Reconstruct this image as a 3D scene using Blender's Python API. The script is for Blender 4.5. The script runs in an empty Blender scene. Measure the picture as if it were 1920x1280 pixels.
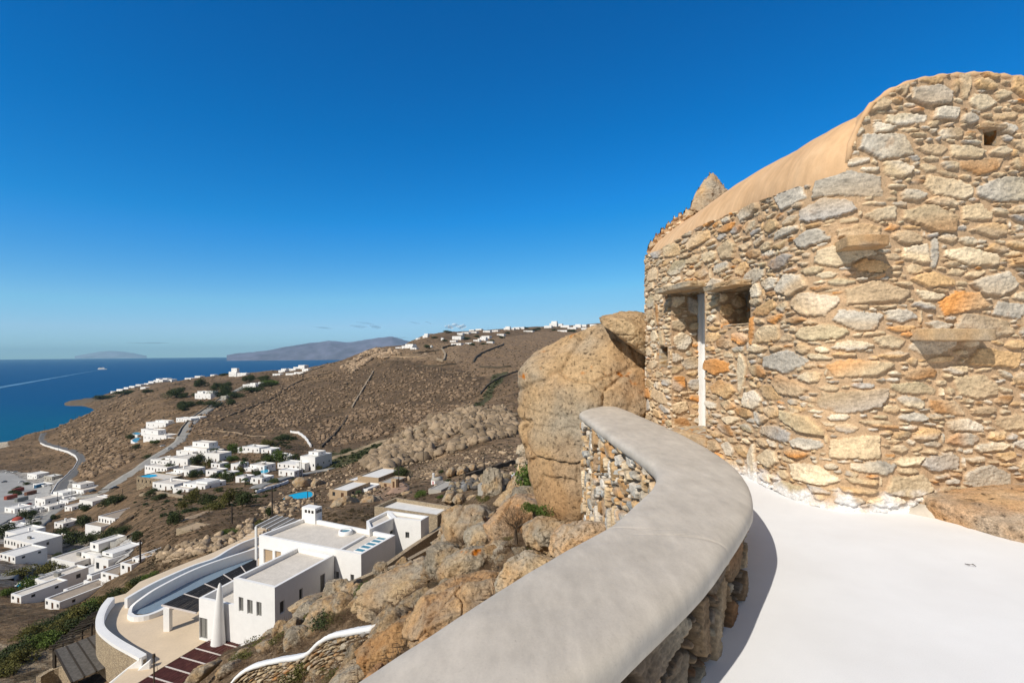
import bpy, bmesh, math, random
import numpy as np
from mathutils import Vector, Matrix
PI = math.pi
SC = bpy.context.scene
COL = SC.collection
# ---------------------------------------------------------------- camera, world, sun
F = 960.0; U0 = 960.0; V0 = 661.5; ROLL = math.radians(0.45); HC = 130.0
cam_d = bpy.data.cameras.new('camera'); cam = bpy.data.objects.new('camera', cam_d); COL.objects.link(cam)
SC.camera = cam
cam_d.sensor_width = 36; cam_d.lens = 18.0
cam_d.shift_y = (V0 - 640) / 1920.0
cam_d.clip_start = 0.05; cam_d.clip_end = 90000
cam.location = (0, 0, HC)
cam.rotation_euler = (math.radians(90), 0, 0)
cam.rotation_euler = (Matrix.Rotation(ROLL, 3, 'Y') @ Matrix.Rotation(math.radians(90), 3, 'X')).to_euler()
SUN_AZ = math.radians(-139.0)      # direction TO the sun, measured from +Y clockwise
SUN_EL = math.radians(40.5)
w = bpy.data.worlds.new('World'); SC.world = w; w.use_nodes = True
nt = w.node_tree; nt.nodes.clear()
sky = nt.nodes.new('ShaderNodeTexSky'); sky.sky_type = 'NISHITA'; sky.sun_disc = False
sky.sun_elevation = SUN_EL; sky.sun_rotation = SUN_AZ
sky.altitude = 150; sky.air_density = 0.8; sky.dust_density = 0.0; sky.ozone_density = 1.5
hs = nt.nodes.new('ShaderNodeHueSaturation'); hs.inputs['Saturation'].default_value = 1.45; hs.inputs['Value'].default_value = 1.0
bg = nt.nodes.new('ShaderNodeBackground'); bg.inputs['Strength'].default_value = 0.13
wo = nt.nodes.new('ShaderNodeOutputWorld')
ex = nt.nodes.new('ShaderNodeVectorMath'); ex.operation = 'SCALE'; ex.inputs['Scale'].default_value = 0.13
cv = nt.nodes.new('ShaderNodeRGBCurve')      # deep polarised blue overhead, pale but not yellow at the horizon
for ch, pts in ((0, [(0, 0), (.012, .0), (.05, .012), (.27, .20), (.6, .36), (1, .41)]), (1, [(0, 0), (.14, .148), (.26, .272), (.6, .56), (1, .68)]), (2, [(0, 0), (.41, .49), (.63, .75), (1, .92)])):
    c_ = cv.mapping.curves[ch]
    c_.points[0].location = pts[0]; c_.points[1].location = pts[-1]
    for p in pts[1:-1]: c_.points.new(*p)
    for p in c_.points: p.handle_type = 'VECTOR'
cv.mapping.extend = 'HORIZONTAL'; cv.mapping.use_clip = False; cv.mapping.update()
un = nt.nodes.new('ShaderNodeVectorMath'); un.operation = 'SCALE'; un.inputs['Scale'].default_value = 1 / 0.13
nt.links.new(sky.outputs[0], hs.inputs['Color']); nt.links.new(hs.outputs[0], ex.inputs[0]); nt.links.new(ex.outputs[0], cv.inputs['Color']); nt.links.new(cv.outputs[0], un.inputs[0]); 
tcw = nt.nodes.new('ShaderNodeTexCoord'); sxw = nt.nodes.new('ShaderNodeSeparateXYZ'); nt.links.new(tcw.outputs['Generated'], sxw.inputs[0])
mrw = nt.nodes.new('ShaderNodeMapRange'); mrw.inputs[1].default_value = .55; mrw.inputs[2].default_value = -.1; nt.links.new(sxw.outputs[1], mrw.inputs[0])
hs2 = nt.nodes.new('ShaderNodeHueSaturation'); hs2.inputs['Saturation'].default_value = .35; hs2.inputs['Value'].default_value = .62; nt.links.new(un.outputs[0], hs2.inputs['Color'])   # sky behind and overhead greyed and dimmed to neutralise the fill light
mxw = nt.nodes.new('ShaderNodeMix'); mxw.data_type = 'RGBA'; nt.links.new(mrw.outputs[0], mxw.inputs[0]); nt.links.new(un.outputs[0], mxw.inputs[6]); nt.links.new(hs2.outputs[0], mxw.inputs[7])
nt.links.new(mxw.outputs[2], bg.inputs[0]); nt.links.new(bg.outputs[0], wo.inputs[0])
sl = bpy.data.lights.new('sun', 'SUN'); sun = bpy.data.objects.new('sun', sl); COL.objects.link(sun)
sl.energy = 4.35; sl.angle = math.radians(0.53); sl.color = (1.0, 0.94, 0.84)
sdir = Vector((math.sin(SUN_AZ) * math.cos(SUN_EL), math.cos(SUN_AZ) * math.cos(SUN_EL), math.sin(SUN_EL)))
sun.rotation_euler = sdir.to_track_quat('Z', 'Y').to_euler(); sun.location = (-20, -20, HC + 40)
vs = SC.view_settings; vs.view_transform = 'Standard'; vs.look = 'None'; vs.gamma = 1; vs.exposure = 0.0
SC.cycles.max_bounces = 6; SC.cycles.diffuse_bounces = 3; SC.cycles.transparent_max_bounces = 24; SC.cycles.volume_bounces = 0
HAZE = 2.6e-5

# ---------------------------------------------------------------- projection helpers (target pixels, 1920x1280)
CR, SR = math.cos(ROLL), math.sin(ROLL)
def ray(u, v):
    x, y = u - U0, v - V0
    return (x * CR - y * SR) / F, (x * SR + y * CR) / F
def at(u, v, d):
    a, b = ray(u, v); return Vector((a * d, d, HC - b * d))
def onz(u, v, h):
    """point h metres below the eye on the line of sight"""
    a, b = ray(u, v); d = h / b; return Vector((a * d, d, HC - h))
def proj(x, y, z):
    a = x / y; b = (HC - z) / y
    return U0 + (a * CR + b * SR) * F, V0 + (b * CR - a * SR) * F

# ---------------------------------------------------------------- numpy noise
_rs = np.random.RandomState(7)
_P = _rs.permutation(256); _P = np.concatenate([_P, _P, _P])
_G = _rs.normal(size=(256, 3)); _G /= np.linalg.norm(_G, axis=1)[:, None]
def perlin(p):
    p = np.asarray(p, float); i = np.floor(p).astype(int); f = p - i; i &= 255
    u = f * f * f * (f * (f * 6 - 15) + 10)
    def g(dx, dy, dz):
        h = _P[_P[_P[(i[:, 0] + dx) & 255] + ((i[:, 1] + dy) & 255)] + ((i[:, 2] + dz) & 255)]
        G = _G[h]; return G[:, 0] * (f[:, 0] - dx) + G[:, 1] * (f[:, 1] - dy) + G[:, 2] * (f[:, 2] - dz)
    a = g(0,0,0); b = g(1,0,0); c = g(0,1,0); d = g(1,1,0); e = g(0,0,1); h = g(1,0,1); k = g(0,1,1); l = g(1,1,1)
    x0 = a + u[:,0]*(b-a); x1 = c + u[:,0]*(d-c); x2 = e + u[:,0]*(h-e); x3 = k + u[:,0]*(l-k)
    y0 = x0 + u[:,1]*(x1-x0); y1 = x2 + u[:,1]*(x3-x2)
    return (y0 + u[:,2]*(y1-y0)) * 1.5
def fbm(p, octs=4, rough=0.5, ridged=False):
    p = np.asarray(p, float); s = 0; a = 1; t = 0
    for o in range(octs):
        n = perlin(p * 2**o + 17.3 * o)
        if ridged: n = 1 - 2 * np.abs(n)
        s = s + a * n; t += a; a *= rough
    return s / t

# ---------------------------------------------------------------- object helpers
def tag(o, label=None, cat=None, group=None, kind=None):
    if label: o['label'] = label
    if cat: o['category'] = cat
    if group: o['group'] = group
    if kind: o['kind'] = kind
    return o
def mesh_np(name, V, Fc, mat=None, parent=None, smooth=True, cols=None, mats=None, midx=None):
    """V (n,3); Fc (m,3|4) arrays or list of arrays"""
    me = bpy.data.meshes.new(name)
    V = np.asarray(V, np.float32)
    fl = Fc if isinstance(Fc, list) else [Fc]
    fl = [np.asarray(f, np.int32) for f in fl if len(f)]
    n = sum(len(f) for f in fl); tot = sum(f.size for f in fl)
    me.vertices.add(len(V)); me.vertices.foreach_set('co', V.ravel())
    me.loops.add(tot); me.loops.foreach_set('vertex_index', np.concatenate([f.ravel() for f in fl]))
    sizes = np.concatenate([np.full(len(f), f.shape[1], np.int32) for f in fl])
    st = np.concatenate([[0], np.cumsum(sizes)[:-1]]).astype(np.int32)
    me.polygons.add(n); me.polygons.foreach_set('loop_start', st); me.polygons.foreach_set('loop_total', sizes)
    if smooth: me.polygons.foreach_set('use_smooth', np.ones(n, bool))
    if cols is not None:
        ca = me.color_attributes.new('Col', 'FLOAT_COLOR', 'POINT')
        c4 = np.ones((len(V), 4), np.float32); c4[:, :3] = cols; ca.data.foreach_set('color', c4.ravel())
    if mat is not None: me.materials.append(mat)
    if mats:
        for m in mats: me.materials.append(m)
        if midx is not None: me.polygons.foreach_set('material_index', np.asarray(midx, np.int32))
    me.update(calc_edges=True); me.validate()
    o = bpy.data.objects.new(name, me); COL.objects.link(o)
    if parent: o.parent = parent
    return o
def obj(name, bm, mat, parent=None, smooth=False):
    me = bpy.data.meshes.new(name); bmesh.ops.recalc_face_normals(bm, faces=bm.faces)
    bm.to_mesh(me); bm.free(); me.materials.append(mat)
    if smooth:
        for p in me.polygons: p.use_smooth = True
    o = bpy.data.objects.new(name, me); COL.objects.link(o)
    if parent: o.parent = parent
    return o
def empty(name, loc, rz=0.0):
    o = bpy.data.objects.new(name, None); COL.objects.link(o); o.location = loc; o.rotation_euler = (0, 0, rz)
    o.empty_display_size = 0.3
    return o
def box(bm, x0, x1, y0, y1, z0, z1):
    vs_ = [bm.verts.new(p) for p in ((x0,y0,z0),(x1,y0,z0),(x1,y1,z0),(x0,y1,z0),(x0,y0,z1),(x1,y0,z1),(x1,y1,z1),(x0,y1,z1))]
    for f in ((0,3,2,1),(4,5,6,7),(0,1,5,4),(1,2,6,5),(2,3,7,6),(3,0,4,7)): bm.faces.new([vs_[i] for i in f])
def bxo(name, mat, parent, *a):
    if isinstance(a[0], (tuple, list)) and isinstance(a[0][0], (tuple, list)): a = a[0]
    bm = bmesh.new()
    for q in (a if isinstance(a[0], (tuple, list)) else (a,)): box(bm, *q)
    return obj(name, bm, mat, parent)
def tube(bm, pts, r, n=8):
    pts = [Vector(p) for p in pts]; rings = []
    for i, p in enumerate(pts):
        d = (pts[min(i+1, len(pts)-1)] - pts[max(i-1, 0)]).normalized()
        a = d.orthogonal().normalized(); b = d.cross(a); rr = r[i] if isinstance(r, (list, tuple)) else r
        rings.append([bm.verts.new(p + (a * math.cos(t) + b * math.sin(t)) * rr) for t in [2*PI*k/n for k in range(n)]])
    for A, B in zip(rings, rings[1:]):
        for k in range(n): bm.faces.new((A[k], A[(k+1)%n], B[(k+1)%n], B[k]))
    bm.faces.new(rings[0][::-1]); bm.faces.new(rings[-1])
def prism(bm, poly, z0, z1, cap=True):
    """poly: list of (x,y); z0,z1 numbers or lists"""
    n = len(poly); g = lambda z, i: z[i] if isinstance(z, (list, tuple)) else z
    lo = [bm.verts.new((p[0], p[1], g(z0, i))) for i, p in enumerate(poly)]
    hi = [bm.verts.new((p[0], p[1], g(z1, i))) for i, p in enumerate(poly)]
    for i in range(n): bm.faces.new((lo[i], lo[(i+1)%n], hi[(i+1)%n], hi[i]))
    if cap: bm.faces.new(hi); bm.faces.new(lo[::-1])
def lin(c):
    return tuple(((x/255)/12.92 if x/255 <= .04045 else ((x/255+.055)/1.055)**2.4) for x in c)

# ---------------------------------------------------------------- materials
def new_mat(name, rough=0.9, spec=0.2):
    m = bpy.data.materials.new(name); m.use_nodes = True; n = m.node_tree.nodes; b = n['Principled BSDF']
    b.inputs['Roughness'].default_value = rough; b.inputs['Specular IOR Level'].default_value = spec
    return m, m.node_tree, b
def N(t, k, **kw):
    n = t.nodes.new(k)
    for a, v in kw.items(): setattr(n, a, v)
    return n
def noise_tex(t, scale, detail=5, rough=.6, coord='Object', vec=None):
    n = N(t, 'ShaderNodeTexNoise'); n.inputs['Scale'].default_value = scale; n.inputs['Detail'].default_value = detail; n.inputs['Roughness'].default_value = rough
    if vec is None:
        tc = N(t, 'ShaderNodeTexCoord'); vec = tc.outputs[coord]
    t.links.new(vec, n.inputs['Vector']); return n
def ramp(t, src, stops):
    r = N(t, 'ShaderNodeValToRGB'); e = r.color_ramp.elements
    while len(e) < len(stops): e.new(.5)
    for i, (p, c) in enumerate(stops):
        e[i].position = p; e[i].color = (*((c, c, c) if not isinstance(c, tuple) else c), 1)
    t.links.new(src, r.inputs[0]); return r
def mulc(t, a, b, mode='MULTIPLY', fac=1.0):
    m = N(t, 'ShaderNodeMix', data_type='RGBA', blend_type=mode)
    if isinstance(fac, float): m.inputs[0].default_value = fac
    else: t.links.new(fac, m.inputs[0])
    for s, i in ((a, 6), (b, 7)):
        if isinstance(s, tuple): m.inputs[i].default_value = (*s, 1)
        else: t.links.new(s, m.inputs[i])
    return m.outputs[2]
def bump(t, b, hgt, strength=.5, dist=.02, chain=None):
    n = N(t, 'ShaderNodeBump'); n.inputs['Strength'].default_value = strength; n.inputs['Distance'].default_value = dist
    t.links.new(hgt, n.inputs['Height'])
    if chain is not None: t.links.new(chain, n.inputs['Normal'])
    t.links.new(n.outputs[0], b.inputs['Normal']); return n.outputs[0]
def simple(name, col, rough=.9, var=.15, scale=3.0, spec=.2, bs=0.0, bd=.01, scale2=None):
    m, t, b = new_mat(name, rough, spec)
    n = noise_tex(t, scale, 6, .6); r = ramp(t, n.outputs[0], [(.3, 1 - var), (.7, 1 + var)])
    out = mulc(t, col, r.outputs[0])
    if scale2:
        n2 = noise_tex(t, scale2, 4, .6); r2 = ramp(t, n2.outputs[0], [(.35, 1 - var * .7), (.65, 1 + var * .7)]); out = mulc(t, out, r2.outputs[0])
    t.links.new(out, b.inputs['Base Color'])
    if bs: bump(t, b, n.outputs[0], bs, bd)
    return m
# ================================================================ TERRAIN (one sheet from the patio to beyond the ridge)
CTRL = {
 -260: [(1280,54),(1180,70),(1080,112),(1000,220),(940,350),(900,480),(860,640),('h',137,720),('h',140,1400),('h',145,3500)],
 0: [(1280,53),(1230,60),(1180,70),(1130,90),(1085,125),(1040,170),(1000,230),(950,330),(900,480),(880,560),(850,660),(831,760),('h',136,800),('h',140,1400),('h',145,3500)],
 60: [(1280,53),(1220,61),(1170,72),(1120,97),(1050,165),(1000,230),(950,330),(905,460),(890,520),(860,620),(830,730),(812,800),('h',136,880),('h',140,1400),('h',145,3500)],
 150: [(1280,53.5),(1215,60),(1150,77),(1100,120),(1060,170),(1000,230),(950,300),(920,360),(880,470),(840,600),(800,760),(783,900),('h',134,1020),('h',137,1250),(758,1370),(750,1400),(748,1440),('h',137,1520),('h',145,3500)],
 225: [(1300,50),('h',33.5,60),(1060,95),(1020,140),(970,210),(920,300),(880,400),(840,510),(800,640),(765,800),(747,1000),('h',112,1200),(736,1450),(729,1600),('h',137,1750),('h',145,3500)],
 300: [('h',31,43),('h',30,55),(1100,70),(1000,115),(960,180),(930,230),(900,300),(880,340),(860,400),(840,450),(820,500),(780,620),(760,680),(740,850),(725,1050),(721,1400),(716,1900),(713,2050),('h',137,2250),('h',145,3500)],
 400: [(1280,32),(1230,42),(1163,54),(1080,66),(985,98),(950,160),(920,225),(890,290),(870,330),(850,385),(830,440),(800,520),(770,620),(745,740),(725,880),(712,1050),(705,1300),('h',110,1700),('h',137,1900),('h',145,3500)],
 500: [(1280,21),(1215,33),(1190,40),('h',27.2,47),('h',28.3,56),('h',28.4,72),(985,94),(950,140),(920,205),(890,270),(865,325),(840,385),(810,480),(780,580),(750,680),(725,790),(708,930),(696,1150),('h',60,1400),('h',137,2000),('h',145,3500)],
 600: [(1280,17),(1200,25),(1150,33),(1122,40),('h',23.8,46),('h',25.2,52),('h',25.4,70),(963,86),(956,105),(944,140),(930,180),(905,230),(890,270),(870,310),(850,360),(830,420),(800,500),(760,620),(720,760),(700,850),(686,980),('h',40,1200),('h',137,2000),('h',145,3500)],
 700: [(1280,11),(1200,14.5),(1150,18.5),(1100,25),('h',18,38),('h',24.4,50),('h',25,70),(952,88),(938,110),(920,150),(900,190),(885,220),(870,250),(855,280),(840,310),(825,370),(800,440),(760,560),(720,700),(690,830),(665,950),(652,1040),('h',10,1200),('h',110,2000),('h',145,3500)],
 800: [(1280,8.5),(1200,11),(1130,14),(1065,20),('h',12.5,30),('h',19,45),('h',24.5,60),('h',26,82),(936,100),(910,135),(895,170),(880,200),(860,240),(820,290),(790,330),('h',52,370),(785,430),(760,500),(720,620),(690,740),(665,870),(650,1000),(640,1150),(628,1350),('h',-40,1600),('h',60,2400),('h',145,3500)],
 900: [(1280,6.5),(1200,8.5),(1130,11),(1060,15),(1000,24),(960,38),(930,60),(915,90),(900,120),(880,160),(860,200),(820,270),(790,320),(768,370),('h',43,430),(740,500),(715,580),(690,700),(665,880),(650,1020),(635,1250),(620,1600),('h',-70,1900),('h',0,2600),('h',120,3500)],
 1000: [(1280,5.5),(1100,8.5),(1000,14),(940,24),(915,60),(895,110),(860,190),(820,270),(780,350),(740,430),(700,600),(680,740),(660,950),(640,1200),(625,1500),(613,1800),('h',-80,2200),('h',0,2800),('h',100,3500)],
 1120: [('h',3.4,5),('h',4.0,9),('h',6,16),('h',12,30),('h',22,60),(880,110),(800,240),(740,420),(700,580),(660,930),(635,1300),(620,1650),(606,2000),('h',-90,2400),('h',0,3000),('h',80,3500)],
 1280: [('h',2.4,5),('h',2.5,12),('h',5,18),('h',12,40),('h',30,120),('h',45,240),('h',30,500),('h',0,900),('h',-50,1400),(602,2000),('h',-100,2400),('h',0,3500)],
 1500: [('h',2.3,5),('h',2.3,14),('h',4,30),('h',10,100),('h',20,300),('h',10,700),('h',-50,1500),('h',-80,2200),('h',0,3500)],
 1900: [('h',2.2,4),('h',2.2,14),('h',0,40),('h',0,150),('h',-10,600),('h',-60,1600),('h',0,3500)],
 2250: [('h',2.2,4),('h',2.2,14),('h',0,40),('h',0,150),('h',-10,600),('h',-60,1600),('h',0,3500)],
}
pa, pl, pt = [], [], []
for u, L in CTRL.items():
    if isinstance(L[0][0], str) is False and u < 1100:      # ground right under the camera's side of the wall
        v0_, d0_ = L[0]; h0_ = ray(u, v0_)[1] * d0_
        L = [('h', 2.9 + .05 * (h0_ - 2.9), 2.6)] + L
    for p in L:
        if p[0] == 'h':
            a = (u - U0) / F; d = p[2]; h = p[1]
        else:
            a, b = ray(u, p[0]); d = p[1]; h = b * d
        pa.append(a); pl.append(math.log(d)); pt.append(h / d)
pa = np.array(pa) * 2.6; pl = np.array(pl); pt = np.array(pt)
def _phi(r2): return np.where(r2 > 0, .5 * r2 * np.log(np.maximum(r2, 1e-12)), 0)
n = len(pa)
K = _phi((pa[:, None] - pa) ** 2 + (pl[:, None] - pl) ** 2) + np.eye(n) * 2e-4
Q = np.stack([np.ones(n), pa, pl], 1)
A = np.block([[K, Q], [Q.T, np.zeros((3, 3))]])
sol = np.linalg.solve(A, np.concatenate([pt, np.zeros(3)]))
def t_eval(a, l):
    a = a * 2.6; out = np.empty(len(a))
    for s in range(0, len(a), 20000):
        aa, ll = a[s:s+20000], l[s:s+20000]
        out[s:s+20000] = _phi((aa[:, None] - pa) ** 2 + (ll[:, None] - pl) ** 2) @ sol[:n] + sol[n] + sol[n+1] * aa + sol[n+2] * ll
    return out
NA, NL = 980, 820
A0, A1 = -1.26, 1.26; L0, L1 = math.log(2.6), math.log(3500.0)
ga = np.linspace(A0, A1, NA); gl = np.linspace(L0, L1, NL)
ca, cl = np.linspace(A0, A1, 150), np.linspace(L0, L1, 260)     # solve on a coarse grid, then refine
CA, CL = np.meshgrid(ca, cl)
T = t_eval(CA.ravel(), CL.ravel()).reshape(CA.shape)
def bil(Tm, xa, xl, na, nl):
    fa = np.clip((xa - A0) / (A1 - A0) * (na - 1), 0, na - 1.001); fl = np.clip((xl - L0) / (L1 - L0) * (nl - 1), 0, nl - 1.001)
    i = fa.astype(int); j = fl.astype(int); fa = fa - i; fl = fl - j
    return (Tm[j, i] * (1-fa) + Tm[j, i+1] * fa) * (1-fl) + (Tm[j+1, i] * (1-fa) + Tm[j+1, i+1] * fa) * fl
GA, GL = np.meshgrid(ga, gl)
D = np.exp(GL); X = GA * D
Hm = bil(T, GA, GL, 150, 260) * D
Zm = HC - Hm
# level platforms for the villa terrace
def in_poly(px, py, poly):
    inside = np.zeros(px.shape, bool); n_ = len(poly)
    for i in range(n_):
        x1, y1 = poly[i]; x2, y2 = poly[(i + 1) % n_]
        c = ((y1 > py) != (y2 > py)) & (px < (x2 - x1) * (py - y1) / (y2 - y1 + 1e-12) + x1); inside ^= c
    return inside
UU = U0 + (GA * CR + (Hm / D) * SR) * F; VV = V0 + ((Hm / D) * CR - GA * SR) * F     # picture position of each vertex, used for land-use zones
P3 = np.stack([X.ravel(), D.ravel(), np.zeros(X.size)], 1)
dd = D.ravel()
amp1 = np.clip((dd - 90) / 300, 0, 1) * np.clip((2600 - dd) / 800, 0, 1)
sea_side = (Zm.ravel() < 1.5)
port = in_poly(UU, VV, [(-400, 885), (20, 885), (140, 905), (150, 930), (60, 1000), (-20, 1060), (-400, 1060)]).ravel()
n1 = fbm(P3 / 55.0, 4) * 5.0 * amp1 + fbm(P3 / 14.0 + 9, 3, ridged=True) * 1.1 * amp1
n2 = fbm(P3 / 3.0 + 3, 3) * .42 * np.clip((dd - 9) / 30, 0, 1) * np.clip((260 - dd) / 120, 0, 1) + fbm(P3 / .9 + 5, 3, ridged=True) * .16 * np.clip((dd - 4) / 8, 0, 1) * np.clip((40 - dd) / 15, 0, 1)
flat = np.where(port, .08, 1.0)
Z = Zm.ravel() + (n1 * flat + n2) * np.where(sea_side, .25, 1)
ZG = Z.reshape(D.shape)
VILLA_PAD = [tuple(onz(*p, 28.3).xy) for p in ((188,1165),(210,1116),(236,1106),(262,1084),(330,1056),(400,1029),(480,990))] + [(-27,66),(-24,58),(-21,47),(-24.5,39)] + [tuple(onz(*p, 28.3).xy) for p in ((238,1292),(188,1200))]
pin = in_poly(X, D, VILLA_PAD)
ZG = np.where(pin, np.minimum(ZG, HC - 28.55), ZG)
Hs = (HC - ZG) / D
def ground(x, y):
    y = np.maximum(np.asarray(y, float), 2.7); x = np.asarray(x, float)
    return HC - bil(Hs, x / y, np.log(y), NA, NL) * y
def gz(x, y): return float(ground(np.array([x]), np.array([y]))[0])
_lt = np.linspace(L0 + .02, L1, 2600); _dt = np.exp(_lt)
def hit(u, v, dmin=4.0, dmax=3400):
    """first point of the ground seen at picture position (u, v), farther than dmin"""
    a, b = ray(u, v); m = bil(Hs, np.full(_lt.shape, a), _lt, NA, NL)
    ok = (m <= b + 1e-9) & (_dt > dmin) & (_dt < dmax)
    i = int(np.argmax(ok)) if ok.any() else int(np.argmin(np.where((_dt > dmin) & (_dt < dmax), m, 9)))
    d = _dt[i]; return Vector((a * d, d, HC - bil(Hs, np.array([a]), np.array([_lt[i]]), NA, NL)[0] * d))
# ---- land use colours (true surface colours of soil, dry scrub, gully green, paving)
uu, vv = UU.ravel(), VV.ravel()
base = np.array((.215, .142, .082)); dark = np.array((.125, .085, .052)); field = np.array((.275, .185, .11)); sand = np.array((.36, .25, .15)); green = np.array((.062, .075, .032)); conc = np.array((.46, .43, .385))
c = np.tile(base, (len(uu), 1))
nz = fbm(P3 / 90.0 + 31, 4); c = c + (dark - c) * np.clip(.25 + nz * 1.6, 0, 1)[:, None] * .8; nz2 = fbm(P3 / 22.0 + 51, 4); c = c * (1 - .38 * np.clip(nz2 * 2.5, -.5, 1))[:, None]
wob = fbm(np.stack([uu, vv, 0 * uu], 1) / 14 + 3, 3) * 5
def zone(poly, colr, k=1.0):
    m = in_poly(uu + wob, vv + wob, poly)[:, None] * k; return m
def paint(poly, colr, k=1.0, dr=(0, 1e9)):
    global c
    m = (in_poly(uu + wob, vv + wob * .6, poly) & (dd > dr[0]) & (dd < dr[1]))[:, None] * k
    c = c * (1 - m) + np.array(colr) * m
paint([(400,735),(520,705),(640,680),(730,672),(830,690),(905,700),(900,735),(850,790),(780,810),(700,850),(600,860),(560,800),(400,820),(380,790)], dark * 1.05, .62, (300, 1200))
paint([(740,668),(830,690),(920,700),(905,715),(800,705),(730,690)], dark * .8, .6, (500, 1300))
paint([(780,650),(1120,612),(1120,700),(960,712),(880,700),(845,676),(830,655)], field, .85, (600, 2500))
paint([(520,705),(700,665),(740,672),(640,700),(540,728)], field, .6, (600, 1300))
paint([(360,722),(480,708),(560,705),(480,718),(400,735)], dark, .5, (700, 1500))
paint([(690,655),(860,640),(860,668),(740,678)], sand * 1.0, .35, (700, 1300))
paint([(850,655+9),(862,672),(880,676),(845,680),(800,676),(770,672)], sand, .5, (700, 1300))
paint([(600,850),(640,850),(700,835),(780,800),(860,780),(905,748),(925,700),(955,695),(905,765),(845,793),(800,812),(700,858),(640,880),(600,878)], green, .8, (280, 900))
paint([(745,800),(960,755),(975,830),(880,835),(780,860),(700,860)], field * .95, .8, (200, 420))
paint([(770,900),(830,860),(975,820),(985,880),(900,910)], field * 1.0, .7, (90, 330))
paint([(815,850),(840,852),(830,885),(790,905),(760,900)], sand * .95, .8, (90, 330))
paint([(230,915),(520,880),(590,905),(500,925),(430,960),(330,960),(270,985),(200,960)], base * .95, .5, (150, 500))
paint([(-400,885),(20,882),(140,900),(160,925),(60,995),(0,1040),(-400,1060)], conc * .9, .95, (200, 620))
paint([(-400,828),(14,826),(18,838),(-30,850),(-400,860)], (.55,.47,.36), .9, (600, 900))
paint([(-50,1060),(60,1020),(150,1000),(240,1010),(250,1060),(130,1100),(0,1100)], conc * .8, .5, (100, 300))
paint([(700,920),(730,905),(760,912),(720,950)], (.42,.28,.18), .8, (80, 300))
paint([(-60,1290),(-60,1200),(60,1215),(180,1140),(230,1120),(200,1150),(130,1200),(120,1290)], (.40,.32,.22), .9, (42, 90))
near = (dd < 90)
c = np.where(near[:, None], c * .9 + np.array((.04, .032, .02)), c)
mg, t, b = new_mat('dry_hillside', .95, .1)
at_ = N(t, 'ShaderNodeAttribute', attribute_name='Col')
n1_ = noise_tex(t, .16, 10, .72); r1 = ramp(t, n1_.outputs[0], [(.3, .45), (.5, .95), (.7, 1.5)])
n2_ = noise_tex(t, .9, 8, .7); r2 = ramp(t, n2_.outputs[0], [(.33, .5), (.52, 1.0), (.7, 1.55)])
o1 = mulc(t, at_.outputs['Color'], r1.outputs[0]); o2 = mulc(t, o1, r2.outputs[0])
n3_ = noise_tex(t, 7.0, 8, .7); r3 = ramp(t, n3_.outputs[0], [(.3, .6), (.7, 1.4)]); o3 = mulc(t, o2, r3.outputs[0])
v_ = N(t, 'ShaderNodeTexVoronoi'); v_.inputs['Scale'].default_value = .33; v_.inputs['Randomness'].default_value = 1.0
tc = N(t, 'ShaderNodeTexCoord'); nz_ = noise_tex(t, .5, 3, .6)
t.links.new(tc.outputs['Object'], v_.inputs['Vector'])
rv = ramp(t, v_.outputs['Distance'], [(.0, .0), (.62, .0), (.78, .75)])       # dark cushions of thorn scrub between pale stones
o4 = mulc(t, o3, (.07, .055, .033), 'MIX', rv.outputs[0])
t.links.new(o4, b.inputs['Base Color'])
b1 = bump(t, b, n2_.outputs[0], .8, .8); bump(t, b, n3_.outputs[0], .7, .12, b1)
idx = np.arange(NA * NL).reshape(NL, NA)
quads = np.stack([idx[:-1, :-1].ravel(), idx[:-1, 1:].ravel(), idx[1:, 1:].ravel(), idx[1:, :-1].ravel()], 1)
terrain = mesh_np('hillside_ground', np.stack([X.ravel(), dd, ZG.ravel()], 1), quads, mg, cols=np.clip(c, .01, 1)); tag(terrain, kind='structure')

# ---- sea
ms, t, b = new_mat('sea_water', .5, .06)
tc = N(t, 'ShaderNodeTexCoord'); sx = N(t, 'ShaderNodeSeparateXYZ'); t.links.new(tc.outputs['Object'], sx.inputs[0])
mp = N(t, 'ShaderNodeMapRange'); mp.inputs[1].default_value = 900; mp.inputs[2].default_value = 2300; t.links.new(sx.outputs[1], mp.inputs[0])
nz_ = noise_tex(t, .004, 6, .6); ad = N(t, 'ShaderNodeMath', operation='ADD'); t.links.new(mp.outputs[0], ad.inputs[0])
mm = N(t, 'ShaderNodeMath', operation='MULTIPLY_ADD'); mm.inputs[1].default_value = .5; mm.inputs[2].default_value = -.25; t.links.new(nz_.outputs[0], mm.inputs[0]); t.links.new(mm.outputs[0], ad.inputs[1])
rs = ramp(t, ad.outputs[0], [(0, (.0, .098, .195)), (.4, (.0, .072, .195)), (1, (.0, .064, .185))])
t.links.new(rs.outputs[0], b.inputs['Base Color'])
mpn = N(t, 'ShaderNodeMapping'); mpn.inputs['Scale'].default_value = (.5, 1.3, 1); mpn.inputs['Rotation'].default_value = (0, 0, .5); t.links.new(tc.outputs['Object'], mpn.inputs[0])
nw = noise_tex(t, .05, 9, .75, vec=mpn.outputs[0]); bump(t, b, nw.outputs[0], .5, 3.0)
R_SEA = 36000; ang = np.linspace(0, 2 * PI, 181)[:-1]
rr = [0.0, 600, 1200, 2500, 5000, 10000, 20000, R_SEA]
Vs = [(0, 0, 0)]; Fs3 = []; Fs4 = []
for r in rr[1:]: Vs += [(r * math.cos(a), r * math.sin(a), 0) for a in ang]
for k in range(180): Fs3.append((0, 1 + k, 1 + (k + 1) % 180))
for q in range(len(rr) - 2):
    for k in range(180): Fs4.append((1 + q*180 + k, 1 + (q+1)*180 + k, 1 + (q+1)*180 + (k+1) % 180, 1 + q*180 + (k+1) % 180))
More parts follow.
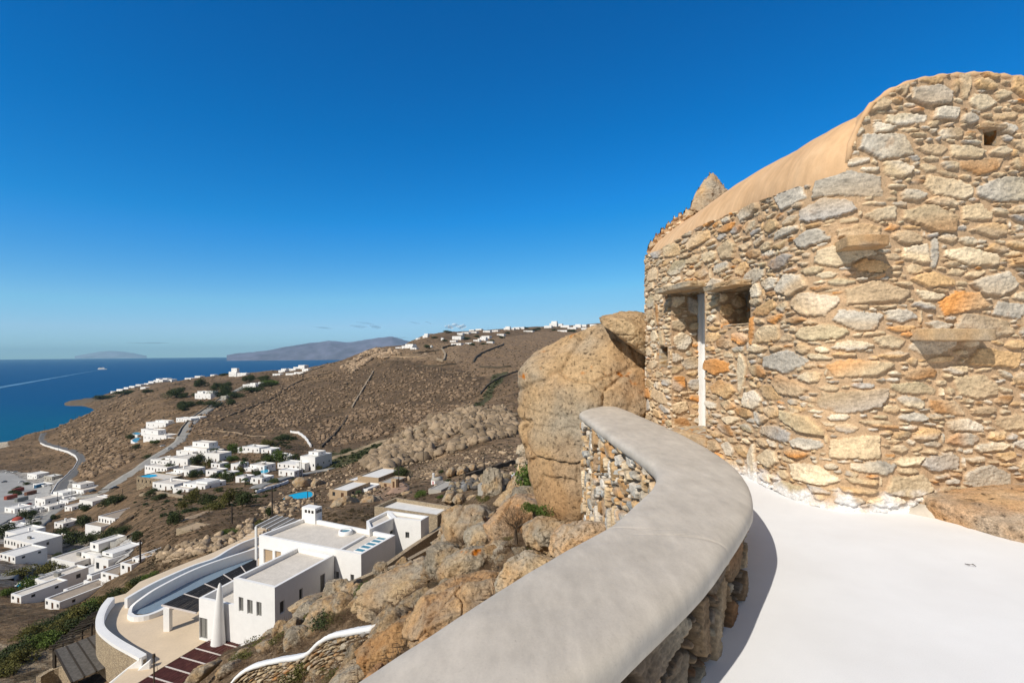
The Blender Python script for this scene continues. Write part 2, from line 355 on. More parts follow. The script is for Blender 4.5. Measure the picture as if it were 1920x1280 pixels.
sea = mesh_np('sea_water', Vs, [Fs3, Fs4], ms); tag(sea, kind='structure')

# ---- far islands
def island(name, uprof, d, depth, colr, label_kind='structure', seed=0):
    nx, ny = 260, 24
    us = np.array([p[0] for p in uprof], float); vt = np.array([p[1] for p in uprof], float)
    uq = np.linspace(us[0], us[-1], nx); vq = np.interp(uq, us, vt)
    V_ = []; 
    for j in range(ny):
        f = j / (ny - 1); prof = math.sin(PI * f) ** .8 if 0 < f < 1 else 0
        for i in range(nx):
            a, bb = ray(uq[i], vq[i]); hgt = max(HC - bb * d, 0); y = d + (f - .5) * depth
            V_.append((a * y, y, -3 + (hgt + 3) * prof))
    V_ = np.array(V_); V_[:, 2] += np.clip(V_[:, 2], 0, 60) / 60 * fbm(V_ / 900 + seed, 4, ridged=True) * 45
    ix = np.arange(nx * ny).reshape(ny, nx); q = np.stack([ix[:-1, :-1].ravel(), ix[:-1, 1:].ravel(), ix[1:, 1:].ravel(), ix[1:, :-1].ravel()], 1)
    return tag(mesh_np(name, V_, q, simple('soil_or_haze_' + name, colr, .95, .28, .0008, scale2=.003)), kind='structure')
island('island_ridge', [(425,668),(445,664.5),(470,662),(500,659.5),(540,652),(580,645.5),(620,641),(650,643.5),(680,640),(705,636),(735,632.5),(760,640),(800,648),(860,655),(900,668)], 14000, 4200, (.15, .155, .22))  # bluish tint: distance haze painted into the soil colour
island('faint_island', [(140,668),(165,664),(190,659.5),(205,658.5),(230,660),(250,662),(275,668)], 33000, 4000, (.22, .26, .34), seed=5)  # pale blue is painted haze for the greater distance, not soil

island('headland', [(116,762),(122,756),(132,752.5),(145,751),(160,750),(180,748.5),(200,747),(225,744),(250,742)], 1400, 130, (.17,.13,.09), seed=3)
# ================================================================ MASONRY
PAL = [((214,190,154),5),((224,204,172),4),((208,172,126),3),((196,186,170),2.6),((224,210,188),2.2),((176,134,92),1.1),((198,180,146),1.2),((212,150,88),.9),((202,176,142),5),((182,174,164),1.2)]
PALC = np.array([lin(p[0]) for p in PAL]); PALW = np.array([p[1] for p in PAL]); PALW = PALW / PALW.sum()
def masonry(L, H, res, seed, classes, gap=.018, prot=(.012, .045), mortar=(222,188,150), edge=.022, alb=.86, deep=0.0, upright=0.0, palc=PALC, palw=PALW, holes=()):
    rs = np.random.RandomState(seed); nx, ny = int(L / res) + 1, int(H / res) + 1
    occ = np.zeros((ny, nx), bool); hgt = np.zeros((ny, nx)); col = np.tile(np.array(lin(mortar)), (ny, nx, 1)); mask = np.zeros((ny, nx))
    for (x0, x1, z0, z1) in holes:
        occ[max(0, int(z0/res)):int(z1/res)+1, max(0, int(x0/res)):int(x1/res)+1] = True
    gy0, gx0 = np.mgrid[0:ny, 0:nx]
    rag = fbm(np.stack([gx0.ravel() * res * 19, gy0.ravel() * res * 30, np.full(nx * ny, seed * 1.3)], 1), 4, .65).reshape(ny, nx) * .030
    for (wa, wb, ha, hb, tries) in classes:
        tries = int(tries * L * H)
        cx_ = rs.uniform(0, L, tries); cy_ = rs.uniform(0, H, tries); W_ = rs.uniform(wa, wb, tries); H_ = rs.uniform(ha, hb, tries); sw = rs.rand(tries) < upright
        for k in range(tries):
            cx, cy = cx_[k], cy_[k]; hw, hh = W_[k] / 2, H_[k] / 2
            if sw[k]: hw, hh = hh, hw
            i, j = int(cy / res), int(cx / res)
            if occ[i, j]: continue
            i0, i1, j0, j1 = max(0, int((cy - hh - gap) / res)), min(ny, int((cy + hh + gap) / res) + 2), max(0, int((cx - hw - gap) / res)), min(nx, int((cx + hw + gap) / res) + 2)
            o = occ[i0:i1, j0:j1]
            if o[::3, ::3].mean() > .12: continue
            ns = rs.randint(4, 8); th = np.sort((np.arange(ns) + rs.uniform(-.33, .33, ns)) * 2 * PI / ns + rs.uniform(0, 6))
            rot = rs.normal(0, .09); cr, sr = math.cos(rot), math.sin(rot)
            px = gx0[i0:i1, j0:j1] * res - cx; py = gy0[i0:i1, j0:j1] * res - cy
            qx, qy = px * cr + py * sr, -px * sr + py * cr
            nxn = np.cos(th) / hw; nyn = np.sin(th) / hh; ln = np.hypot(nxn, nyn); rr_ = rs.uniform(.80, 1.0, ns)
            g = np.max((qx[..., None] * nxn + qy[..., None] * nyn - rr_) / ln, axis=2)
            g = g + rag[i0:i1, j0:j1] * min(1.0, hh * 14)
            if (o & (g < gap)).any(): continue
            ins = g < 0
            if ins.sum() < 6: continue
            o |= ins
            pr = rs.uniform(*prot); e = np.clip(-g / edge, 0, 1); e = 1 - (1 - e) ** 2.2
            tl = rs.normal(0, .035, 2)
            h = pr * e + (tl[0] * qx + tl[1] * qy) * e
            hgt[i0:i1, j0:j1][ins] = h[ins]; mask[i0:i1, j0:j1][ins] = np.clip(e * 3, 0, 1)[ins]
            cc = palc[rs.choice(len(palc), p=palw)] * rs.uniform(.8, 1.2); c2 = palc[rs.choice(len(palc), p=palw)]
            mx = np.clip(.25 + .9 * (qx * rs.normal() / hw + qy * rs.normal() / hh) * .5, 0, .65)[..., None]
            cf = cc * (1 - mx) + c2 * mx
            col[i0:i1, j0:j1][ins] = cf[ins]
    P = np.stack([gx0.ravel() * res, gy0.ravel() * res, np.full(nx * ny, seed * 3.7)], 1)
    m = mask.ravel()
    n1 = fbm(P * np.array([5, 14, 1]), 4, .6); n2 = fbm(P * np.array([16, 34, 1]) + 4, 3, .6, ridged=True); n3 = fbm(P * 2.2 + 8, 3)
    h = hgt.ravel() + m * (n1 * .013 + n2 * .014) + (1 - m) * (n1 * .006 + n3 * .008 - deep * (1 + .4 * n1))
    c = col.reshape(-1, 3) * (1 + (.42 * n1 + .38 * n2) * (.22 + .78 * m))[:, None]
    if deep: c = np.where((m < .5)[:, None], c * .8, c)
    rust = np.clip(fbm(P * 7 + 21, 4) * 3 - .9, 0, 1) * m
    c = c * (1 - .40 * rust[:, None]) + np.array(lin((196, 132, 66))) * .40 * rust[:, None]
    return h.reshape(ny, nx), np.clip(c * alb, .01, .9).reshape(ny, nx, 3), m.reshape(ny, nx)
def attr_mat(name, grain=55.0, rough=.93, bs=.45, bd=.006, var=.28):
    m, t, b = new_mat(name, rough, .15)
    a = N(t, 'ShaderNodeAttribute', attribute_name='Col')
    n1 = noise_tex(t, grain, 5, .7); r1 = ramp(t, n1.outputs[0], [(.3, 1 - var), (.7, 1 + var)]); o = mulc(t, a.outputs['Color'], r1.outputs[0])
    n2 = noise_tex(t, grain / 5, 5, .65); r2 = ramp(t, n2.outputs[0], [(.3, 1 - var * .6), (.7, 1 + var * .6)]); o = mulc(t, o, r2.outputs[0])
    t.links.new(o, b.inputs['Base Color']); bump(t, b, n1.outputs[0], bs, bd)
    return m
M_STONE = attr_mat('rubble_stone')
M_DARKIN = simple('dark_interior', (.03, .025, .02), .9)
def smooth_path(pts, n=400):
    pts = [np.array(p, float) for p in pts]; P = [2*pts[0]-pts[1]] + pts + [2*pts[-1]-pts[-2]]; out = []
    for i in range(1, len(P) - 2):
        for k in range(30):
            t = k / 30; a, b, c, d = P[i-1], P[i], P[i+1], P[i+2]
            out.append(.5 * (2*b + (c-a)*t + (2*a-5*b+4*c-d)*t*t + (3*b-a-3*c+d)*t**3))
    out.append(pts[-1]); out = np.array(out); s = np.concatenate([[0], np.cumsum(np.linalg.norm(np.diff(out, axis=0), axis=1))])
    return out, s
def along(path, s):
    o, S = path; return np.stack([np.interp(s, S, o[:, k]) for k in range(o.shape[1])], -1)
def normal_at(path, s, side=1):
    e = .06; t = along(path, s + e) - along(path, s - e); t = t[..., :2]; t /= np.linalg.norm(t, axis=-1, keepdims=True) + 1e-9
    return np.stack([t[..., 1], -t[..., 0]], -1) * side
def stone_wall(name, path, z0, ztop, res, seed, classes, parent, side=1, mat=None, holes=(), batter=0.0, floor_z=None, splash=None, **kw):
    """displaced rubble face following path; ztop(s, u) gives the upper edge; holes = [(s0,s1,z0,z1)]"""
    L = path[1][-1]; nx = int(L / res) + 1; sg = np.arange(nx) * res
    pl_ = along(path, sg); tops = ztop(sg, pl_); H = tops.max() - z0
    hh, cc, mk = masonry(L, H, res, seed, classes, holes=[(a, b, c - z0, d - z0) for a, b, c, d in holes], **kw)
    ny, nx = hh.shape; sg = np.arange(nx) * res; pl_ = along(path, sg); tops = ztop(sg, pl_); nn = normal_at(path, sg, side)
    zz = z0 + np.arange(ny) * res
    hh = np.minimum(hh, .2)
    Xg = pl_[None, :, 0] + nn[None, :, 0] * (hh + batter * (z0 + H - zz)[:, None]); Yg = pl_[None, :, 1] + nn[None, :, 1] * (hh + batter * (z0 + H - zz)[:, None]); Zg = np.repeat(zz[:, None], nx, 1)
    Zg = np.minimum(Zg, tops[None, :])
    if splash is not None:      # whitewash slopped on to the foot of the wall
        kk = np.clip(1.35 - (Zg - splash) / .13 + 1.6 * fbm(np.stack([Xg.ravel() * 5, Yg.ravel() * 5, Zg.ravel() * 5], 1), 4).reshape(Zg.shape), 0, .85)[..., None]; cc = cc * (1 - kk) + .78 * kk
    ix = np.arange(nx * ny).reshape(ny, nx)
    q = np.stack([ix[:-1, :-1], ix[:-1, 1:], ix[1:, 1:], ix[1:, :-1]], -1)
    keep = (zz[:-1, None] < tops[None, :-1]) & (zz[:-1, None] < tops[None, 1:])
    sc = (sg[:-1] + res / 2)[None, :]; zc = (zz[:-1] + res / 2)[:, None]
    for (a, b, c, d) in holes: keep &= ~((sc > a) & (sc < b) & (zc > c) & (zc < d))
    q = q[keep]
    if side > 0: pass
    V = np.stack([Xg.ravel(), Yg.ravel(), Zg.ravel()], 1)
    used = np.unique(q); mp_ = np.full(len(V), -1); mp_[used] = np.arange(len(used))
    o = mesh_np(name, V[used], mp_[q], mat or M_STONE, parent, cols=cc.reshape(-1, 3)[used]); return o

# ================================================================ PATIO FLOOR
ZF = HC - 1.70
M_FLOOR, t, b = new_mat('white_plaster_floor', .75, .2)
nf = noise_tex(t, 1.3, 6, .6); rf = ramp(t, nf.outputs[0], [(.3, (.795, .79, .785)), (.7, (.865, .865, .865))]); 
nf2 = noise_tex(t, 160, 3, .7); rf2 = ramp(t, nf2.outputs[0], [(.3, .94), (.6, 1.02)]); t.links.new(mulc(t, rf.outputs[0], rf2.outputs[0]), b.inputs['Base Color'])
nb1 = bump(t, b, nf.outputs[0], .25, .03); bump(t, b, nf2.outputs[0], .22, .004, nb1)
HOUSE = smooth_path([(5.2,11.9),(3.9,11.4),(3.05,10.95),(2.72,10.35),(2.72,9.4),(2.85,8.6),(2.98,8.0),(3.11,7.3),(3.17,6.94),(3.18,6.2),(3.27,5.65),(3.55,5.40),(4.07,5.37),(5.2,5.5),(6.6,5.75),(8.2,6.3)])
# cap edges, traced on the level of the cap
CL_px = [(560,1385),(700,1280),(800,1213),(950,1113),(1060,1047),(1140,1000),(1192,955),(1224,920),(1229,893),(1205,870),(1150,829),(1112,801),(1086,780)]
CR_px = [(1010,1400),(1165,1272),(1232,1205),(1316,1124),(1364,1056),(1397,1005),(1412,968),(1405,928),(1378,890),(1337,859),(1270,821),(1205,790),(1150,766)]
CLw = [onz(u, v, 1.16).xy for u, v in CL_px]; CRw = [onz(u, v, 1.19).xy for u, v in CR_px]
def _ext(Lw): 
    d = (Lw[0] - Lw[1]).normalized(); return [Lw[0] + d * 3.0 + Vector((-.4, -1.2)), Lw[0] + d * 1.2 + Vector((-.05,-.2))] + list(Lw)
CLp = smooth_path([tuple(p) for p in _ext(CLw)]); CRp = smooth_path([tuple(p) for p in _ext(CRw)])
mid = smooth_path([tuple((a + b) / 2) for a, b in zip(_ext(CLw), _ext(CRw))])
bm = bmesh.new()
right = [tuple(p) for p in HOUSE[0][60:]][::12]
left = [tuple(p) for p in mid[0][::12]]
poly = left + [(2.2, 10.9), (3.2, 11.2)] + right + [(9.5, 5), (9.5, -6), (left[0][0], -6)]
fv = [bm.verts.new((x, y, ZF)) for x, y in poly]; f = bm.faces.new(fv)
bmesh.ops.triangulate(bm, faces=[f])
floor = obj('patio_floor', bm, M_FLOOR); tag(floor, kind='structure')

# ================================================================ PARAPET WITH CEMENT CAP
par = empty('parapet_wall', (1.0, 3.0, ZF)); par['label'] = 'low curved rubble stone parapet with smooth rounded grey cement cap beside the white patio'; par['category'] = 'parapet'
par_inv = Matrix.Translation(-Vector((1.0, 3.0, ZF)))
M_CEM, t, b = new_mat('smooth_cement', .62, .3)
nc1 = noise_tex(t, 1.6, 7, .62); r1 = ramp(t, nc1.outputs[0], [(.28, (.50, .445, .37)), (.5, (.575, .513, .43)), (.72, (.64, .575, .485))])
mpc = N(t, 'ShaderNodeMapping'); tcc = N(t, 'ShaderNodeTexCoord'); mpc.inputs['Scale'].default_value = (9, 3, 4); mpc.inputs['Rotation'].default_value = (0, 0, .6); t.links.new(tcc.outputs['Object'], mpc.inputs[0])
nc2 = noise_tex(t, 1, 6, .7, vec=mpc.outputs[0]); r2 = ramp(t, nc2.outputs[0], [(.3, .84), (.7, 1.12)])
nc3 = noise_tex(t, 95, 4, .75); r3 = ramp(t, nc3.outputs[0], [(.27, .72), (.36, .97), (.7, 1.05)])
nc4 = N(t, 'ShaderNodeTexVoronoi'); nc4.inputs['Scale'].default_value = 7; t.links.new(tcc.outputs['Object'], nc4.inputs['Vector']); r4 = ramp(t, nc4.outputs['Distance'], [(.015, .45), (.03, 1.0)])
t.links.new(mulc(t, mulc(t, mulc(t, r1.outputs[0], r2.outputs[0]), r3.outputs[0]), r4.outputs[0], fac=.7), b.inputs['Base Color'])
bb = bump(t, b, nc2.outputs[0], .12, .01); bump(t, b, nc3.outputs[0], .06, .002, bb)
nS, nT = 700, 56
fr = np.linspace(0, 1, nS); Lp = along(CLp, fr * CLp[1][-1]); Rp = along(CRp, fr * CRp[1][-1])
# pair the two edges through the traced control points
kL = np.concatenate([np.arange(0, len(CLp[0]))]) / (len(CLp[0]) - 1)
Lp = np.stack([np.interp(fr, kL, CLp[0][:, k]) for k in (0, 1)], -1); Rp = np.stack([np.interp(fr, kL, CRp[0][:, k]) for k in (0, 1)], -1)
th = np.linspace(-.35, PI + .35, nT); cx = np.cos(th); sx_ = np.sin(th)
q = .5 - .5 * np.sign(cx) * np.abs(cx) ** .42; zt = np.where(sx_ >= 0, -.12 + .12 * np.abs(sx_) ** .45, -.12 + sx_ * .10)
q = np.where(sx_ < 0, .5 - (.5 + sx_ * .10) * np.sign(cx), q)
mP = (Lp[:, None, :] * (1 - q)[None, :, None] + Rp[:, None, :] * q[None, :, None])
arc = np.concatenate([[0], np.cumsum(np.linalg.norm(np.diff((Lp + Rp) / 2, axis=0), axis=1))])
Zc = HC - 1.075 + zt[None, :] + 0 * arc[:, None]
pn = np.stack([mP[..., 0].ravel(), mP[..., 1].ravel(), 0 * Zc.ravel()], 1)
Zc = Zc + (fbm(pn * 1.1, 3) * .016 + fbm(pn * 4 + 3, 2) * .004).reshape(Zc.shape)
# trowel joint across the cap
jp = np.array(onz(1270, 1002, 1.08).xy); jd = np.array((onz(1400, 1018, 1.08) - onz(1140, 985, 1.08)).xy); jd /= np.linalg.norm(jd)
jn = np.array((-jd[1], jd[0])); off = (mP - jp) @ jn + .02 * np.sin(((mP - jp) @ jd) * 5)
Zc = Zc - .007 * np.exp(-(off / .009) ** 2)
ix = np.arange(nS * nT).reshape(nS, nT); qd = np.stack([ix[:-1, :-1].ravel(), ix[1:, :-1].ravel(), ix[1:, 1:].ravel(), ix[:-1, 1:].ravel()], 1)
V = np.stack([mP[..., 0].ravel(), mP[..., 1].ravel(), Zc.ravel()], 1)
capo = mesh_np('cap', V, [qd, ix[-1][None, ::-1].repeat(1, 0)], M_CEM, par); capo.matrix_parent_inverse = par_inv
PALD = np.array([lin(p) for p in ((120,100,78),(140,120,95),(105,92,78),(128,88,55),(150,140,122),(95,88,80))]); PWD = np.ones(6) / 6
def inset(path, dist, side):
    s = np.linspace(0, path[1][-1], 160); p = along(path, s) - normal_at(path, s, side) * dist; return (p, np.concatenate([[0], np.cumsum(np.linalg.norm(np.diff(p, axis=0), axis=1))]))
sgnR = 1 if normal_at(CRp, np.array([CRp[1][-1] * .6]), 1)[0][0] > 0 else -1
insR = inset(CRp, .085, sgnR); insL = inset(CLp, .075, -sgnR)
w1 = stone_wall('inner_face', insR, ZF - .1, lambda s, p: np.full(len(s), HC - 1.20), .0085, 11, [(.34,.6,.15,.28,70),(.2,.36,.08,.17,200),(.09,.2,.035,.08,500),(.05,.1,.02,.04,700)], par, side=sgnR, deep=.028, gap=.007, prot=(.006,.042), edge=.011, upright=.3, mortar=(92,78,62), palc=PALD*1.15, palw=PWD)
w1.matrix_parent_inverse = par_inv
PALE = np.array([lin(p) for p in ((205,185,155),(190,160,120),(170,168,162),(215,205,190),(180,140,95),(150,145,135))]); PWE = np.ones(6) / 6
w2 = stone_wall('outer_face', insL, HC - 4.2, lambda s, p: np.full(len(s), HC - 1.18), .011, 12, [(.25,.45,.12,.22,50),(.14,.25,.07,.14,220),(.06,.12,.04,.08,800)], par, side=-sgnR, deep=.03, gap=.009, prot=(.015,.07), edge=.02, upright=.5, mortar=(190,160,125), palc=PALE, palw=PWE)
w2.matrix_parent_inverse = par_inv

# ================================================================ STONE HOUSE
house = empty('stone_house', (3.6, 6.5, ZF)); tag(house, 'tall rubble stone house with tan plaster vaulted roof standing beside the white patio', 'house')
hinv = Matrix.Translation(-Vector((3.6, 6.5, ZF)))
def hp(o): o.matrix_parent_inverse = hinv; return o
TOPPX = np.array([(1150,500),(1205,482),(1240,468),(1300,432),(1400,388),(1500,350),(1570,330),(1588,322),(1592,300),(1604,262),(1622,222),(1645,192),(1680,168),(1720,152),(1780,142),(1850,138),(1920,146),(2000,170),(2100,230),(2600,400)], float)
def house_top(s, p):
    u = U0 + p[:, 0] / p[:, 1] * F
    z = np.interp(u, TOPPX[:, 0], TOPPX[:, 1]); b = (z - (V0 - (u - U0) * math.tan(ROLL))) / F
    t_ = HC - b * p[:, 1]
    return np.where(s < s_corner, HC + 1.95, t_)
o_, S_ = HOUSE; s_corner = float(S_[np.argmin(np.linalg.norm(o_ - np.array([2.72, 10.35]), axis=1))])
us_ = U0 + o_[:, 0] / o_[:, 1] * F
def s_at_u(u): 
    m = S_ > s_corner; return float(np.interp(u, us_[m], S_[m]))
sd0, sd1 = s_at_u(1262), s_at_u(1325); sw0, sw1 = s_at_u(1352), s_at_u(1408); sn0, sn1 = s_at_u(1236), s_at_u(1252); sh0, sh1 = s_at_u(1848), s_at_u(1872)
def zpx(s, v): p = along(HOUSE, np.array([s]))[0]; u = U0 + p[0] / p[1] * F; return HC - (v - (V0 - (u - U0) * math.tan(ROLL))) / F * p[1]
sd1 = s_at_u(1322)
HOL = [(sd0, sd1, zpx(sd0, 800), zpx(sd0, 552)), (sw0, sw1, zpx(sw0, 612), zpx(sw0, 548)), (sn0, sn1, zpx(sn0, 690), zpx(sn0, 650)), (sh0, sh1, zpx(sh0, 272), zpx(sh0, 242))]
CLS = [(.45,.75,.17,.27,6),(.3,.5,.1,.18,46),(.2,.36,.06,.12,190),(.11,.24,.032,.07,620),(.06,.13,.02,.042,900)]
hp(stone_wall('wall', HOUSE, ZF - .12, house_top, .0105, 5, CLS, house, side=1 if normal_at(HOUSE, np.array([s_at_u(1420)]), 1)[0][0] < 0 else -1, holes=HOL, gap=.007, upright=.06, deep=.003, edge=.008, prot=(.008, .034), splash=ZF, alb=.82))
HS = 1 if normal_at(HOUSE, np.array([s_at_u(1420)]), 1)[0][0] < 0 else -1
def recess(name, s0, s1, z0, z1, depth, back_mat, parent, skip=False):
    p0, p1 = along(HOUSE, np.array([s0]))[0], along(HOUSE, np.array([s1]))[0]; nn = normal_at(HOUSE, np.array([(s0 + s1) / 2]), HS)[0]
    res = .02; rs = np.random.RandomState(3)
    def face(a, b, c, key):      # quad grid a + u*b + v*c with rough stone relief
        nb, nc = max(3, int(np.linalg.norm(b) / res)), max(3, int(np.linalg.norm(c) / res))
        U, W = np.meshgrid(np.linspace(0, 1, nb), np.linspace(0, 1, nc)); P = a + U[..., None] * b + W[..., None] * c
        nrm = np.cross(b, c); nrm /= np.linalg.norm(nrm); Pf = P.reshape(-1, 3)
        edge = np.minimum(np.minimum(U, 1 - U), np.minimum(W, 1 - W)).ravel(); k = np.clip(edge * 8, 0, 1)
        Pf2 = Pf + nrm * ((fbm(Pf * np.array([4, 4, 11]), 3, ridged=True) * .03) * k)[:, None]
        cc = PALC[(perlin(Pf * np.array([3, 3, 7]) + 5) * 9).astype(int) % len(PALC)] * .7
        ii = np.arange(nb * nc).reshape(nc, nb); return Pf2, np.stack([ii[:-1, :-1].ravel(), ii[:-1, 1:].ravel(), ii[1:, 1:].ravel(), ii[1:, :-1].ravel()], 1), cc
    P0 = np.array([*p0, z0]); P1 = np.array([*p1, z0]); In = np.array([-nn[0], -nn[1], 0]) * depth; Up = np.array([0, 0, z1 - z0])
    Vs, Fs, Cs, o = [], [], [], 0
    for a, b, c in (() if skip else ((P0, In, Up),)) + ((P1, In, Up), (P0, P1 - P0, In), (P0 + Up, P1 - P0, In)) + (((P0 + In, P1 - P0, Up),) if back_mat is None else ()):
        v, f, cc = face(a, b, c, 0); Vs.append(v); Fs.append(f + o); Cs.append(cc); o += len(v)
    ob = hp(mesh_np(name, np.concatenate(Vs), np.concatenate(Fs), M_STONE, parent, cols=np.concatenate(Cs)))
    return P0, P1, In, Up
M_DOOR = simple('pale_painted_wood', (.80, .79, .77), .6, .06, 4)
P0, P1, In, Up = recess('door_reveal', *HOL[0], .56, 1, house, skip=True)
for hole_, nm_, dpt in ((HOL[0], 'door_jamb', .6), (HOL[1], 'window_jamb', .44)):
    q0 = along(HOUSE, np.array([hole_[0]]))[0]; q1 = along(HOUSE, np.array([hole_[1]]))[0]; nq = normal_at(HOUSE, np.array([(hole_[0] + hole_[1]) / 2]), HS)[0]; pj = (np.array([q0 + nq * .03, q0 - nq * dpt]), np.array([0, dpt + .03]))
    sj = 1 if normal_at(pj, np.array([.1]), 1)[0] @ (q1 - q0) > 0 else -1
    hp(stone_wall(nm_, pj, hole_[2] - .02, lambda s, p, z=hole_[3]: np.full(len(s), z + .01), .0105, 41, [(.22,.4,.12,.3,60),(.12,.26,.06,.14,200),(.06,.14,.03,.06,500)], house, side=sj, gap=.007, edge=.008, prot=(.008, .035), deep=.004))
bm = bmesh.new(); e = (P1 - P0); e /= np.linalg.norm(e); inn = In / np.linalg.norm(In)
def slab(bm, a, b_, c_, d_):       # box from corner a with three edge vectors
    vs_ = []
    for i in (0, 1):
        for j in (0, 1):
            for k in (0, 1): vs_.append(bm.verts.new(tuple(a + b_ * i + c_ * j + d_ * k)))
    for f in ((0,1,3,2),(4,6,7,5),(0,4,5,1),(2,3,7,6),(0,2,6,4),(1,5,7,3)): bm.faces.new([vs_[i] for i in f])
slab(bm, P0 + In * .93 - e * .05, P1 - P0 + e * .1, inn * .06, Up); door = hp(obj('door', bm, M_DOOR, house))
bm = bmesh.new()
for q_ in (P0 + In * .84 + e*.01, P1 + In * .84 - e * .09): slab(bm, q_, e * .08, inn * .05, Up)
slab(bm, P0 + In * .84 + e * .09 + Up * .96, (P1 - P0) - e * .18, inn * .05, Up * .04); fr_ = hp(obj('door_frame', bm, M_DOOR, house))
recess('window_niche', *HOL[1], .42, None, house, skip=True); recess('wall_niche', *HOL[2], .3, None, house); recess('vent_hole', *HOL[3], .45, None, house)
def rock_mesh(P, lvl, p=16, disp=.06, fine=.02, seed=0, center=None, crack=.0, freq=1.0, cuts=0, joint=1.0):
    """rounded rock whose faces follow the convex hull of points P"""
    bm = bmesh.new(); vs_ = [bm.verts.new(tuple(q)) for q in P]; r = bmesh.ops.convex_hull(bm, input=vs_); bm.normal_update()
    pls = [(np.array(f.normal), np.array(f.verts[0].co)) for f in bm.faces]; bm.free()
    c0 = np.mean(np.array(P), axis=0) if center is None else np.array(center)
    if cuts:      # chiselled facets
        rc = np.random.RandomState(int(seed) + 77); dr_ = rc.normal(size=(cuts, 3)); dr_ /= np.linalg.norm(dr_, axis=1)[:, None]; Pa = np.array(P) - c0
        pls += [(d_, c0 + d_ * (Pa @ d_).max() * rc.uniform(.80, .93)) for d_ in dr_]
    Ns = np.array([a for a, b in pls]); Of = np.array([a @ (b - c0) for a, b in pls]); sg = np.sign(Of); Ns = Ns * sg[:, None]; Of = np.abs(Of) + 1e-4
    D_, F_ = ico(lvl)
    # sample density follows the body's own proportions
    ext = np.ptp(np.array(P), axis=0); Dd = D_ * ext; Dd /= np.linalg.norm(Dd, axis=1)[:, None]
    q = np.maximum(Dd @ Ns.T, 0) / Of; r = (q ** p).sum(1) ** (-1 / p)
    V = c0 + Dd * r[:, None]
    size = float(np.mean(ext)); 
    n = V - c0; n /= np.linalg.norm(n, axis=1)[:, None]
    s1 = V / size * 1.6 * freq + seed * 5.1
    V = V + n * (fbm(s1, 3) * disp * size + fbm(V / size * 6 * freq + seed, 4, .6, ridged=True) * fine * size)[:, None]
    # angular, weathered relief: stepped strata plus ridges
    st = perlin(V / size * np.array([1.2, 1.2, 3.2]) * freq + seed * 2.7); V = V + n * ((np.round(st * 4) / 4 - st) * fine * 1.3 * size)[:, None]
    if cuts and lvl >= 5:      # joints: blocks standing proud of each other with dark clefts between
        rc = np.random.RandomState(int(seed) + 5); S_d = rc.uniform(-.55, .55, (26, 3)) * ext + c0; W_ = (V + fbm(V / size * 5, 3)[:, None] * .06 * size) / ext
        dm = np.linalg.norm(W_[:, None] - (S_d / ext)[None], axis=2); od = np.sort(dm, axis=1); ci = dm.argmin(1); gp = od[:, 1] - od[:, 0]
        V = V + n * (rc.uniform(-.035, .035, 26)[ci] * joint * np.clip(gp / .02, 0, 1) - (.03 if joint == 1 else .014) * np.exp(-(gp / .008) ** 2))[:, None] * size
    if lvl >= 6: V = V + n * (fbm(V * 9, 4, .65, ridged=True) * .022 + fbm(V * np.array([2.5, 2.5, 1.2]), 3) * .05)[:, None]
    if crack:
        k = np.abs(fbm(s1 * np.array([.5, .5, 1.3]) + 9, 3)); V = V - n * (np.exp(-(k / .018) ** 2) * crack * size)[:, None]
    return V, F_
_ico = {}
def ico(l):
    if l not in _ico:
        bm = bmesh.new(); bmesh.ops.create_icosphere(bm, subdivisions=l, radius=1); _ico[l] = (np.array([v.co for v in bm.verts]), np.array([[v.index for v in f.verts] for f in bm.faces])); bm.free()
    return _ico[l]
def rock_cols(V, seed, tint=(1, 1, 1), lichen=.0, grey=.4, lichen_c=(205, 120, 20), alb=.7, fs=1.0):
    P = V + seed * 3.3
    a, b_, g = np.array(lin((214, 186, 146))), np.array(lin((192, 154, 112))), np.array(lin((180, 172, 156)))
    m1 = np.clip(.5 + fbm(P * .55 * fs, 4) * 1.4, 0, 1)[:, None]; c = a * (1 - m1) + b_ * m1
    m2 = np.clip(fbm(P * .8 * fs + 11, 4) * 2.2 + grey, 0, 1)[:, None] * .8; c = c * (1 - m2) + g * m2
    c = c * (1 + .3 * fbm(P * 5 * fs, 4, .7))[:, None] * np.array(tint)
    dk = np.clip(fbm(P * np.array([1, 1, .4]) * 1.7 * fs + 23, 4) * 3 - 1.2, 0, 1)[:, None]; c = c * (1 - .5 * dk)
    if lichen:
        up = np.clip((V[:, 2] - V[:, 2].min()) / (np.ptp(V[:, 2]) + 1e-6), 0, 1)
        l = np.clip(fbm(P * 2.3 * fs + 40, 4, .65) * 6 - 3.0 + lichen * 2.2 * up, 0, 1)[:, None]; c = c * (1 - l) + np.array(lin(lichen_c)) * l
    return np.clip(c * alb, .01, .9)
def lintel(name, s0, s1, zc_, thick, protr, seed, label=None):
    p0, p1 = along(HOUSE, np.array([s0]))[0], along(HOUSE, np.array([s1]))[0]; nn = normal_at(HOUSE, np.array([(s0+s1)/2]), HS)[0]; rs = np.random.RandomState(seed)
    P = []
    for p_ in (p0, p0 * .5 + p1 * .5, p1):
        for o_ in (-.15, protr * rs.uniform(.8, 1.1)):
            for z_ in (-thick / 2, thick / 2): P.append((p_[0] + nn[0] * o_, p_[1] + nn[1] * o_, zc_ + z_ * rs.uniform(.8, 1.1)))
    V, F_ = rock_mesh(P, 5, p=70 if label else 34, disp=.008 if label else .02, fine=.014 if label else .03, seed=seed, cuts=0 if label else 4); o = hp(mesh_np(name, V, F_, M_STONE, house, cols=rock_cols(V, seed, alb=.85, grey=.15, fs=3))); return o
lintel('door_lintel', s_at_u(1254), s_at_u(1327), zpx(sd0, 546), .09, .33, 1)
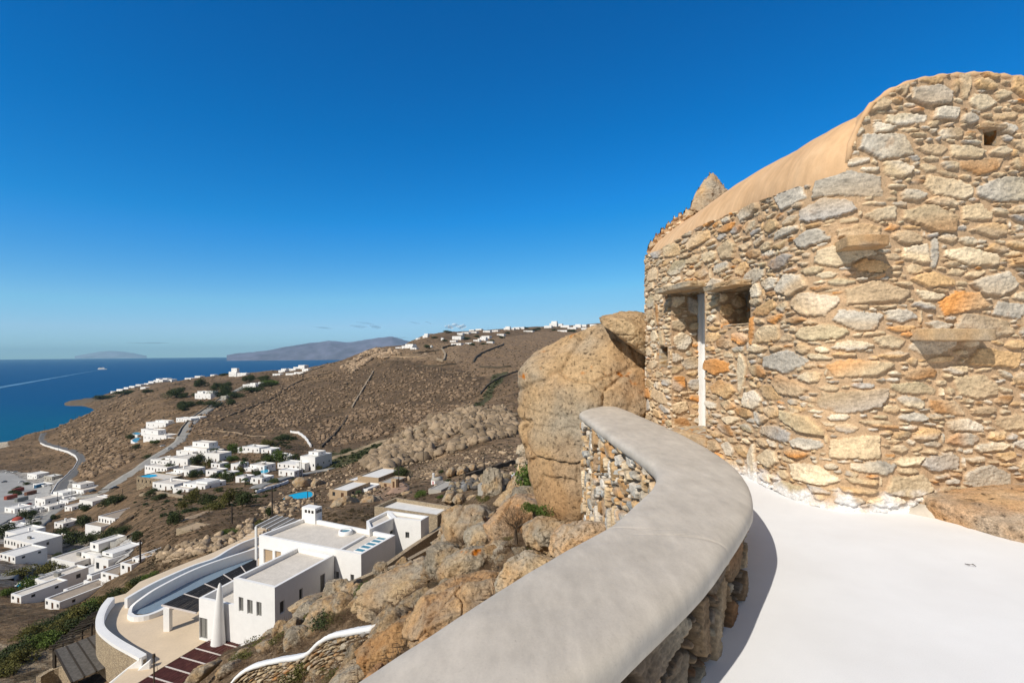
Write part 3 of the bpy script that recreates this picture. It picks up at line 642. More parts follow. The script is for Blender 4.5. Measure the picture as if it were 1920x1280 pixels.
lintel('window_lintel', s_at_u(1343), s_at_u(1413), zpx(sw0, 542), .08, .26, 2)
lintel('ledge_stone', s_at_u(1566), s_at_u(1645), zpx(s_at_u(1600), 462), .11, .34, 3, True)
lintel('ledge_stone', s_at_u(1706), s_at_u(1828), zpx(s_at_u(1765), 628), .12, .22, 4, True)
lintel('hole_lintel', s_at_u(1836), s_at_u(1884), zpx(sh0, 238), .045, .05, 7)
lintel('threshold', s_at_u(1262), s_at_u(1327), zpx(sd0, 812), .16, .12, 6)
lintel('ledge_stone', s_at_u(1895), s_at_u(1990), zpx(s_at_u(1930), 490), .06, .12, 8)
# plaster barrel vault
M_PLAST, t, b = new_mat('tan_plaster', .9, .12)
np1 = noise_tex(t, 1.4, 7, .65); rp = ramp(t, np1.outputs[0], [(.3, (.58, .36, .19)), (.55, (.69, .45, .255)), (.75, (.76, .54, .33))])
mpp = N(t, 'ShaderNodeMapping'); tcp = N(t, 'ShaderNodeTexCoord'); mpp.inputs['Scale'].default_value = (3, 9, 2); t.links.new(tcp.outputs['Object'], mpp.inputs[0]); np2 = noise_tex(t, 1.2, 6, .7, vec=mpp.outputs[0]); rp2 = ramp(t, np2.outputs[0], [(.3, .85), (.7, 1.12)])
t.links.new(mulc(t, rp.outputs[0], rp2.outputs[0]), b.inputs['Base Color']); bp_ = bump(t, b, np2.outputs[0], .35, .03); bump(t, b, noise_tex(t, 60, 4, .7).outputs[0], .25, .004, bp_)
sv = np.linspace(s_corner - .25, s_at_u(1594), 60); pv = along(HOUSE, sv); nv = normal_at(HOUSE, sv, HS); tp = house_top(np.maximum(sv, s_corner + .01), pv); kf = np.linspace(0, 1, 60)
tp = np.minimum(tp, HC + 1.99)
phi = np.linspace(-.08, PI, 60); ww = 2.1; Vv = []
for i in range(60):
    r_ = 1.07 - .09 * kf[i] ** 1.5; sx0 = pv[i][0] - nv[i][0] * .06 * (1 - kf[i])
    wcur = ww - .7 * kf[i]
    X_ = sx0 + wcur - wcur * np.cos(phi); pw_ = 1.6 - .6 * kf[i]; Z_ = tp[i] - .02 + r_ * np.sign(np.sin(phi)) * np.abs(np.sin(phi)) ** pw_
    Vv.append(np.stack([X_, pv[i][1] + .10 * (X_ - sx0), Z_], 1))
Vv = np.concatenate(Vv); Vv[:, 2] += fbm(Vv * 1.3, 3) * .05
ix = np.arange(3600).reshape(60, 60); hp(mesh_np('roof', Vv, np.stack([ix[:-1, :-1].ravel(), ix[1:, :-1].ravel(), ix[1:, 1:].ravel(), ix[:-1, 1:].ravel()], 1), M_PLAST, house))
# gable coping
bm = bmesh.new(); sc_ = np.linspace(s_at_u(1591), S_[-1] - .05, 90); pc = along(HOUSE, sc_); tc_ = house_top(sc_, pc); nc_ = normal_at(HOUSE, sc_, HS)
tube(bm, [(pc[i][0] - nc_[i][0] * .03, pc[i][1] - nc_[i][1] * .03, tc_[i]) for i in range(90)], [.035 + .008 * math.sin(i * 1.7) for i in range(90)], 10)
hp(obj('coping', bm, M_PLAST, house, True))
bm = bmesh.new()   # thickness behind the gable top
va = [bm.verts.new((pc[i][0] - nc_[i][0] * .02, pc[i][1] - nc_[i][1] * .02, tc_[i] + .02)) for i in range(90)]; vb = [bm.verts.new((pc[i][0] - nc_[i][0] * .5, pc[i][1] - nc_[i][1] * .5, tc_[i] - .04)) for i in range(90)]
for i in range(89): bm.faces.new((va[i], va[i+1], vb[i+1], vb[i]))
hp(obj('gable_top', bm, M_PLAST, house, True))
# far gable with its pointed stone
gpx = np.array([(1212,470),(1222,452),(1240,432),(1262,412),(1275,402),(1296,388),(1305,366),(1318,345),(1334,326),(1345,333),(1356,350),(1368,367),(1400,372),(1500,372)], float)
GP = (np.array([(2.78, 10.5), (6.2, 11.2)]), np.array([0, 3.54]))
def gtop(s, p):
    u = U0 + p[:, 0] / p[:, 1] * F; v = np.interp(u, gpx[:, 0], gpx[:, 1]); v = v + 3.5 * np.sin(u * .55) + 2 * np.sin(u * 1.3); b = (v - (V0 - (u - U0) * math.tan(ROLL))) / F; return HC - b * p[:, 1]
hp(stone_wall('far_gable', GP, HC + 1.2, gtop, .014, 21, [(.25,.4,.1,.18,60),(.12,.22,.06,.12,260),(.06,.12,.03,.06,500)], house, side=1, gap=.014, deep=.01))
sg_ = np.linspace(0, 3.5, 120); pg = along(GP, sg_); tg = gtop(sg_, pg); bm = bmesh.new()
va = [bm.verts.new((pg[i][0], pg[i][1], tg[i])) for i in range(120)]; vb = [bm.verts.new((pg[i][0] + .22, pg[i][1] + .42, tg[i] - .16)) for i in range(120)]; vc = [bm.verts.new((pg[i][0] + .25, pg[i][1] + .42, HC + 1.0)) for i in range(120)]
for i in range(119): bm.faces.new((va[i], va[i+1], vb[i+1], vb[i])); bm.faces.new((vb[i], vb[i+1], vc[i+1], vc[i]))
hp(obj('gable_back', bm, simple('gable_stone', (.42, .33, .22), .95, .3, 9, bs=.5, bd=.03), house))
PK = [at(u, v, d) for u, v, d in ((1298,392,10.35),(1306,366,10.35),(1320,342,10.4),(1335,324,10.5),(1346,332,10.5),(1358,350,10.45),(1372,372,10.4),(1345,392,10.3),(1318,396,10.3),(1335,330,10.9),(1310,375,10.9),(1368,375,10.9),(1335,360,10.25))]
V, F_ = rock_mesh([tuple(q) for q in PK], 6, p=60, disp=.03, fine=.035, seed=91, cuts=3)
hp(mesh_np('pinnacle', V, F_, M_STONE, house, cols=rock_cols(V, 91, grey=.35, fs=2.5, alb=.85)))
# dark body behind the walls so nothing shows through
bm = bmesh.new(); inn_ = along(HOUSE, np.linspace(.3, S_[-1] - .3, 40)) - normal_at(HOUSE, np.linspace(.3, S_[-1] - .3, 40), HS) * .75
# ================================================================ BEDROCK at the foot of the house, twig
def rock_mat(name, grain, bd, mid):
    m = attr_mat(name, grain, .95, .7, bd, .42); t = m.node_tree; b = t.nodes['Principled BSDF']
    bc = b.inputs['Base Color'].links[0].from_socket; nm = b.inputs['Normal'].links[0].from_socket
    n1 = noise_tex(t, mid, 9, .72); r = ramp(t, n1.outputs[0], [(.30, .62), (.44, .95), (.6, 1.06), (.75, 1.25)]); o = mulc(t, bc, r.outputs[0])
    n2 = noise_tex(t, mid * 3.1, 6, .7); r2 = ramp(t, n2.outputs[0], [(.32, .30), (.40, .95), (.60, 1.05), (.70, 1.55)]); o = mulc(t, o, r2.outputs[0], fac=.75)
    t.links.new(o, b.inputs['Base Color']); x = bump(t, b, n1.outputs[0], .9, bd * 7, nm); bump(t, b, r2.outputs[0], .8, bd * 5, x); return m
M_ROCK = rock_mat('granite', 14.0, .03, 1.1)
def rock(name, pts, lvl, label, seed=0, disp=.05, fine=.02, p=14, crack=.015, cat='boulder', group=None, mat=None, **ck):
    P = [tuple(q) if len(q) == 3 and isinstance(q, Vector) else tuple(at(*q)) for q in pts]
    freq = ck.pop('freq', 1.0); cuts = ck.pop('cuts', 0); joint = ck.pop('joint', 1.0)
    V, F_ = rock_mesh(P, lvl, p=p, disp=disp, fine=fine, seed=seed, crack=crack, freq=freq, cuts=cuts, joint=joint)
    o_c = V.mean(0); o_c[2] = V[:, 2].min()
    o = mesh_np(name, V - o_c, F_, mat or M_ROCK, None, cols=rock_cols(V, seed, **ck)); o.location = o_c
    return tag(o, label, cat, group)
M_ROCKN = rock_mat('granite_near', 70.0, .008, 4.5)
fz = lambda u, v: onz(u, v, 1.74)
rock('bedrock', [fz(1725,966), fz(1800,992), fz(1920,1026), fz(2080,1060), fz(2400,1100), onz(1762,945,1.52), onz(1850,942,1.48), onz(1960,942,1.45), onz(2200,950,1.42), onz(1850,985,1.62), onz(1960,1005,1.6), Vector((5.0,6.3,ZF-.1)), Vector((8,6.5,ZF-.1)), Vector((8,6.5,ZF+.3)), Vector((4.6,6.0,ZF+.2))], 6, 'pinkish layered bedrock ledge at the foot of the stone house', 2, disp=.012, fine=.006, p=34, mat=M_ROCKN, tint=(1.04,.95,.90), grey=.5, fs=2.5, alb=1.05, cat='bedrock', freq=2)
V, F_ = rock_mesh([onz(1686,963,1.72), onz(1757,977,1.72), onz(1775,962,1.66), onz(1700,955,1.67), onz(1756,948,1.58), Vector((4.25,5.6,ZF+.06)), Vector((4.8,5.75,ZF+.12)), Vector((4.4,5.8,ZF-.1))], 5, p=9, disp=.004, fine=.002)
hp(mesh_np('cement_patch', V, F_, M_CEM, house))
bm = bmesh.new(); tube(bm, [onz(1809,1056,1.693), onz(1817,1058,1.685), onz(1824,1057,1.68), onz(1830,1061,1.692)], [.002,.004,.004,.002], 6)
tag(obj('twig', bm, simple('dry_twig', (.06, .04, .03)), None), 'small dark curled twig lying on the white patio floor', 'twig')

# ================================================================ BIG BOULDERS between parapet and house
rock('boulder', [(972,694,11.6),(975,800,11.4),(990,885,11.0),(1030,938,10.4),(1095,990,9.9),(1008,664,11.7),(1062,640,11.6),(1118,612,11.3),(1160,612,11.2),(1210,615,11.2),(1250,700,10.9),(1255,850,10.4),(1150,990,9.6),(1100,760,10.1),(1000,700,11.1),(985,690,14),(1200,635,14),(1260,850,14),(1000,900,13.5),(1050,1060,10.4)], 7,
     'huge tan granite boulder with orange lichen along its top, wedged between parapet and stone house', 3, disp=.022, fine=.012, p=70, crack=.010, lichen=.66, grey=.3, fs=.8, tint=(.98,.95,.92), mat=M_ROCKN, alb=.80, cuts=3, joint=.22)
rock('boulder', [(1122,596,10.6),(1126,607,10.4),(1138,590,10.7),(1150,616,10.3),(1160,600,10.1),(1180,610,10.0),(1172,586,10.9),(1206,588,11.1),(1262,640,10.8),(1255,700,10.6),(1218,668,10.4),(1190,650,10.2),(1160,632,10.4),(1130,598,12.0),(1210,590,12.6),(1240,650,12.6)], 6,
     'tan boulder slab with overhanging nose lying on top of the huge boulder against the house', 4, disp=.02, fine=.016, p=60, crack=.012, cuts=3, joint=.3, grey=.1, fs=1.0, mat=M_ROCKN, alb=.82)
# ================================================================ BOULDERS AND PLANTS ON THE SLOPE BELOW THE PARAPET
def hull(px, d0, thick, back=None):
    """outline in picture positions at distance d (or per point), plus a body behind it"""
    P = []
    for q in px:
        d = q[2] if len(q) > 2 else d0; P.append(at(q[0], q[1], d))
    c_ = sum(P, Vector()) / len(P)
    ext = []
    for p_ in P:
        s_ = c_ + (p_ - c_) * .72; ext.append(s_ + Vector((0, thick, -thick * .25)))
    fr_ = [c_ + (p_ - c_) * .62 + Vector((0, -thick * .28, 0)) for p_ in P]
    return P + ext + fr_
RK = [
 ([(833,962),(868,950),(910,948),(928,985),(905,1022),(870,1036),(834,1036)], 23, 5, 6, 'square beige granite block beside the two long retaining walls', dict(p=26, grey=.35)),
 ([(655,1122),(690,1095),(760,1068),(835,1040),(880,1050),(940,1090),(940,1110),(840,1126),(790,1120),(700,1140),(660,1145)], 17.5, 4.2, 7, 'long grey beige granite outcrop running up the slope with small orange lichen spots', dict(p=18, lichen=.30, grey=.4)),
 ([(660,1140),(720,1125),(775,1120),(775,1150),(760,1158),(700,1155),(665,1155)], 17.0, 2.0, 6, 'grey hollowed rock under the long granite outcrop above the white-capped wall', dict(grey=.8, p=14)),
 ([(822,1072),(838,1045),(880,1030),(908,1030),(918,1055),(900,1080),(862,1088),(828,1092)], 13.5, 1.4, 6, 'granite rock with a bright orange lichen crown overhanging a dark hollow', dict(lichen=1.0, grey=.6, p=18)),
 ([(905,1035),(930,1010),(975,1018),(992,1045),(965,1062),(940,1066),(920,1060)], 13.8, 1.6, 6, 'grey rock beside a dark gap, right of the lichen crowned rock', dict(grey=.9, p=16)),
 ([(766,1175),(790,1130),(850,1100),(920,1092),(950,1100),(925,1160),(870,1190),(800,1240),(765,1235)], 10.2, 2.6, 7, 'large rounded pinkish granite boulder against the parapet cap edge', dict(p=22, grey=.15, tint=(1.0,.92,.86), fs=1.6)),
 ([(932,1095),(955,1062),(985,1042),(1025,1052),(1048,1050),(1000,1080),(960,1110),(935,1125)], 8.6, 1.1, 6, 'pale speckled rock with white and yellow lichen next to the parapet cap', dict(lichen=.75, grey=.45, lichen_c=(206,150,30), fs=2, alb=.85)),
 ([(1030,1015),(1060,990),(1100,984),(1150,986),(1120,1012),(1060,1042),(1040,1045)], 7.3, 1.2, 6, 'pale pinkish rock with two orange lichen patches below the outer parapet face', dict(lichen=.6, grey=.4, fs=2, tint=(1.03,.95,.9), alb=.9)),
 ([(985,990),(1010,975),(1055,978),(1070,1000),(1030,1040),(990,1020)], 9.6, 1.5, 6, 'mottled tan rock between the dry thorn bush and the parapet', dict(lichen=.45, grey=.3, fs=1.6)),
 ([(905,985),(940,955),(970,930),(1010,925),(1030,955),(1005,985),(960,1000),(925,1010)], 16.0, 3.5, 6, 'pinkish granite mound behind the dry thorn bush at the foot of the huge boulder', dict(lichen=.3, grey=.1, tint=(1.04,.93,.88), fs=1.2)),
 ([(925,945),(950,920),(985,905),(1000,915),(1005,940),(960,960)], 24, 4, 6, 'smooth tan rock under the green bush left of the huge boulder', dict(grey=.1)),
 ([(950,915),(960,895),(972,885),(985,900),(975,925)], 33, 3, 5, 'small tan rock beside the white shed roof', dict(grey=.1)),
 ([(870,1000),(900,985),(935,990),(950,1015),(915,1035),(880,1030)], 17, 2.4, 6, 'rough grey tan rock below the square granite block', dict(grey=.6)),
 ([(548,1150),(560,1128),(590,1135),(602,1160),(598,1190),(570,1202),(552,1185)], 33, 3.4, 6, 'upright grey granite boulder standing above the white-capped wall', dict(p=20, grey=.7)),
 ([(535,1140),(560,1125),(600,1118),(606,1124),(585,1136),(550,1148)], 37, 2.6, 5, 'flat tan slab of rock leaning at the villa side wall', dict(p=22, grey=.2)),
 ([(585,1130),(625,1122),(655,1125),(660,1150),(620,1165),(592,1158)], 30, 3, 6, 'rounded brownish boulder right of the upright granite boulder', dict(grey=.3)),
 ([(628,1122),(640,1098),(662,1090),(668,1108),(650,1130)], 35, 2.6, 5, 'small leaning rock where the retaining wall ends by the villa', dict(grey=.3)),
 ([(474,1206),(500,1184),(528,1173),(545,1182),(520,1202),(485,1218)], 39, 1.8, 5, 'grey rock at the upper end of the dark red pergola', dict(grey=.7)),
 ([(428,1243),(446,1220),(464,1216),(462,1230),(440,1250)], 36, 1.6, 5, 'dark tan rock beside the middle of the dark red pergola', dict(grey=.5)),
 ([(342,1284),(362,1256),(384,1246),(396,1250),(384,1266),(362,1288)], 33, 1.6, 5, 'lichen-edged rock overhanging the lower end of the dark red pergola', dict(lichen=.7, grey=.3)),
 ([(402,1264),(412,1250),(430,1245),(440,1254),(420,1270),(404,1275)], 31, 1.4, 5, 'rounded grey rock between lichen-edged rock and white-capped wall', dict(grey=.6)),
 ([(610,1285),(640,1262),(690,1250),(700,1262),(690,1300),(620,1310)], 12, 1.6, 6, 'tan rock at the bottom of the picture below the drystone wall', dict(grey=.2)),
 ([(680,1275),(692,1258),(706,1256),(712,1266),(700,1285)], 9.0, .5, 5, 'small pointed rust coloured rock next to the lower cap edge', dict(grey=0, tint=(1.05,.85,.72))),
 ([(700,1200),(740,1170),(770,1165),(775,1240),(735,1262),(700,1258),(672,1222)], 11.8, 2.5, 6, 'brown cracked bedrock face below the dark cave mouth', dict(grey=0, tint=(.95,.82,.68), fs=2, crack=.03)),
 ([(715,1165),(760,1140),(772,1150),(770,1185),(735,1190)], 14.5, 2.0, 6, 'rock wall at the back of the dark cave mouth', dict(grey=.2, tint=(.9,.8,.7))),
 ([(612,958),(628,932),(652,930),(660,945),(650,958),(625,966)], 105, 9, 5, 'large rounded boulder left of the pair behind the villa roof', dict(p=12, grey=.4)),
 ([(664,955),(680,932),(700,928),(716,944),(708,958),(685,966)], 104, 9, 5, 'large rounded boulder right of the pair behind the villa roof', dict(p=12, grey=.4)),
 ([(663,975),(668,956),(682,954),(690,966),(684,980)], 92, 6, 5, 'dark rounded boulder in front of the pair behind the villa roof', dict(p=12, grey=.7)),
 ([(686,965),(694,948),(704,950),(705,968),(696,975)], 92, 5, 5, 'small upright boulder touching the rubble stone annex behind the villa', dict(p=12, grey=.5)),
 ([(600,968),(608,950),(622,955),(628,972),(612,978)], 95, 5, 4, 'tan boulder beside the villa chimney', dict(p=12)),
 ([(834,886),(842,876),(852,877),(852,892),(838,895)], 150, 7, 4, 'round boulder immediately right of the tiny chapel', dict(p=10)),
 ([(851,888),(860,874),(874,872),(878,884),(864,893)], 152, 9, 5, 'largest smooth boulder right of the tiny chapel', dict(p=10)),
 ([(874,878),(882,868),(893,870),(892,880),(880,885)], 158, 7, 4, 'boulder on top right of the group by the chapel', dict(p=10)),
 ([(868,894),(876,887),(884,889),(882,897),(872,898)], 142, 4, 4, 'small boulder at the front of the group by the chapel', dict(p=10)),
 ([(828,940),(836,922),(850,922),(856,938),(842,945)], 80, 5, 5, 'left one of the round boulders behind the rubble annex roof', dict(p=11, grey=.5)),
 ([(848,938),(856,924),(868,926),(870,942),(856,946)], 78, 5, 5, 'middle one of the round boulders behind the rubble annex roof', dict(p=11, grey=.2)),
 ([(872,936),(880,928),(900,926),(912,936),(900,946),(880,946)], 76, 5, 5, 'wide one of the round boulders in front of the concrete ramp', dict(p=11, grey=.4)),
 ([(750,934),(752,922),(768,920),(774,928),(772,936)], 120, 6, 4, 'wide flat boulder just behind the annex roof edge', dict(p=12, grey=.2)),
 ([(268,1062),(276,1042),(292,1038),(310,1048),(312,1062),(285,1072)], 100, 7, 5, 'dark rounded boulder at the upper end of the hedge', dict(p=12, grey=.6)),
 ([(412,1010),(430,995),(455,990),(465,1005),(440,1018)], 96, 6, 4, 'dark rock group beside the slatted villa pergola', dict(p=12, grey=.6)),
 ([(582,905),(590,897),(600,900),(598,915),(586,918)], 210, 8, 4, 'upright tan boulder between the pool and the sand coloured villa', dict(p=12)),
 ([(545,905),(556,893),(575,898),(578,912),(556,916)], 212, 9, 4, 'light boulder left of the sand coloured villa pool', dict(p=12)),
 ([(968,850),(972,835),(982,832),(990,845),(988,858)], 26, 1.2, 5, 'pale stone on top of the small stack left of the huge boulder', dict(p=12, grey=.9, alb=1.0)),
 ([(966,868),(970,858),(988,855),(996,862),(990,872)], 25, 1.4, 5, 'pale flat stone in the middle of the small stack left of the huge boulder', dict(p=12, grey=.9, alb=.95)),
 ([(968,885),(972,870),(992,868),(1000,880),(985,892)], 24, 1.4, 5, 'pale stone at the bottom of the small stack left of the huge boulder', dict(p=12, grey=.7, alb=.95)),
]
for k, (px, d0, th_, lv, lab, kw) in enumerate(RK):
    rock('boulder', hull(px, d0, th_), lv, lab, seed=10 + k, cuts=9 if d0 < 60 else 3, p=kw.pop('p', 14) + (56 if d0 < 60 else 10), disp=kw.pop('disp', .055), fine=kw.pop('fine', .045), crack=kw.pop('crack', .015), mat=M_ROCKN if d0 < 30 else M_ROCK, **kw)

# many similar stones lying on the near slope: individual copies of a few shapes
WALLV = np.array([(420,1292),(445,1264),(470,1247),(495,1239),(530,1231),(566,1225),(588,1214),(604,1198),(625,1186),(660,1178),(706,1170)], float)
def near_poly(u, v):
    if 415 < u < 715 and -26 < v - np.interp(u, WALLV[:, 0], WALLV[:, 1]) < 62: return False
    return bool(in_poly(np.array([u]), np.array([v]), [(415,1290),(478,1222),(530,1188),(620,1105),(700,1070),(800,1050),(840,950),(900,930),(960,900),(990,900),(1040,960),(1000,1040),(900,1090),(760,1180),(640,1285)])[0])
protos = []
for k in range(8):
    rsk = np.random.RandomState(50 + k); P = rsk.normal(size=(9, 3)) * np.array([1, .8, .6]); P /= (np.linalg.norm(P, axis=1)[:, None] ** .8)
    V, F_ = rock_mesh([tuple(p_) for p_ in P], 5, p=70, cuts=8, disp=.05, fine=.07, seed=k, crack=.02); V[:, 2] -= V[:, 2].min() * .55
    me = mesh_np('boulder', V, F_, M_ROCK, None, cols=rock_cols(V * 2, k, grey=[.1,.5,.3,.8][k % 4], alb=.66)); protos.append(me.data); bpy.data.objects.remove(me)
rs = np.random.RandomState(5)
G1 = 'loose granite rocks on the near slope'; n_sc = 0
for k in range(900):
    u, v = rs.uniform(340, 1040), rs.uniform(900, 1285)
    if not near_poly(u, v): continue
    p_ = hit(u, v, 5.0, 60)
    if in_poly(np.array([p_.x]), np.array([p_.y]), VILLA_PAD)[0]: continue
    s_ = rs.uniform(.35, 1.0) ** 2 * (.35 + p_.y * .028)
    o = bpy.data.objects.new('boulder', protos[rs.randint(8)]); COL.objects.link(o); o.location = p_ + Vector((0, 0, -.12 * s_)); o.rotation_euler = (rs.uniform(-.3,.3), rs.uniform(-.3,.3), rs.uniform(0, 6.3)); o.scale = (s_, s_ * rs.uniform(.7, 1.2), s_ * rs.uniform(.6, 1.1))
    tag(o, 'rough granite rock lying loose among dry scrub on the slope below the parapet', 'boulder', G1); n_sc += 1
    if n_sc >= 110: break

# ---- rocks on the far hillside: too many to count, one object per hill zone
def scatter(name, zone_, n_, smin, smax, dr, seed, colr, dens=None, pw=2.2, zs=.7):
    rs = np.random.RandomState(seed); bd, bf = ico(2); us = np.array([p[0] for p in zone_]); vs2 = np.array([p[1] for p in zone_])
    Vs, Fs, Cs, cnt, tries = [], [], [], 0, 0
    U_ = rs.uniform(us.min(), us.max(), n_ * 6); V_ = rs.uniform(vs2.min(), vs2.max(), n_ * 6)
    ok = in_poly(U_, V_, zone_); U_, V_ = U_[ok], V_[ok]
    # first ground hit for all in one go
    X_ = U_ - U0; Y_ = V_ - V0; A_ = (X_ * CR - Y_ * SR) / F; B_ = (X_ * SR + Y_ * CR) / F
    lt = np.log(np.geomspace(dr[0], dr[1], 500)); M_ = bil(Hs, np.repeat(A_[:, None], 500, 1), np.repeat(lt[None], len(A_), 0), NA, NL)
    hitm = M_ <= B_[:, None]; has = hitm.any(1) & ~hitm[:, 0]; j = hitm.argmax(1); d = np.exp(lt[j]); x = A_ * d
    cl = fbm(np.stack([x, d, 0 * x], 1) / 45 + seed, 4); keep = has & (cl * 2.2 + rs.rand(len(x)) > .45)
    x, d = x[keep][:n_], d[keep][:n_]; z = ground(x, d)
    s = smin + (smax - smin) * rs.rand(len(x)) ** pw
    for i in range(len(x)):
        w_ = rs.uniform(.6, 1.5, 3); w_[2] *= zs; a_ = rs.uniform(0, 6.3); ca_, sa_ = math.cos(a_), math.sin(a_)
        q = bd * w_ * (1 + .28 * np.sin(bd[:, [1, 2, 0]] * rs.uniform(2, 5, 3) + rs.uniform(0, 6, 3))) * (1 + rs.uniform(-.13, .13, (len(bd), 1))) * s[i] * .5
        q = np.stack([q[:, 0] * ca_ - q[:, 1] * sa_, q[:, 0] * sa_ + q[:, 1] * ca_, q[:, 2]], 1) + np.array([x[i], d[i], z[i] + s[i] * .12])
        Vs.append(q); Fs.append(bf + i * len(bd)); Cs.append(np.tile(np.array(colr) * rs.uniform(.6, 1.35), (len(bd), 1)))
    o = mesh_np(name, np.concatenate(Vs), np.concatenate(Fs), M_ROCK, None, smooth=False, cols=np.concatenate(Cs))
    return tag(o, None, None, None, 'stuff')
RC = (.235, .165, .108)
o = scatter('hillside_stones', [(560,700),(700,680),(830,690),(900,705),(900,740),(860,785),(780,800),(700,840),(620,850),(560,800),(470,800),(480,750),(520,720)], 5200, .9, 4.2, (380, 1100), 1, RC); tag(o, 'countless pale stones strewn over the dark middle hillside', 'stones')
o = scatter('knoll_stones', [(100,800),(190,765),(235,742),(290,770),(230,815),(250,850),(240,880),(170,920),(150,880),(160,850),(120,830)], 1700, 1.0, 5.0, (400, 1100), 2, (.25,.175,.112)); tag(o, 'pale stones covering the knoll above the winding coast road', 'stones')
o = scatter('heap_stones', [(680,870),(720,835),(800,790),(840,765),(960,770),(970,815),(900,830),(850,850),(760,870),(720,890)], 2300, 1.0, 6.0, (150, 380), 3, (.30,.225,.15), zs=.9, pw=2.4); tag(o, 'jumbled granite stones heaped on the spur left of the huge boulder', 'stones')
o = scatter('crest_stones', [(640,690),(690,655),(740,655),(760,672),(700,672),(660,700)], 500, 2.5, 10, (700, 1200), 4, (.36,.26,.17)); tag(o, 'granite stones crowding the small crest in front of the distant island', 'stones')
o = scatter('slope_stones', [(430,1000),(560,900),(640,870),(800,860),(970,830),(975,900),(840,925),(700,930),(600,940),(480,1010),(300,1060),(260,1040)], 1500, .3, 1.7, (75, 330), 6, (.40,.30,.2)); tag(o, 'scattered stones on the dry slope behind the white villa', 'stones')
o = scatter('west_stones', [(380,735),(560,720),(600,790),(420,825),(360,860),(350,800)], 800, 1.2, 4.5, (350, 900), 7, RC); tag(o, 'sparse stones on the dry field beside the straight road', 'stones')

# ---- plants
def leaf_mat(name, c1, c2, var=.5):
    m, t, b = new_mat(name, .8, .15); oi = N(t, 'ShaderNodeAttribute', attribute_name='Col'); b.inputs['Subsurface Weight'].default_value = 0
    r = ramp(t, oi.outputs['Fac'], [(0, c1), (1, c2)]); t.links.new(r.outputs[0], b.inputs['Base Color']); return m
M_LEAF = leaf_mat('dark_green_foliage', (.022, .032, .013), (.085, .105, .04))
M_LEAF2 = leaf_mat('olive_foliage', (.045, .048, .014), (.17, .155, .045))
M_LEAFB = leaf_mat('bright_green_foliage', (.035, .06, .012), (.13, .18, .04))
M_DRY = leaf_mat('dry_scrub', (.07, .045, .028), (.24, .16, .095))
M_BARK = simple('bark', (.09, .065, .045), .9, .3, 6)
def crown(seed, n=1500, leaf=.06, flat=.7, lumps=9, droop=0.0, spiky=False):
    """leaf sized faces spread through clumped volume; unit radius, base at z=0"""
    rs = np.random.RandomState(seed)
    ctr = rs.normal(size=(lumps, 3)); ctr /= np.linalg.norm(ctr, axis=1)[:, None]; ctr *= rs.uniform(.3, .72, lumps)[:, None]; ctr[:, 2] = np.abs(ctr[:, 2]) * flat; rad = rs.uniform(.26, .46, lumps)
    k = rs.randint(lumps, size=n); d = rs.normal(size=(n, 3)); d /= np.linalg.norm(d, axis=1)[:, None]
    p_ = ctr[k] + d * (rad[k] * rs.uniform(.72, 1.06, n))[:, None] * np.array([1, 1, flat]); p_[:, 2] = np.maximum(p_[:, 2] + .12, .0)
    a = rs.normal(size=(n, 3)); a /= np.linalg.norm(a, axis=1)[:, None]
    if spiky: a = d + a * .4; a[:, 2] = np.abs(a[:, 2]) + .3; a /= np.linalg.norm(a, axis=1)[:, None]
    nn = d + rs.normal(size=(n, 3)) * .7; b_ = np.cross(a, nn); b_ /= np.linalg.norm(b_, axis=1)[:, None] + 1e-9
    L = leaf * rs.uniform(.6, 1.5, n)[:, None]; wd = (.12 if spiky else .62) * L
    Ln = L * (3.2 if spiky else 1)
    V = np.stack([p_ - b_ * wd, p_ + a * Ln * .6 - b_ * wd * .1 * (1 if spiky else 5), p_ + a * Ln, p_ + b_ * wd], 1).reshape(-1, 3)
    sh = np.repeat(np.clip(rs.rand(n) * .6 + .4 * rs.rand(lumps)[k], 0, 1), 4)
    return V, np.arange(4 * n).reshape(-1, 4), np.stack([sh] * 3, 1)
CR_ = {}
def crown_data(kind, idx):
    key = (kind, idx)
    if key not in CR_:
        if kind == 'tree': a = crown(idx, 2600, .055, .75, 12); m = M_LEAF
        elif kind == 'olive': a = crown(20 + idx, 2400, .05, .7, 11); m = M_LEAF2
        elif kind == 'bright': a = crown(40 + idx, 2600, .05, .7, 10); m = M_LEAFB
        elif kind == 'dry': a = crown(60 + idx, 1500, .05, .7, 8, spiky=True); m = M_DRY
        o = mesh_np('crown', a[0], a[1], m, None, smooth=False, cols=a[2]); CR_[key] = o.data; bpy.data.objects.remove(o)
    return CR_[key]
_trunk = {}
def trunk_data(h):
    if h not in _trunk:
        bm = bmesh.new(); tube(bm, [(0,0,-.3),(.02,.01,h*.3),(-.03,.02,h*.6),(.05,0,h)], [.07,.055,.045,.03], 7)
        for a in (0, 2.1, 4.2): tube(bm, [(0,.01,h*.4),(.16*math.cos(a),.16*math.sin(a),h*.75),(.36*math.cos(a),.36*math.sin(a),h*1.05)], [.035,.025,.012], 5)
        o = obj('trunk', bm, M_BARK); _trunk[h] = o.data; bpy.data.objects.remove(o)
    return _trunk[h]
_pk = [0]
def plant(name, loc, r, hgt, kind, label, cat, group=None, trunk=.0):
    _pk[0] += 1; e = empty(name, loc, _pk[0] * 1.7); e.scale = (r, r, hgt)
    c_ = bpy.data.objects.new('crown', crown_data(kind, _pk[0] % 5)); COL.objects.link(c_); c_.parent = e
    if trunk: c_.location = (0, 0, trunk * .8)
    t_ = bpy.data.objects.new('trunk' if trunk else 'stem', trunk_data(max(trunk, .35))); COL.objects.link(t_); t_.parent = e
    return tag(e, label, cat, group)
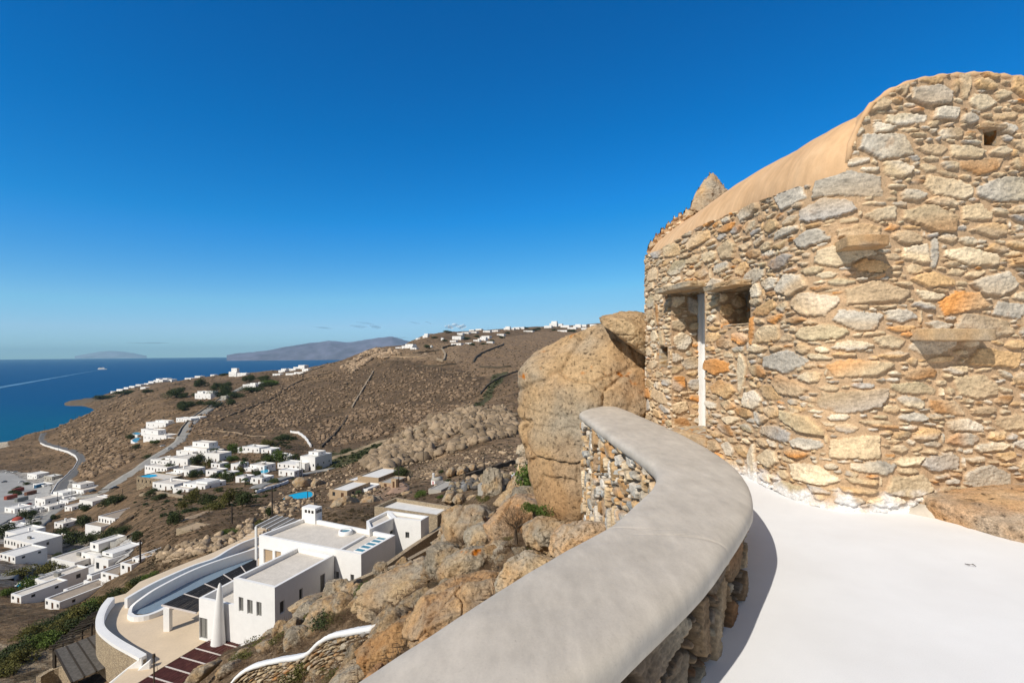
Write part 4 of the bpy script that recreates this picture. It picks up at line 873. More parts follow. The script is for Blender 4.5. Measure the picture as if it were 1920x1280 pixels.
def plant_px(name, u, v, wpx, hpx, kind, label, cat, group=None, trunk=.0, dmin=20):
    """(u, v) is the foot; size from picture"""
    p_ = hit(u, v, dmin); k = p_.y / F * math.sqrt(1 + ((u - U0) / F) ** 2)
    return plant(name, p_ + Vector((0, 0, -.05)), wpx * k * .5, hpx * k * .95, kind, label, cat, group, trunk)
def bush_at(u, v, d, r, hgt, kind, label, cat='shrub', group=None): 
    return plant('shrub' if kind != 'dry' else 'dry_shrub', at(u, v, d), r, hgt, kind, label, cat, group)
bush_at(1008, 925, 22, 1.5, 1.9, 'bright', 'bright green feathery bush growing on rock left of the huge boulder')
bush_at(968, 1000, 11.5, .62, .75, 'dry', 'dry grey thorn bush among the rocks below the parapet')
bush_at(1040, 965, 10.5, .45, .45, 'bright', 'small green leafy plant at the foot of the huge boulder')
bush_at(1000, 962, 10.9, .3, .35, 'bright', 'tiny green sprig right of the dry grey thorn bush')
bush_at(900, 1165, 8.9, .28, .3, 'dry', 'dry brown twiggy clump on the large pinkish boulder by the cap')
bush_at(568, 1290, 18, .95, 1.0, 'olive', 'olive green cushion bush at the bottom edge below the drystone wall')
bush_at(625, 1170, 27, 1.2, 1.1, 'tree', 'dark green low bush between upright boulder and white-capped wall')
bush_at(670, 1245, 14, .55, .9, 'dry', 'straw coloured dry grass tuft in front of the drystone wall')
bush_at(505, 1215, 36, 1.8, .9, 'olive', 'yellow green ground bush beside the upper end of the dark red pergola')
bush_at(600, 1205, 28, 1.0, .7, 'dry', 'grey dry bush under the upright granite boulder')
bush_at(470, 1245, 33, 1.6, .8, 'olive', 'mossy green bush beside the middle of the dark red pergola')
bush_at(450, 1262, 30, 1.3, .9, 'dry', 'grey brown dry bush left of the white-capped wall')
bush_at(690, 1112, 24, 1.1, .5, 'bright', 'green creeping bush where the retaining wall meets the long outcrop')
rs = np.random.RandomState(8); n_sc = 0
for k in range(900):
    u, v = rs.uniform(340, 1040), rs.uniform(900, 1285)
    if not near_poly(u, v): continue
    p_ = hit(u, v, 5.0, 60)
    if in_poly(np.array([p_.x]), np.array([p_.y]), VILLA_PAD)[0]: continue
    kd = ['dry', 'dry', 'dry', 'olive'][rs.randint(4)]; r_ = rs.uniform(.25, .7) * (.4 + p_.y * .03)
    plant('dry_shrub' if kd == 'dry' else 'low_shrub', p_ + Vector((0, 0, -.04)), r_, r_ * .75, kd, 'low dry brown thorn cushion among rocks on the near slope' if kd == 'dry' else 'low olive green cushion among rocks on the near slope', 'shrub', 'dry cushions on the near slope' if kd == 'dry' else 'green cushions on the near slope'); n_sc += 1
    if n_sc >= 110: break

# dry grass over the near ground: far too many blades to count
rs = np.random.RandomState(33); gr = crown(9, 16, .22, .5, 3, spiky=True); ng = len(gr[0]); Vs, Cs = [], []
U_ = rs.uniform(-20, 1060, 16000); V_ = rs.uniform(930, 1290, 16000); X_ = U_ - U0; Y_ = V_ - V0; Aq = (X_ * CR - Y_ * SR) / F; Bq = (X_ * SR + Y_ * CR) / F; lt = np.log(np.geomspace(5, 170, 420)); M_ = bil(Hs, np.repeat(Aq[:, None], 420, 1), np.repeat(lt[None], len(Aq), 0), NA, NL); hm = M_ <= Bq[:, None]
ok = hm.any(1) & ~hm[:, 0]; dq = np.exp(lt[hm.argmax(1)]); xq = Aq * dq; zq = ground(xq, dq); ok &= ~in_poly(xq, dq, VILLA_PAD) & ((fbm(np.stack([xq, dq, 0*xq], 1) / 6, 3) + rs.rand(len(xq))) > .35)
for i in np.where(ok)[0][:5200]:
    s_ = rs.uniform(.12, .3) * (.8 + dq[i] / 45); Vs.append(gr[0] * np.array([s_, s_, s_ * .9]) + np.array([xq[i], dq[i], zq[i] - .03])); Cs.append(gr[2] * rs.uniform(.3, 1.1))
tag(mesh_np('dry_grass', np.concatenate(Vs), np.arange(ng * len(Vs)).reshape(-1, 4), M_DRY, None, smooth=False, cols=np.concatenate(Cs)), 'dry straw coloured grass covering the near slope', 'grass', None, 'stuff')
rs = np.random.RandomState(61); bank = [(470,1235),(500,1200),(560,1165),(640,1112),(720,1118),(720,1160),(640,1176),(602,1192),(580,1216),(530,1226)]; k_ = 0
while k_ < 44:
    u, v = rs.uniform(470, 720), rs.uniform(1112, 1235)
    if not in_poly(np.array([u]), np.array([v]), bank)[0]: continue
    k_ += 1; p_ = hit(u, v, 12, 60)
    if k_ % 4 == 0:
        s_ = rs.uniform(.4, .95); o = bpy.data.objects.new('boulder', protos[rs.randint(8)]); COL.objects.link(o); o.location = p_ + Vector((0, 0, -.1)); o.rotation_euler = (0, 0, rs.uniform(0, 6.3)); o.scale = (s_, s_ * .9, s_ * .8); tag(o, 'granite rock on the bank just above the white-capped wall', 'boulder', 'rocks above the white-capped wall')
    else:
        kd = 'olive' if k_ % 5 == 0 else 'dry'; r_ = rs.uniform(.5, 1.0); plant('bank_shrub', p_ + Vector((0, 0, -.05)), r_, r_ * .7, kd, 'olive green bush on the bank above the white-capped wall' if kd == 'olive' else 'dry brown bush on the bank above the white-capped wall', 'shrub', 'olive bushes above the white-capped wall' if kd == 'olive' else 'dry bushes above the white-capped wall')
# ================================================================ BUILDING HELPERS
M_WHITE = simple('whitewash', (.80, .79, .77), .85, .035, 1.5, bs=.1, bd=.01, scale2=.2)
M_DECK = simple('flat_roof_screed', (.64, .585, .51), .9, .10, .9, scale2=4)
M_DECKW = simple('white_roof_screed', (.72, .70, .66), .9, .08, .7, scale2=3)
M_DECKB = simple('brown_roof_screed', (.34, .28, .22), .9, .15, .9)
M_PANE = simple('dark_glass', (.03, .035, .04), .25, .1, 3, spec=.5)
M_FRAME = simple('grey_window_frame', (.22, .215, .2), .6, .1, 5)
M_SHUT = simple('brown_shutter', (.11, .055, .03), .7, .15, 5)
M_CONC = simple('concrete', (.40, .375, .33), .9, .12, 1.2, scale2=6)
M_SANDW = simple('sand_render', (.42, .31, .20), .9, .12, 1.5, bs=.3, bd=.05)
def rubble_mat(name, scale, c1=(.42,.33,.22), c2=(.26,.22,.17), c3=(.16,.12,.08), bd=.08):
    m, t, b = new_mat(name, .95, .1); tc = N(t, 'ShaderNodeTexCoord'); mp = N(t, 'ShaderNodeMapping'); mp.inputs['Scale'].default_value = (scale, scale, scale * 1.9); t.links.new(tc.outputs['Object'], mp.inputs[0])
    v = N(t, 'ShaderNodeTexVoronoi'); v.inputs['Scale'].default_value = 1; t.links.new(mp.outputs[0], v.inputs['Vector'])
    v2 = N(t, 'ShaderNodeTexVoronoi', feature='DISTANCE_TO_EDGE'); v2.inputs['Scale'].default_value = 1; t.links.new(mp.outputs[0], v2.inputs['Vector'])
    sp = N(t, 'ShaderNodeSeparateColor'); t.links.new(v.outputs['Color'], sp.inputs[0])
    r = ramp(t, sp.outputs[0], [(0, c2), (.5, c1), (1, tuple(x * 1.25 for x in c1))]); r2 = ramp(t, v2.outputs['Distance'], [(.02, 0.0), (.12, 1.0)])
    t.links.new(mulc(t, c3, r.outputs[0], 'MIX', r2.outputs[0]), b.inputs['Base Color']); bump(t, b, r2.outputs[0], .9, bd); return m
M_RUB = rubble_mat('drystone_face', 4.5); M_RUBF = rubble_mat('drystone_far', 1.6); M_RUBB = rubble_mat('small_rubble', 5.5, (.47,.38,.26), (.33,.27,.2), (.30,.22,.14), .03)
def offset_poly(P, t):
    n = len(P); area = sum(P[i][0] * P[(i+1) % n][1] - P[(i+1) % n][0] * P[i][1] for i in range(n)); s = 1 if area > 0 else -1; out = []
    for i in range(n):
        a, b_, c_ = Vector(P[i-1]), Vector(P[i]), Vector(P[(i+1) % n]); d1 = (b_ - a).normalized(); d2 = (c_ - b_).normalized()
        n1 = Vector((-d1.y, d1.x)) * s; n2 = Vector((-d2.y, d2.x)) * s; m_ = (n1 + n2); m_ = m_ / max(.3, m_.dot(m_) / 2 if m_.length else 1) 
        out.append(tuple(b_ + m_ * t))
    return out
def face_holes(bm, p0, p1, z0, z1, holes):
    """vertical wall face from p0 to p1 with rectangular openings (s0, s1, za, zb) in metres"""
    L = (Vector(p1) - Vector(p0)).length; e = (Vector(p1) - Vector(p0)) / L
    hs_ = [(max(.02, a), min(L - .02, b_), max(z0 + .01, c_), min(z1 - .01, d_)) for a, b_, c_, d_ in holes if b_ > .05 and a < L - .05]
    ss = sorted({0, L, *[q for h in hs_ for q in h[:2]]}); zs = sorted({z0, z1, *[q for h in hs_ for q in h[2:]]})
    for a, b_ in zip(ss, ss[1:]):
        for c_, d_ in zip(zs, zs[1:]):
            sm, zm = (a + b_) / 2, (c_ + d_) / 2
            if any(h[0] < sm < h[1] and h[2] < zm < h[3] for h in hs_): continue
            q = [Vector(p0) + e * a, Vector(p0) + e * b_]
            bm.faces.new([bm.verts.new((q[0].x, q[0].y, c_)), bm.verts.new((q[1].x, q[1].y, c_)), bm.verts.new((q[1].x, q[1].y, d_)), bm.verts.new((q[0].x, q[0].y, d_))])
    return hs_, e
def block(parent, P, ztop, zbase, thick=.28, par=.35, wins=(), wmat=None, dmat=None, depth=.22, frame=True, wn='window'):
    """flat roofed block on plan polygon P (list of xy), with parapet rim; wins = [(edge, s0, s1, za, zb, kind)]"""
    wmat = wmat or M_WHITE; dmat = dmat or M_DECK; n = len(P)
    area = sum(P[i][0] * P[(i+1) % n][1] - P[(i+1) % n][0] * P[i][1] for i in range(n)); ccw = area > 0
    Q = offset_poly(P, thick); bm = bmesh.new()
    for i in range(n):
        p0, p1 = Vector(P[i][:2]), Vector(P[(i+1) % n][:2]); ws = [w_ for w_ in wins if w_[0] == i]
        hs_, e = face_holes(bm, p0, p1, zbase, ztop, [w_[1:5] for w_ in ws]); inn = (Vector((-e.y, e.x)) if ccw else Vector((e.y, -e.x)))
        for h, w_ in zip(hs_, ws):
            a, b_ = p0 + e * h[0], p0 + e * h[1]; ai, bi = a + inn * depth, b_ + inn * depth
            def q4(v1, v2, v3, v4): bm.faces.new([bm.verts.new(v) for v in (v1, v2, v3, v4)])
            q4((*a, h[2]), (*ai, h[2]), (*ai, h[3]), (*a, h[3])); q4((*b_, h[2]), (*bi, h[2]), (*bi, h[3]), (*b_, h[3]))
            q4((*a, h[3]), (*b_, h[3]), (*bi, h[3]), (*ai, h[3])); q4((*a, h[2]), (*b_, h[2]), (*bi, h[2]), (*ai, h[2]))
            kind = w_[5] if len(w_) > 5 else 'window'; b2 = bmesh.new(); wd = h[1] - h[0]; fz_ = min(.09, wd * .12)
            def bar(s0, s1, z0_, z1_, d0_, d1_, bmx):
                c0 = p0 + e * s0 + inn * d0_; slab(bmx, np.array([*c0, z0_]), np.array([*(e * (s1 - s0)), 0]), np.array([*(inn * (d1_ - d0_)), 0]), np.array([0, 0, z1_ - z0_]))
            bar(h[0] - .01, h[1] + .01, h[2] - .01, h[3] + .01, depth - .02, depth + .05, b2); pm = {'window': M_PANE, 'door': M_SHUT, 'open': M_DARKIN, 'shutter': M_SHUT, 'greydoor': M_FRAME, 'porch': M_SANDW}[kind]
            if kind in ('window', 'greydoor') and frame:
                b3 = bmesh.new()
                for s0, s1, z0_, z1_ in ((h[0], h[0] + fz_, h[2], h[3]), (h[1] - fz_, h[1], h[2], h[3]), (h[0] + fz_, h[1] - fz_, h[3] - fz_, h[3]), (h[0] + fz_, h[1] - fz_, h[2], h[2] + fz_), ((h[0]+h[1])/2 - fz_ * .4, (h[0]+h[1])/2 + fz_ * .4, h[2] + fz_, h[3] - fz_)): bar(s0, s1, z0_, z1_, depth - .06, depth - .022, b3)
                fo = obj(wn if kind == 'window' else 'door', b3, M_FRAME, parent); obj('pane', b2, pm, fo)
            else: obj('door' if kind in ('door',) else ('opening' if kind in ('open', 'porch') else wn), b2, pm, parent)
        a, b_, c_, d_ = (*P[i][:2], ztop), (*P[(i+1) % n][:2], ztop), (*Q[(i+1) % n], ztop), (*Q[i], ztop); bm.faces.new([bm.verts.new(v) for v in (a, b_, c_, d_)])
        a, b_, c_, d_ = (*Q[i], ztop), (*Q[(i+1) % n], ztop), (*Q[(i+1) % n], ztop - par), (*Q[i], ztop - par); bm.faces.new([bm.verts.new(v) for v in (a, b_, c_, d_)])
    bmesh.ops.remove_doubles(bm, verts=bm.verts, dist=.001)
    obj('wall', bm, wmat, parent); bm = bmesh.new(); bm.faces.new([bm.verts.new((*q, ztop - par + .002)) for q in Q]); bmesh.ops.triangulate(bm, faces=bm.faces[:]); obj('roof', bm, dmat, parent)
def win_px(P, edge, u0, u1, v0, v1, kind='window'):
    """opening seen at picture rectangle on wall edge of plan P"""
    p0, p1 = Vector(P[edge][:2]), Vector(P[(edge + 1) % len(P)][:2]); e = (p1 - p0); L = e.length; e /= L; out = []
    for u, v in ((u0, v0), (u1, v1)):
        a, b = ray(u, v); # (a*d, d) on line p0 + s e  ->  solve
        M_ = np.array([[a, -e.x], [1, -e.y]]); d, s = np.linalg.solve(M_, np.array([p0.x, p0.y])); out.append((s, HC - b * d, d, b))
    um = (u0 + u1) / 2; z_ = []
    for v in (v0, v1):
        a, b = ray(um, v); M_ = np.array([[a, -e.x], [1, -e.y]]); d, s = np.linalg.solve(M_, np.array([p0.x, p0.y])); z_.append(HC - b * d)
    s0, s1 = sorted((out[0][0], out[1][0])); return (edge, s0, s1, min(z_), max(z_), kind)
def strip(name, pts, width, height, mat, parent=None, label=None, cat='wall', cap=None, capname='cap', caph=.14, group=None):
    """free standing wall following top points pts"""
    pts = [Vector(p) for p in pts]; n = len(pts); Lf, Rt = [], []
    for i, p_ in enumerate(pts):
        d = (pts[min(i+1, n-1)] - pts[max(i-1, 0)]); d.z = 0; d.normalize(); nn = Vector((-d.y, d.x, 0)) * width / 2; Lf.append(p_ + nn); Rt.append(p_ - nn)
    def build(nm, z_hi, z_lo, grow, m, par_, lab=False):
        bm = bmesh.new(); rings = []
        for l, r in zip(Lf, Rt):
            g = (l - r).normalized() * grow; rings.append([bm.verts.new(q) for q in (l + g + Vector((0,0,z_lo)), l + g + Vector((0,0,z_hi)), r - g + Vector((0,0,z_hi)), r - g + Vector((0,0,z_lo)))])
        for A_, B_ in zip(rings, rings[1:]):
            for k in range(4): bm.faces.new((A_[k], A_[(k+1) % 4], B_[(k+1) % 4], B_[k]))
        bm.faces.new(rings[0]); bm.faces.new(rings[-1][::-1]); return obj(nm, bm, m, par_)
    if cap:
        root = empty(name, pts[n // 2] - Vector((0, 0, height))) if parent is None else parent
        a = build('stonework', -caph, -height, 0, mat, root); b_ = build(capname, 0, -caph, .02, cap, root)
        if parent is None:
            for o in (a, b_): o.matrix_parent_inverse = Matrix.Translation(-root.location)
            tag(root, label, cat, group)
        return root
    o = build(name, 0, -height, 0, mat, parent)
    if parent is None: tag(o, label, cat, group)
    return o
def dens(pts, k=4):
    pts = [Vector(p) for p in pts]; P_, S_2 = smooth_path([tuple(p) for p in pts]); s = np.linspace(0, S_2[-1], len(pts) * k); return [Vector(q) for q in along((P_, S_2), s)]

# ================================================================ WHITE VILLA
villa = empty('white_villa', (-27, 56, HC - 28)); tag(villa, 'large white cubic villa of joined flat-roofed blocks with cream terrace on the slope below', 'villa')
vinv = Matrix.Translation(-villa.location)
kids0 = set(COL.objects)
ZT = HC - 28
def pxp(L, h): return [tuple(onz(u, v, h).xy) for u, v in L]
PF = pxp([(437.7,1083),(515,1101),(626,1040),(558,1025)], 21.3)
block(villa, PF, HC - 21.3, ZT - 2, .3, .42, [win_px(PF,0,447.5,456.4,1119,1146,'greydoor'), win_px(PF,0,463.3,473.8,1124,1151,'greydoor'), win_px(PF,0,480.7,490.5,1128,1155,'greydoor'), win_px(PF,1,524.6,534,1126,1149), win_px(PF,1,560.8,568,1103,1124), win_px(PF,1,600.5,610,1076,1112,'greydoor')])
PM = pxp([(485.6,1002.6),(677,1038.7),(741,1002.6),(573.8,969)], 20.8)
block(villa, PM, HC - 20.8, ZT - 2, .32, .45, [win_px(PM,0,494,511,1030,1056,'porch'), win_px(PM,0,515,527,1033,1052,'porch'), win_px(PM,0,629,635.6,1071,1099,'greydoor'), win_px(PM,0,657,664,1076.5,1089)])
PB = pxp([(693,992),(739,970.5),(727,956.5),(687,976)], 20.4)
block(villa, PB, HC - 20.4, ZT - 3, .3, .35, [win_px(PB,0,731,738,994,1001)], dmat=M_DECK)
PB2 = pxp([(739.5,970.6),(789,975.5),(804,967),(727.6,956.6)], 20.37)
block(villa, PB2, HC - 20.37, ZT - 3, .3, .35, [win_px(PB2,0,760,767.4,997,1008.6)], dmat=M_DECK)
PL = [(-31.1,50.55),(-26.45,48.87),(-23.6,57.4),(-28.5,59.0)]
block(villa, PL, HC - 23.9, ZT - 2, .28, .95, [win_px(PL,0,373.5,389,1158,1197,'greydoor')], dmat=M_DECK)
# roof furniture
bm = bmesh.new(); cs = onz(648, 999, 21.15)
def ring(bm, c_, r0, r1, z0, z1, n=28):
    A_ = [[bm.verts.new((c_[0] + r * math.cos(2*PI*k/n), c_[1] + r * math.sin(2*PI*k/n), z)) for k in range(n)] for r, z in ((r1, z0), (r1, z1), (r0, z1), (r0, z0))]
    for a, b_ in zip(A_, A_[1:]):
        for k in range(n): bm.faces.new((a[k], a[(k+1)%n], b_[(k+1)%n], b_[k]))
ring(bm, cs, .55, .8, HC - 21.25, HC - 20.8); sk = obj('round_skylight', bm, M_WHITE, villa, True)
M_GLASSB = simple('blue_green_glass', (.10, .26, .30), .2, .1, 1, spec=.6)
bm = bmesh.new(); bmesh.ops.create_circle(bm, cap_ends=True, segments=28, radius=.57, matrix=Matrix.Translation((cs[0], cs[1], HC - 20.9))); obj('skylight_glass', bm, M_GLASSB, sk)
eM = (Vector(PM[1]) - Vector(PM[0])).normalized(); eN = (Vector(PM[2]) - Vector(PM[1])).normalized()
for (u, v) in ((676, 1033), (686, 1027), (696, 1021.5), (706, 1016), (715, 1011)):
    q = onz(u, v, 21.2); bm = bmesh.new(); a = q.xy - eM * .66 - eN * .37
    slab(bm, np.array([*a, HC - 21.3]), np.array([*(eM * 1.32), 0]), np.array([*(eN * .74), 0]), np.array([0, 0, .22])); fr_o = obj('skylight', bm, M_WHITE, villa)
    bm = bmesh.new(); a = a + eM * .1 + eN * .1; slab(bm, np.array([*a, HC - 21.1]), np.array([*(eM * 1.12), 0]), np.array([*(eN * .54), 0]), np.array([0, 0, .03])); obj('pane', bm, M_GLASSB, fr_o)
strip('roof_kerb', [onz(637, 1029.5, 21.0), onz(684, 1003, 21.0)], .25, .3, M_WHITE, villa)
# chimney with three openings
qc = onz(585, 974, 21.0); bm = bmesh.new(); a = qc.xy - eM * 1.1 - eN * .6
slab(bm, np.array([*a, HC - 21.3]), np.array([*(eM * 2.2), 0]), np.array([*(eN * 1.2), 0]), np.array([0, 0, 2.0])); ch = obj('chimney', bm, M_WHITE, villa)
bm = bmesh.new()
for k in (0.35, .9, 1.45):
    slab(bm, np.array([*(a + eM * (k + .15) - eN * .012), HC - 19.95]), np.array([*(eM * .36), 0]), np.array([*(eN * .1), 0]), np.array([0, 0, .36]))
    slab(bm, np.array([*(a + eM * 2.21 - eM * .1 + eN * (k * .6)), HC - 19.95]), np.array([*(eN * .25), 0]), np.array([*(eM * .1), 0]), np.array([0, 0, .36]))
obj('vent', bm, M_DARKIN, ch)
# tapered oven chimney
bm = bmesh.new(); cc_ = at(409, 1180, 48.9); nseg = 20; rings = []
for z, r, ox in ((ZT - .6, .95, 0), (ZT + .5, .80, 0), (ZT + 2.2, .62, .05), (ZT + 4.0, .45, .12), (ZT + 5.4, .30, .17), (ZT + 6.1, .16, .19), (ZT + 6.3, .03, .2)):
    r *= .82; rings.append([bm.verts.new((cc_.x + ox + r * math.cos(2*PI*k/nseg), cc_.y + r * math.sin(2*PI*k/nseg), z)) for k in range(nseg)])
for A_, B_ in zip(rings, rings[1:]):
    for k in range(nseg): bm.faces.new((A_[k], A_[(k+1)%nseg], B_[(k+1)%nseg], B_[k]))
obj('oven_chimney', bm, M_WHITE, villa, True)
# terrace floor
M_TERR = simple('cream_terrace', (.66, .53, .38), .85, .06, .5, scale2=5)
bm = bmesh.new(); TP = pxp([(186,1163),(196,1137),(210,1119),(236,1112),(262,1090),(330,1062),(400,1035),(480,998)], 28.0) + [(-28,63),(-24,54),(-25.6,48.4)] + pxp([(436,1172),(300,1253),(238,1292),(205,1285),(260,1235),(214,1205),(190,1182)], 28.0)
bm.faces.new([bm.verts.new((*p, ZT)) for p in TP]); bmesh.ops.triangulate(bm, faces=bm.faces[:]); obj('terrace_floor', bm, M_TERR, villa)
strip('terrace_wall', dens([onz(u, v, 27.1) for u, v in ((208,1119),(201,1127),(193,1139),(186,1160),(190,1179),(214,1200),(246,1218),(268,1230))], 5), .55, 4.0, M_RUBB, villa, cap=M_WHITE, capname='terrace_wall_cap', caph=.3)
strip('terrace_wall_face', dens([onz(u, v, 27.11) for u, v in ((209,1121),(202,1129),(194.5,1141),(188,1160),(192,1178),(216,1198),(247,1216),(268,1228))], 5), .6, .85, M_WHITE, villa)
for a, hh in (([(268,1230),(235,1255),(190,1292)], (27.1, 28.2, 29.6)), ([(282,1236),(250,1262),(205,1300)], (27.3, 28.3, 29.6)), ([(266,1254),(240,1275),(215,1300)], (28.2, 28.8, 29.6))):
    strip('stair_wall', [onz(u, v, h) for (u, v), h in zip(a, hh)], .45, 1.3, M_WHITE, villa)
strip('walkway_wall', dens([onz(u, v, 26.9) for u, v in ((236,1121),(265,1104),(300,1086),(360,1060),(401,1046),(428,1030),(455,1016),(484,1006))], 5), .35, 1.4, M_WHITE, villa)
strip('pool_wall', dens([onz(u, v, h) for u, v, h in ((243,1149,27.5),(246,1137,27.3),(258,1126,27.0),(285,1107,26.7),(312,1092,26.6),(350,1073,26.6),(386,1058,26.6),(430,1043,26.6),(486,1025,26.6))], 5), .32, 1.6, M_WHITE, villa)
strip('pool_rim', dens([onz(u, v, 27.5) for u, v in ((243,1149),(252,1154),(275,1152),(300,1143),(312,1136),(330,1127),(400,1090),(470,1056))], 5), .45, .5, M_WHITE, villa)
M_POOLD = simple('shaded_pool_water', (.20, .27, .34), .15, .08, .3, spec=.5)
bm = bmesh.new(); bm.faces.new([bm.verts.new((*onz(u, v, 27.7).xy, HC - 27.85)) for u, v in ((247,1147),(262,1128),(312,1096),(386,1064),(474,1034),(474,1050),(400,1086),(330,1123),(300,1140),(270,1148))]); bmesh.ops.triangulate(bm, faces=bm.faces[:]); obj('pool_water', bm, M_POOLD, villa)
for i in range(7):
    a = onz(432 + i * 7.5, 1022 - i * 3.6, 27.5 - i * .0); bm = bmesh.new(); slab(bm, np.array([a.x, a.y, ZT]), np.array([1.6, .6, 0]), np.array([-.25, .9, 0]), np.array([0, 0, .15 + i * .15])); obj('step', bm, M_TERR, villa)
# pergolas
def pergola(Q, z, nb, smat, bmat, parent, wd=.16, beam_w=.12, slat=.09, gap=.03):
    """Q: four plan corners, beams laid across the long direction"""
    A_, B_, C_, D_ = [Vector(q[:2]) for q in Q]; bm = bmesh.new(); L1 = ((D_ - A_).length + (C_ - B_).length) / 2; ns = int(((B_ - A_).length) / (slat + gap))
    for i in range(ns):
        f0, f1 = i / ns, (i + slat / (slat + gap)) / ns
        p0, p1 = A_.lerp(B_, f0), A_.lerp(B_, f1); q0, q1 = D_.lerp(C_, f0), D_.lerp(C_, f1); dz = .012 * math.sin(i * 2.3)
        vs_ = [bm.verts.new((*p, z + d)) for d in (dz, dz + .03) for p in (p0, p1, q1, q0)]
        for f in ((0,3,2,1),(4,5,6,7),(0,1,5,4),(1,2,6,5),(2,3,7,6),(3,0,4,7)): bm.faces.new([vs_[k] for k in f])
    obj('slats', bm, smat, parent)
    for j in range(nb + 1):
        f = j / nb; p, q = A_.lerp(D_, f), B_.lerp(C_, f); d = (D_ - A_).normalized() * beam_w / 2; bm = bmesh.new()
        vs_ = [bm.verts.new((*x, zz)) for zz in (z - .06, z + .075) for x in (p - d, q - d, q + d, p + d)]
        for k in ((0,3,2,1),(4,5,6,7),(0,1,5,4),(1,2,6,5),(2,3,7,6),(3,0,4,7)): bm.faces.new([vs_[i] for i in k])
        obj('beam', bm, bmat, parent)
M_BLACKS = simple('black_reed_slats', (.028, .027, .028), .8, .35, 3); M_RED = simple('dark_red_slats', (.085, .028, .024), .75, .3, 2.5); M_GREYS = simple('grey_weathered_slats', (.14, .13, .118), .85, .3, 3); M_PALEB = simple('pale_beam', (.58, .52, .48), .7, .08, 4)
P1_ = pxp([(303,1134),(368,1149),(482,1061),(482,1046)], 25.6); pergola(P1_, HC - 25.6, 5, M_BLACKS, M_PALEB, villa)
pp = onz(314, 1181, 28.0); bxo('pergola_post', M_WHITE, villa, (pp.x - .25, pp.x + .35, pp.y - .25, pp.y + .25, ZT, HC - 25.65))
A_, B_ = Vector((-28.5, 52.2)), Vector((-25.2, 50.95)); dv = Vector((-4.3, -12.4)); pergola([A_, B_, B_ + dv, A_ + dv], HC - 27.5, 9, M_RED, M_PALEB, villa)
P4_ = pxp([(480,986),(520,966),(562,974),(520,996)], 21.4); pergola(P4_, HC - 21.4, 4, M_GREYS, M_WHITE, villa)
for p in P4_[:2] + [P4_[3]]: bxo('pergola_post', M_WHITE, villa, (p[0] - .12, p[0] + .12, p[1] - .12, p[1] + .12, ZT - 1, HC - 21.47))
bm = bmesh.new(); slab(bm, np.array([*onz(604,1118,24.9).xy, HC-25.0]), np.array([2.0,-.8,0]), np.array([.6,1.7,0]), np.array([0,0,.12])); obj('side_awning', bm, M_GREYS, villa)
for o in set(COL.objects) - kids0:
    if o.parent is villa: o.matrix_parent_inverse = vinv
# rubble annex
ann = empty('stone_annex', (-17, 80, HC - 28)); tag(ann, 'low rubble stone building with pale flat roof directly behind the white villa', 'building')
k0 = set(COL.objects); PS = pxp([(702,949),(820,966),(849,949),(742,932)], 22.0); block(ann, PS, HC - 22.0, HC - 29.5, .35, .5, (), M_RUBB, M_DECKW)
for o in set(COL.objects) - k0:
    if o.parent is ann: o.matrix_parent_inverse = Matrix.Translation(-ann.location)
# detached grey pergola, broken pole pergola, retaining walls, lamp post
pg = empty('reed_pergola', (-42.5, 51, HC - 33)); k0 = set(COL.objects); tag(pg, 'grey reed roofed pergola below the curved villa terrace wall', 'pergola')
QG = pxp([(102.5,1218.5),(134.8,1279),(224.6,1239),(182.6,1188)], 30.0); pergola([QG[0], QG[1], QG[2], QG[3]], HC - 30.0, 4, M_GREYS, simple('dark_timber', (.05, .04, .03), .8, .2, 5), pg, slat=.07, gap=.012)
for p in QG: bxo('post', bpy.data.materials['dark_timber'], pg, (p[0] - .1, p[0] + .1, p[1] - .1, p[1] + .1, HC - 34, HC - 30.07))
for o in set(COL.objects) - k0:
    if o.parent is pg: o.matrix_parent_inverse = Matrix.Translation(-pg.location)
pb = empty('pole_pergola', (-46, 58, HC - 34)); k0 = set(COL.objects); tag(pb, 'collapsing pergola of loose dark poles beside the reed pergola', 'pergola')
rs = np.random.RandomState(4)
for k in range(26):
    f = k / 25; a = onz(92 + 75 * f + rs.normal() * 3, 1216 - 62 * f + rs.normal() * 2, 30.3); b_ = onz(140 + 50 * f + rs.normal() * 4, 1204 - 60 * f, 30.2 + rs.normal() * .15); bm = bmesh.new(); tube(bm, [a, b_], .06, 5); obj('pole', bm, bpy.data.materials['dark_timber'], pb)
for k in range(5):
    a = onz(100 + 18 * k, 1214 - 16 * k, 30.4); b_ = onz(118 + 18 * k, 1190 - 12 * k, 30.4); bm = bmesh.new(); tube(bm, [a, b_], .08, 5); obj('rafter', bm, bpy.data.materials['dark_timber'], pb)
    bm = bmesh.new(); tube(bm, [a, a - Vector((0, 0, 3.2))], .09, 6); obj('post', bm, bpy.data.materials['dark_timber'], pb)
for o in set(COL.objects) - k0:
    if o.parent is pb: o.matrix_parent_inverse = Matrix.Translation(-pb.location)
strip('retaining_wall', dens([at(72,1268,51), at(92,1256,52), at(120,1247,52.5), at(140,1252,51)], 3), .5, 2.2, M_RUBB, None, 'short brown stone wall left of the reed pergola posts', 'wall')
strip('retaining_wall', [at(830,985,66), at(768,1026,59.5), at(706,1070,52.8), at(662,1089,51), at(640,1101,50.3)], .55, 3.2, M_RUBB, None, 'long sloping stone retaining wall along the right side of the villa, upper of two', 'wall')
strip('retaining_wall', [at(832,1011,59), at(790,1034,55), at(748,1057,51), at(712,1070,49.5)], .5, 2.6, M_RUBB, None, 'shorter sloping stone retaining wall along the villa, lower of two', 'wall')
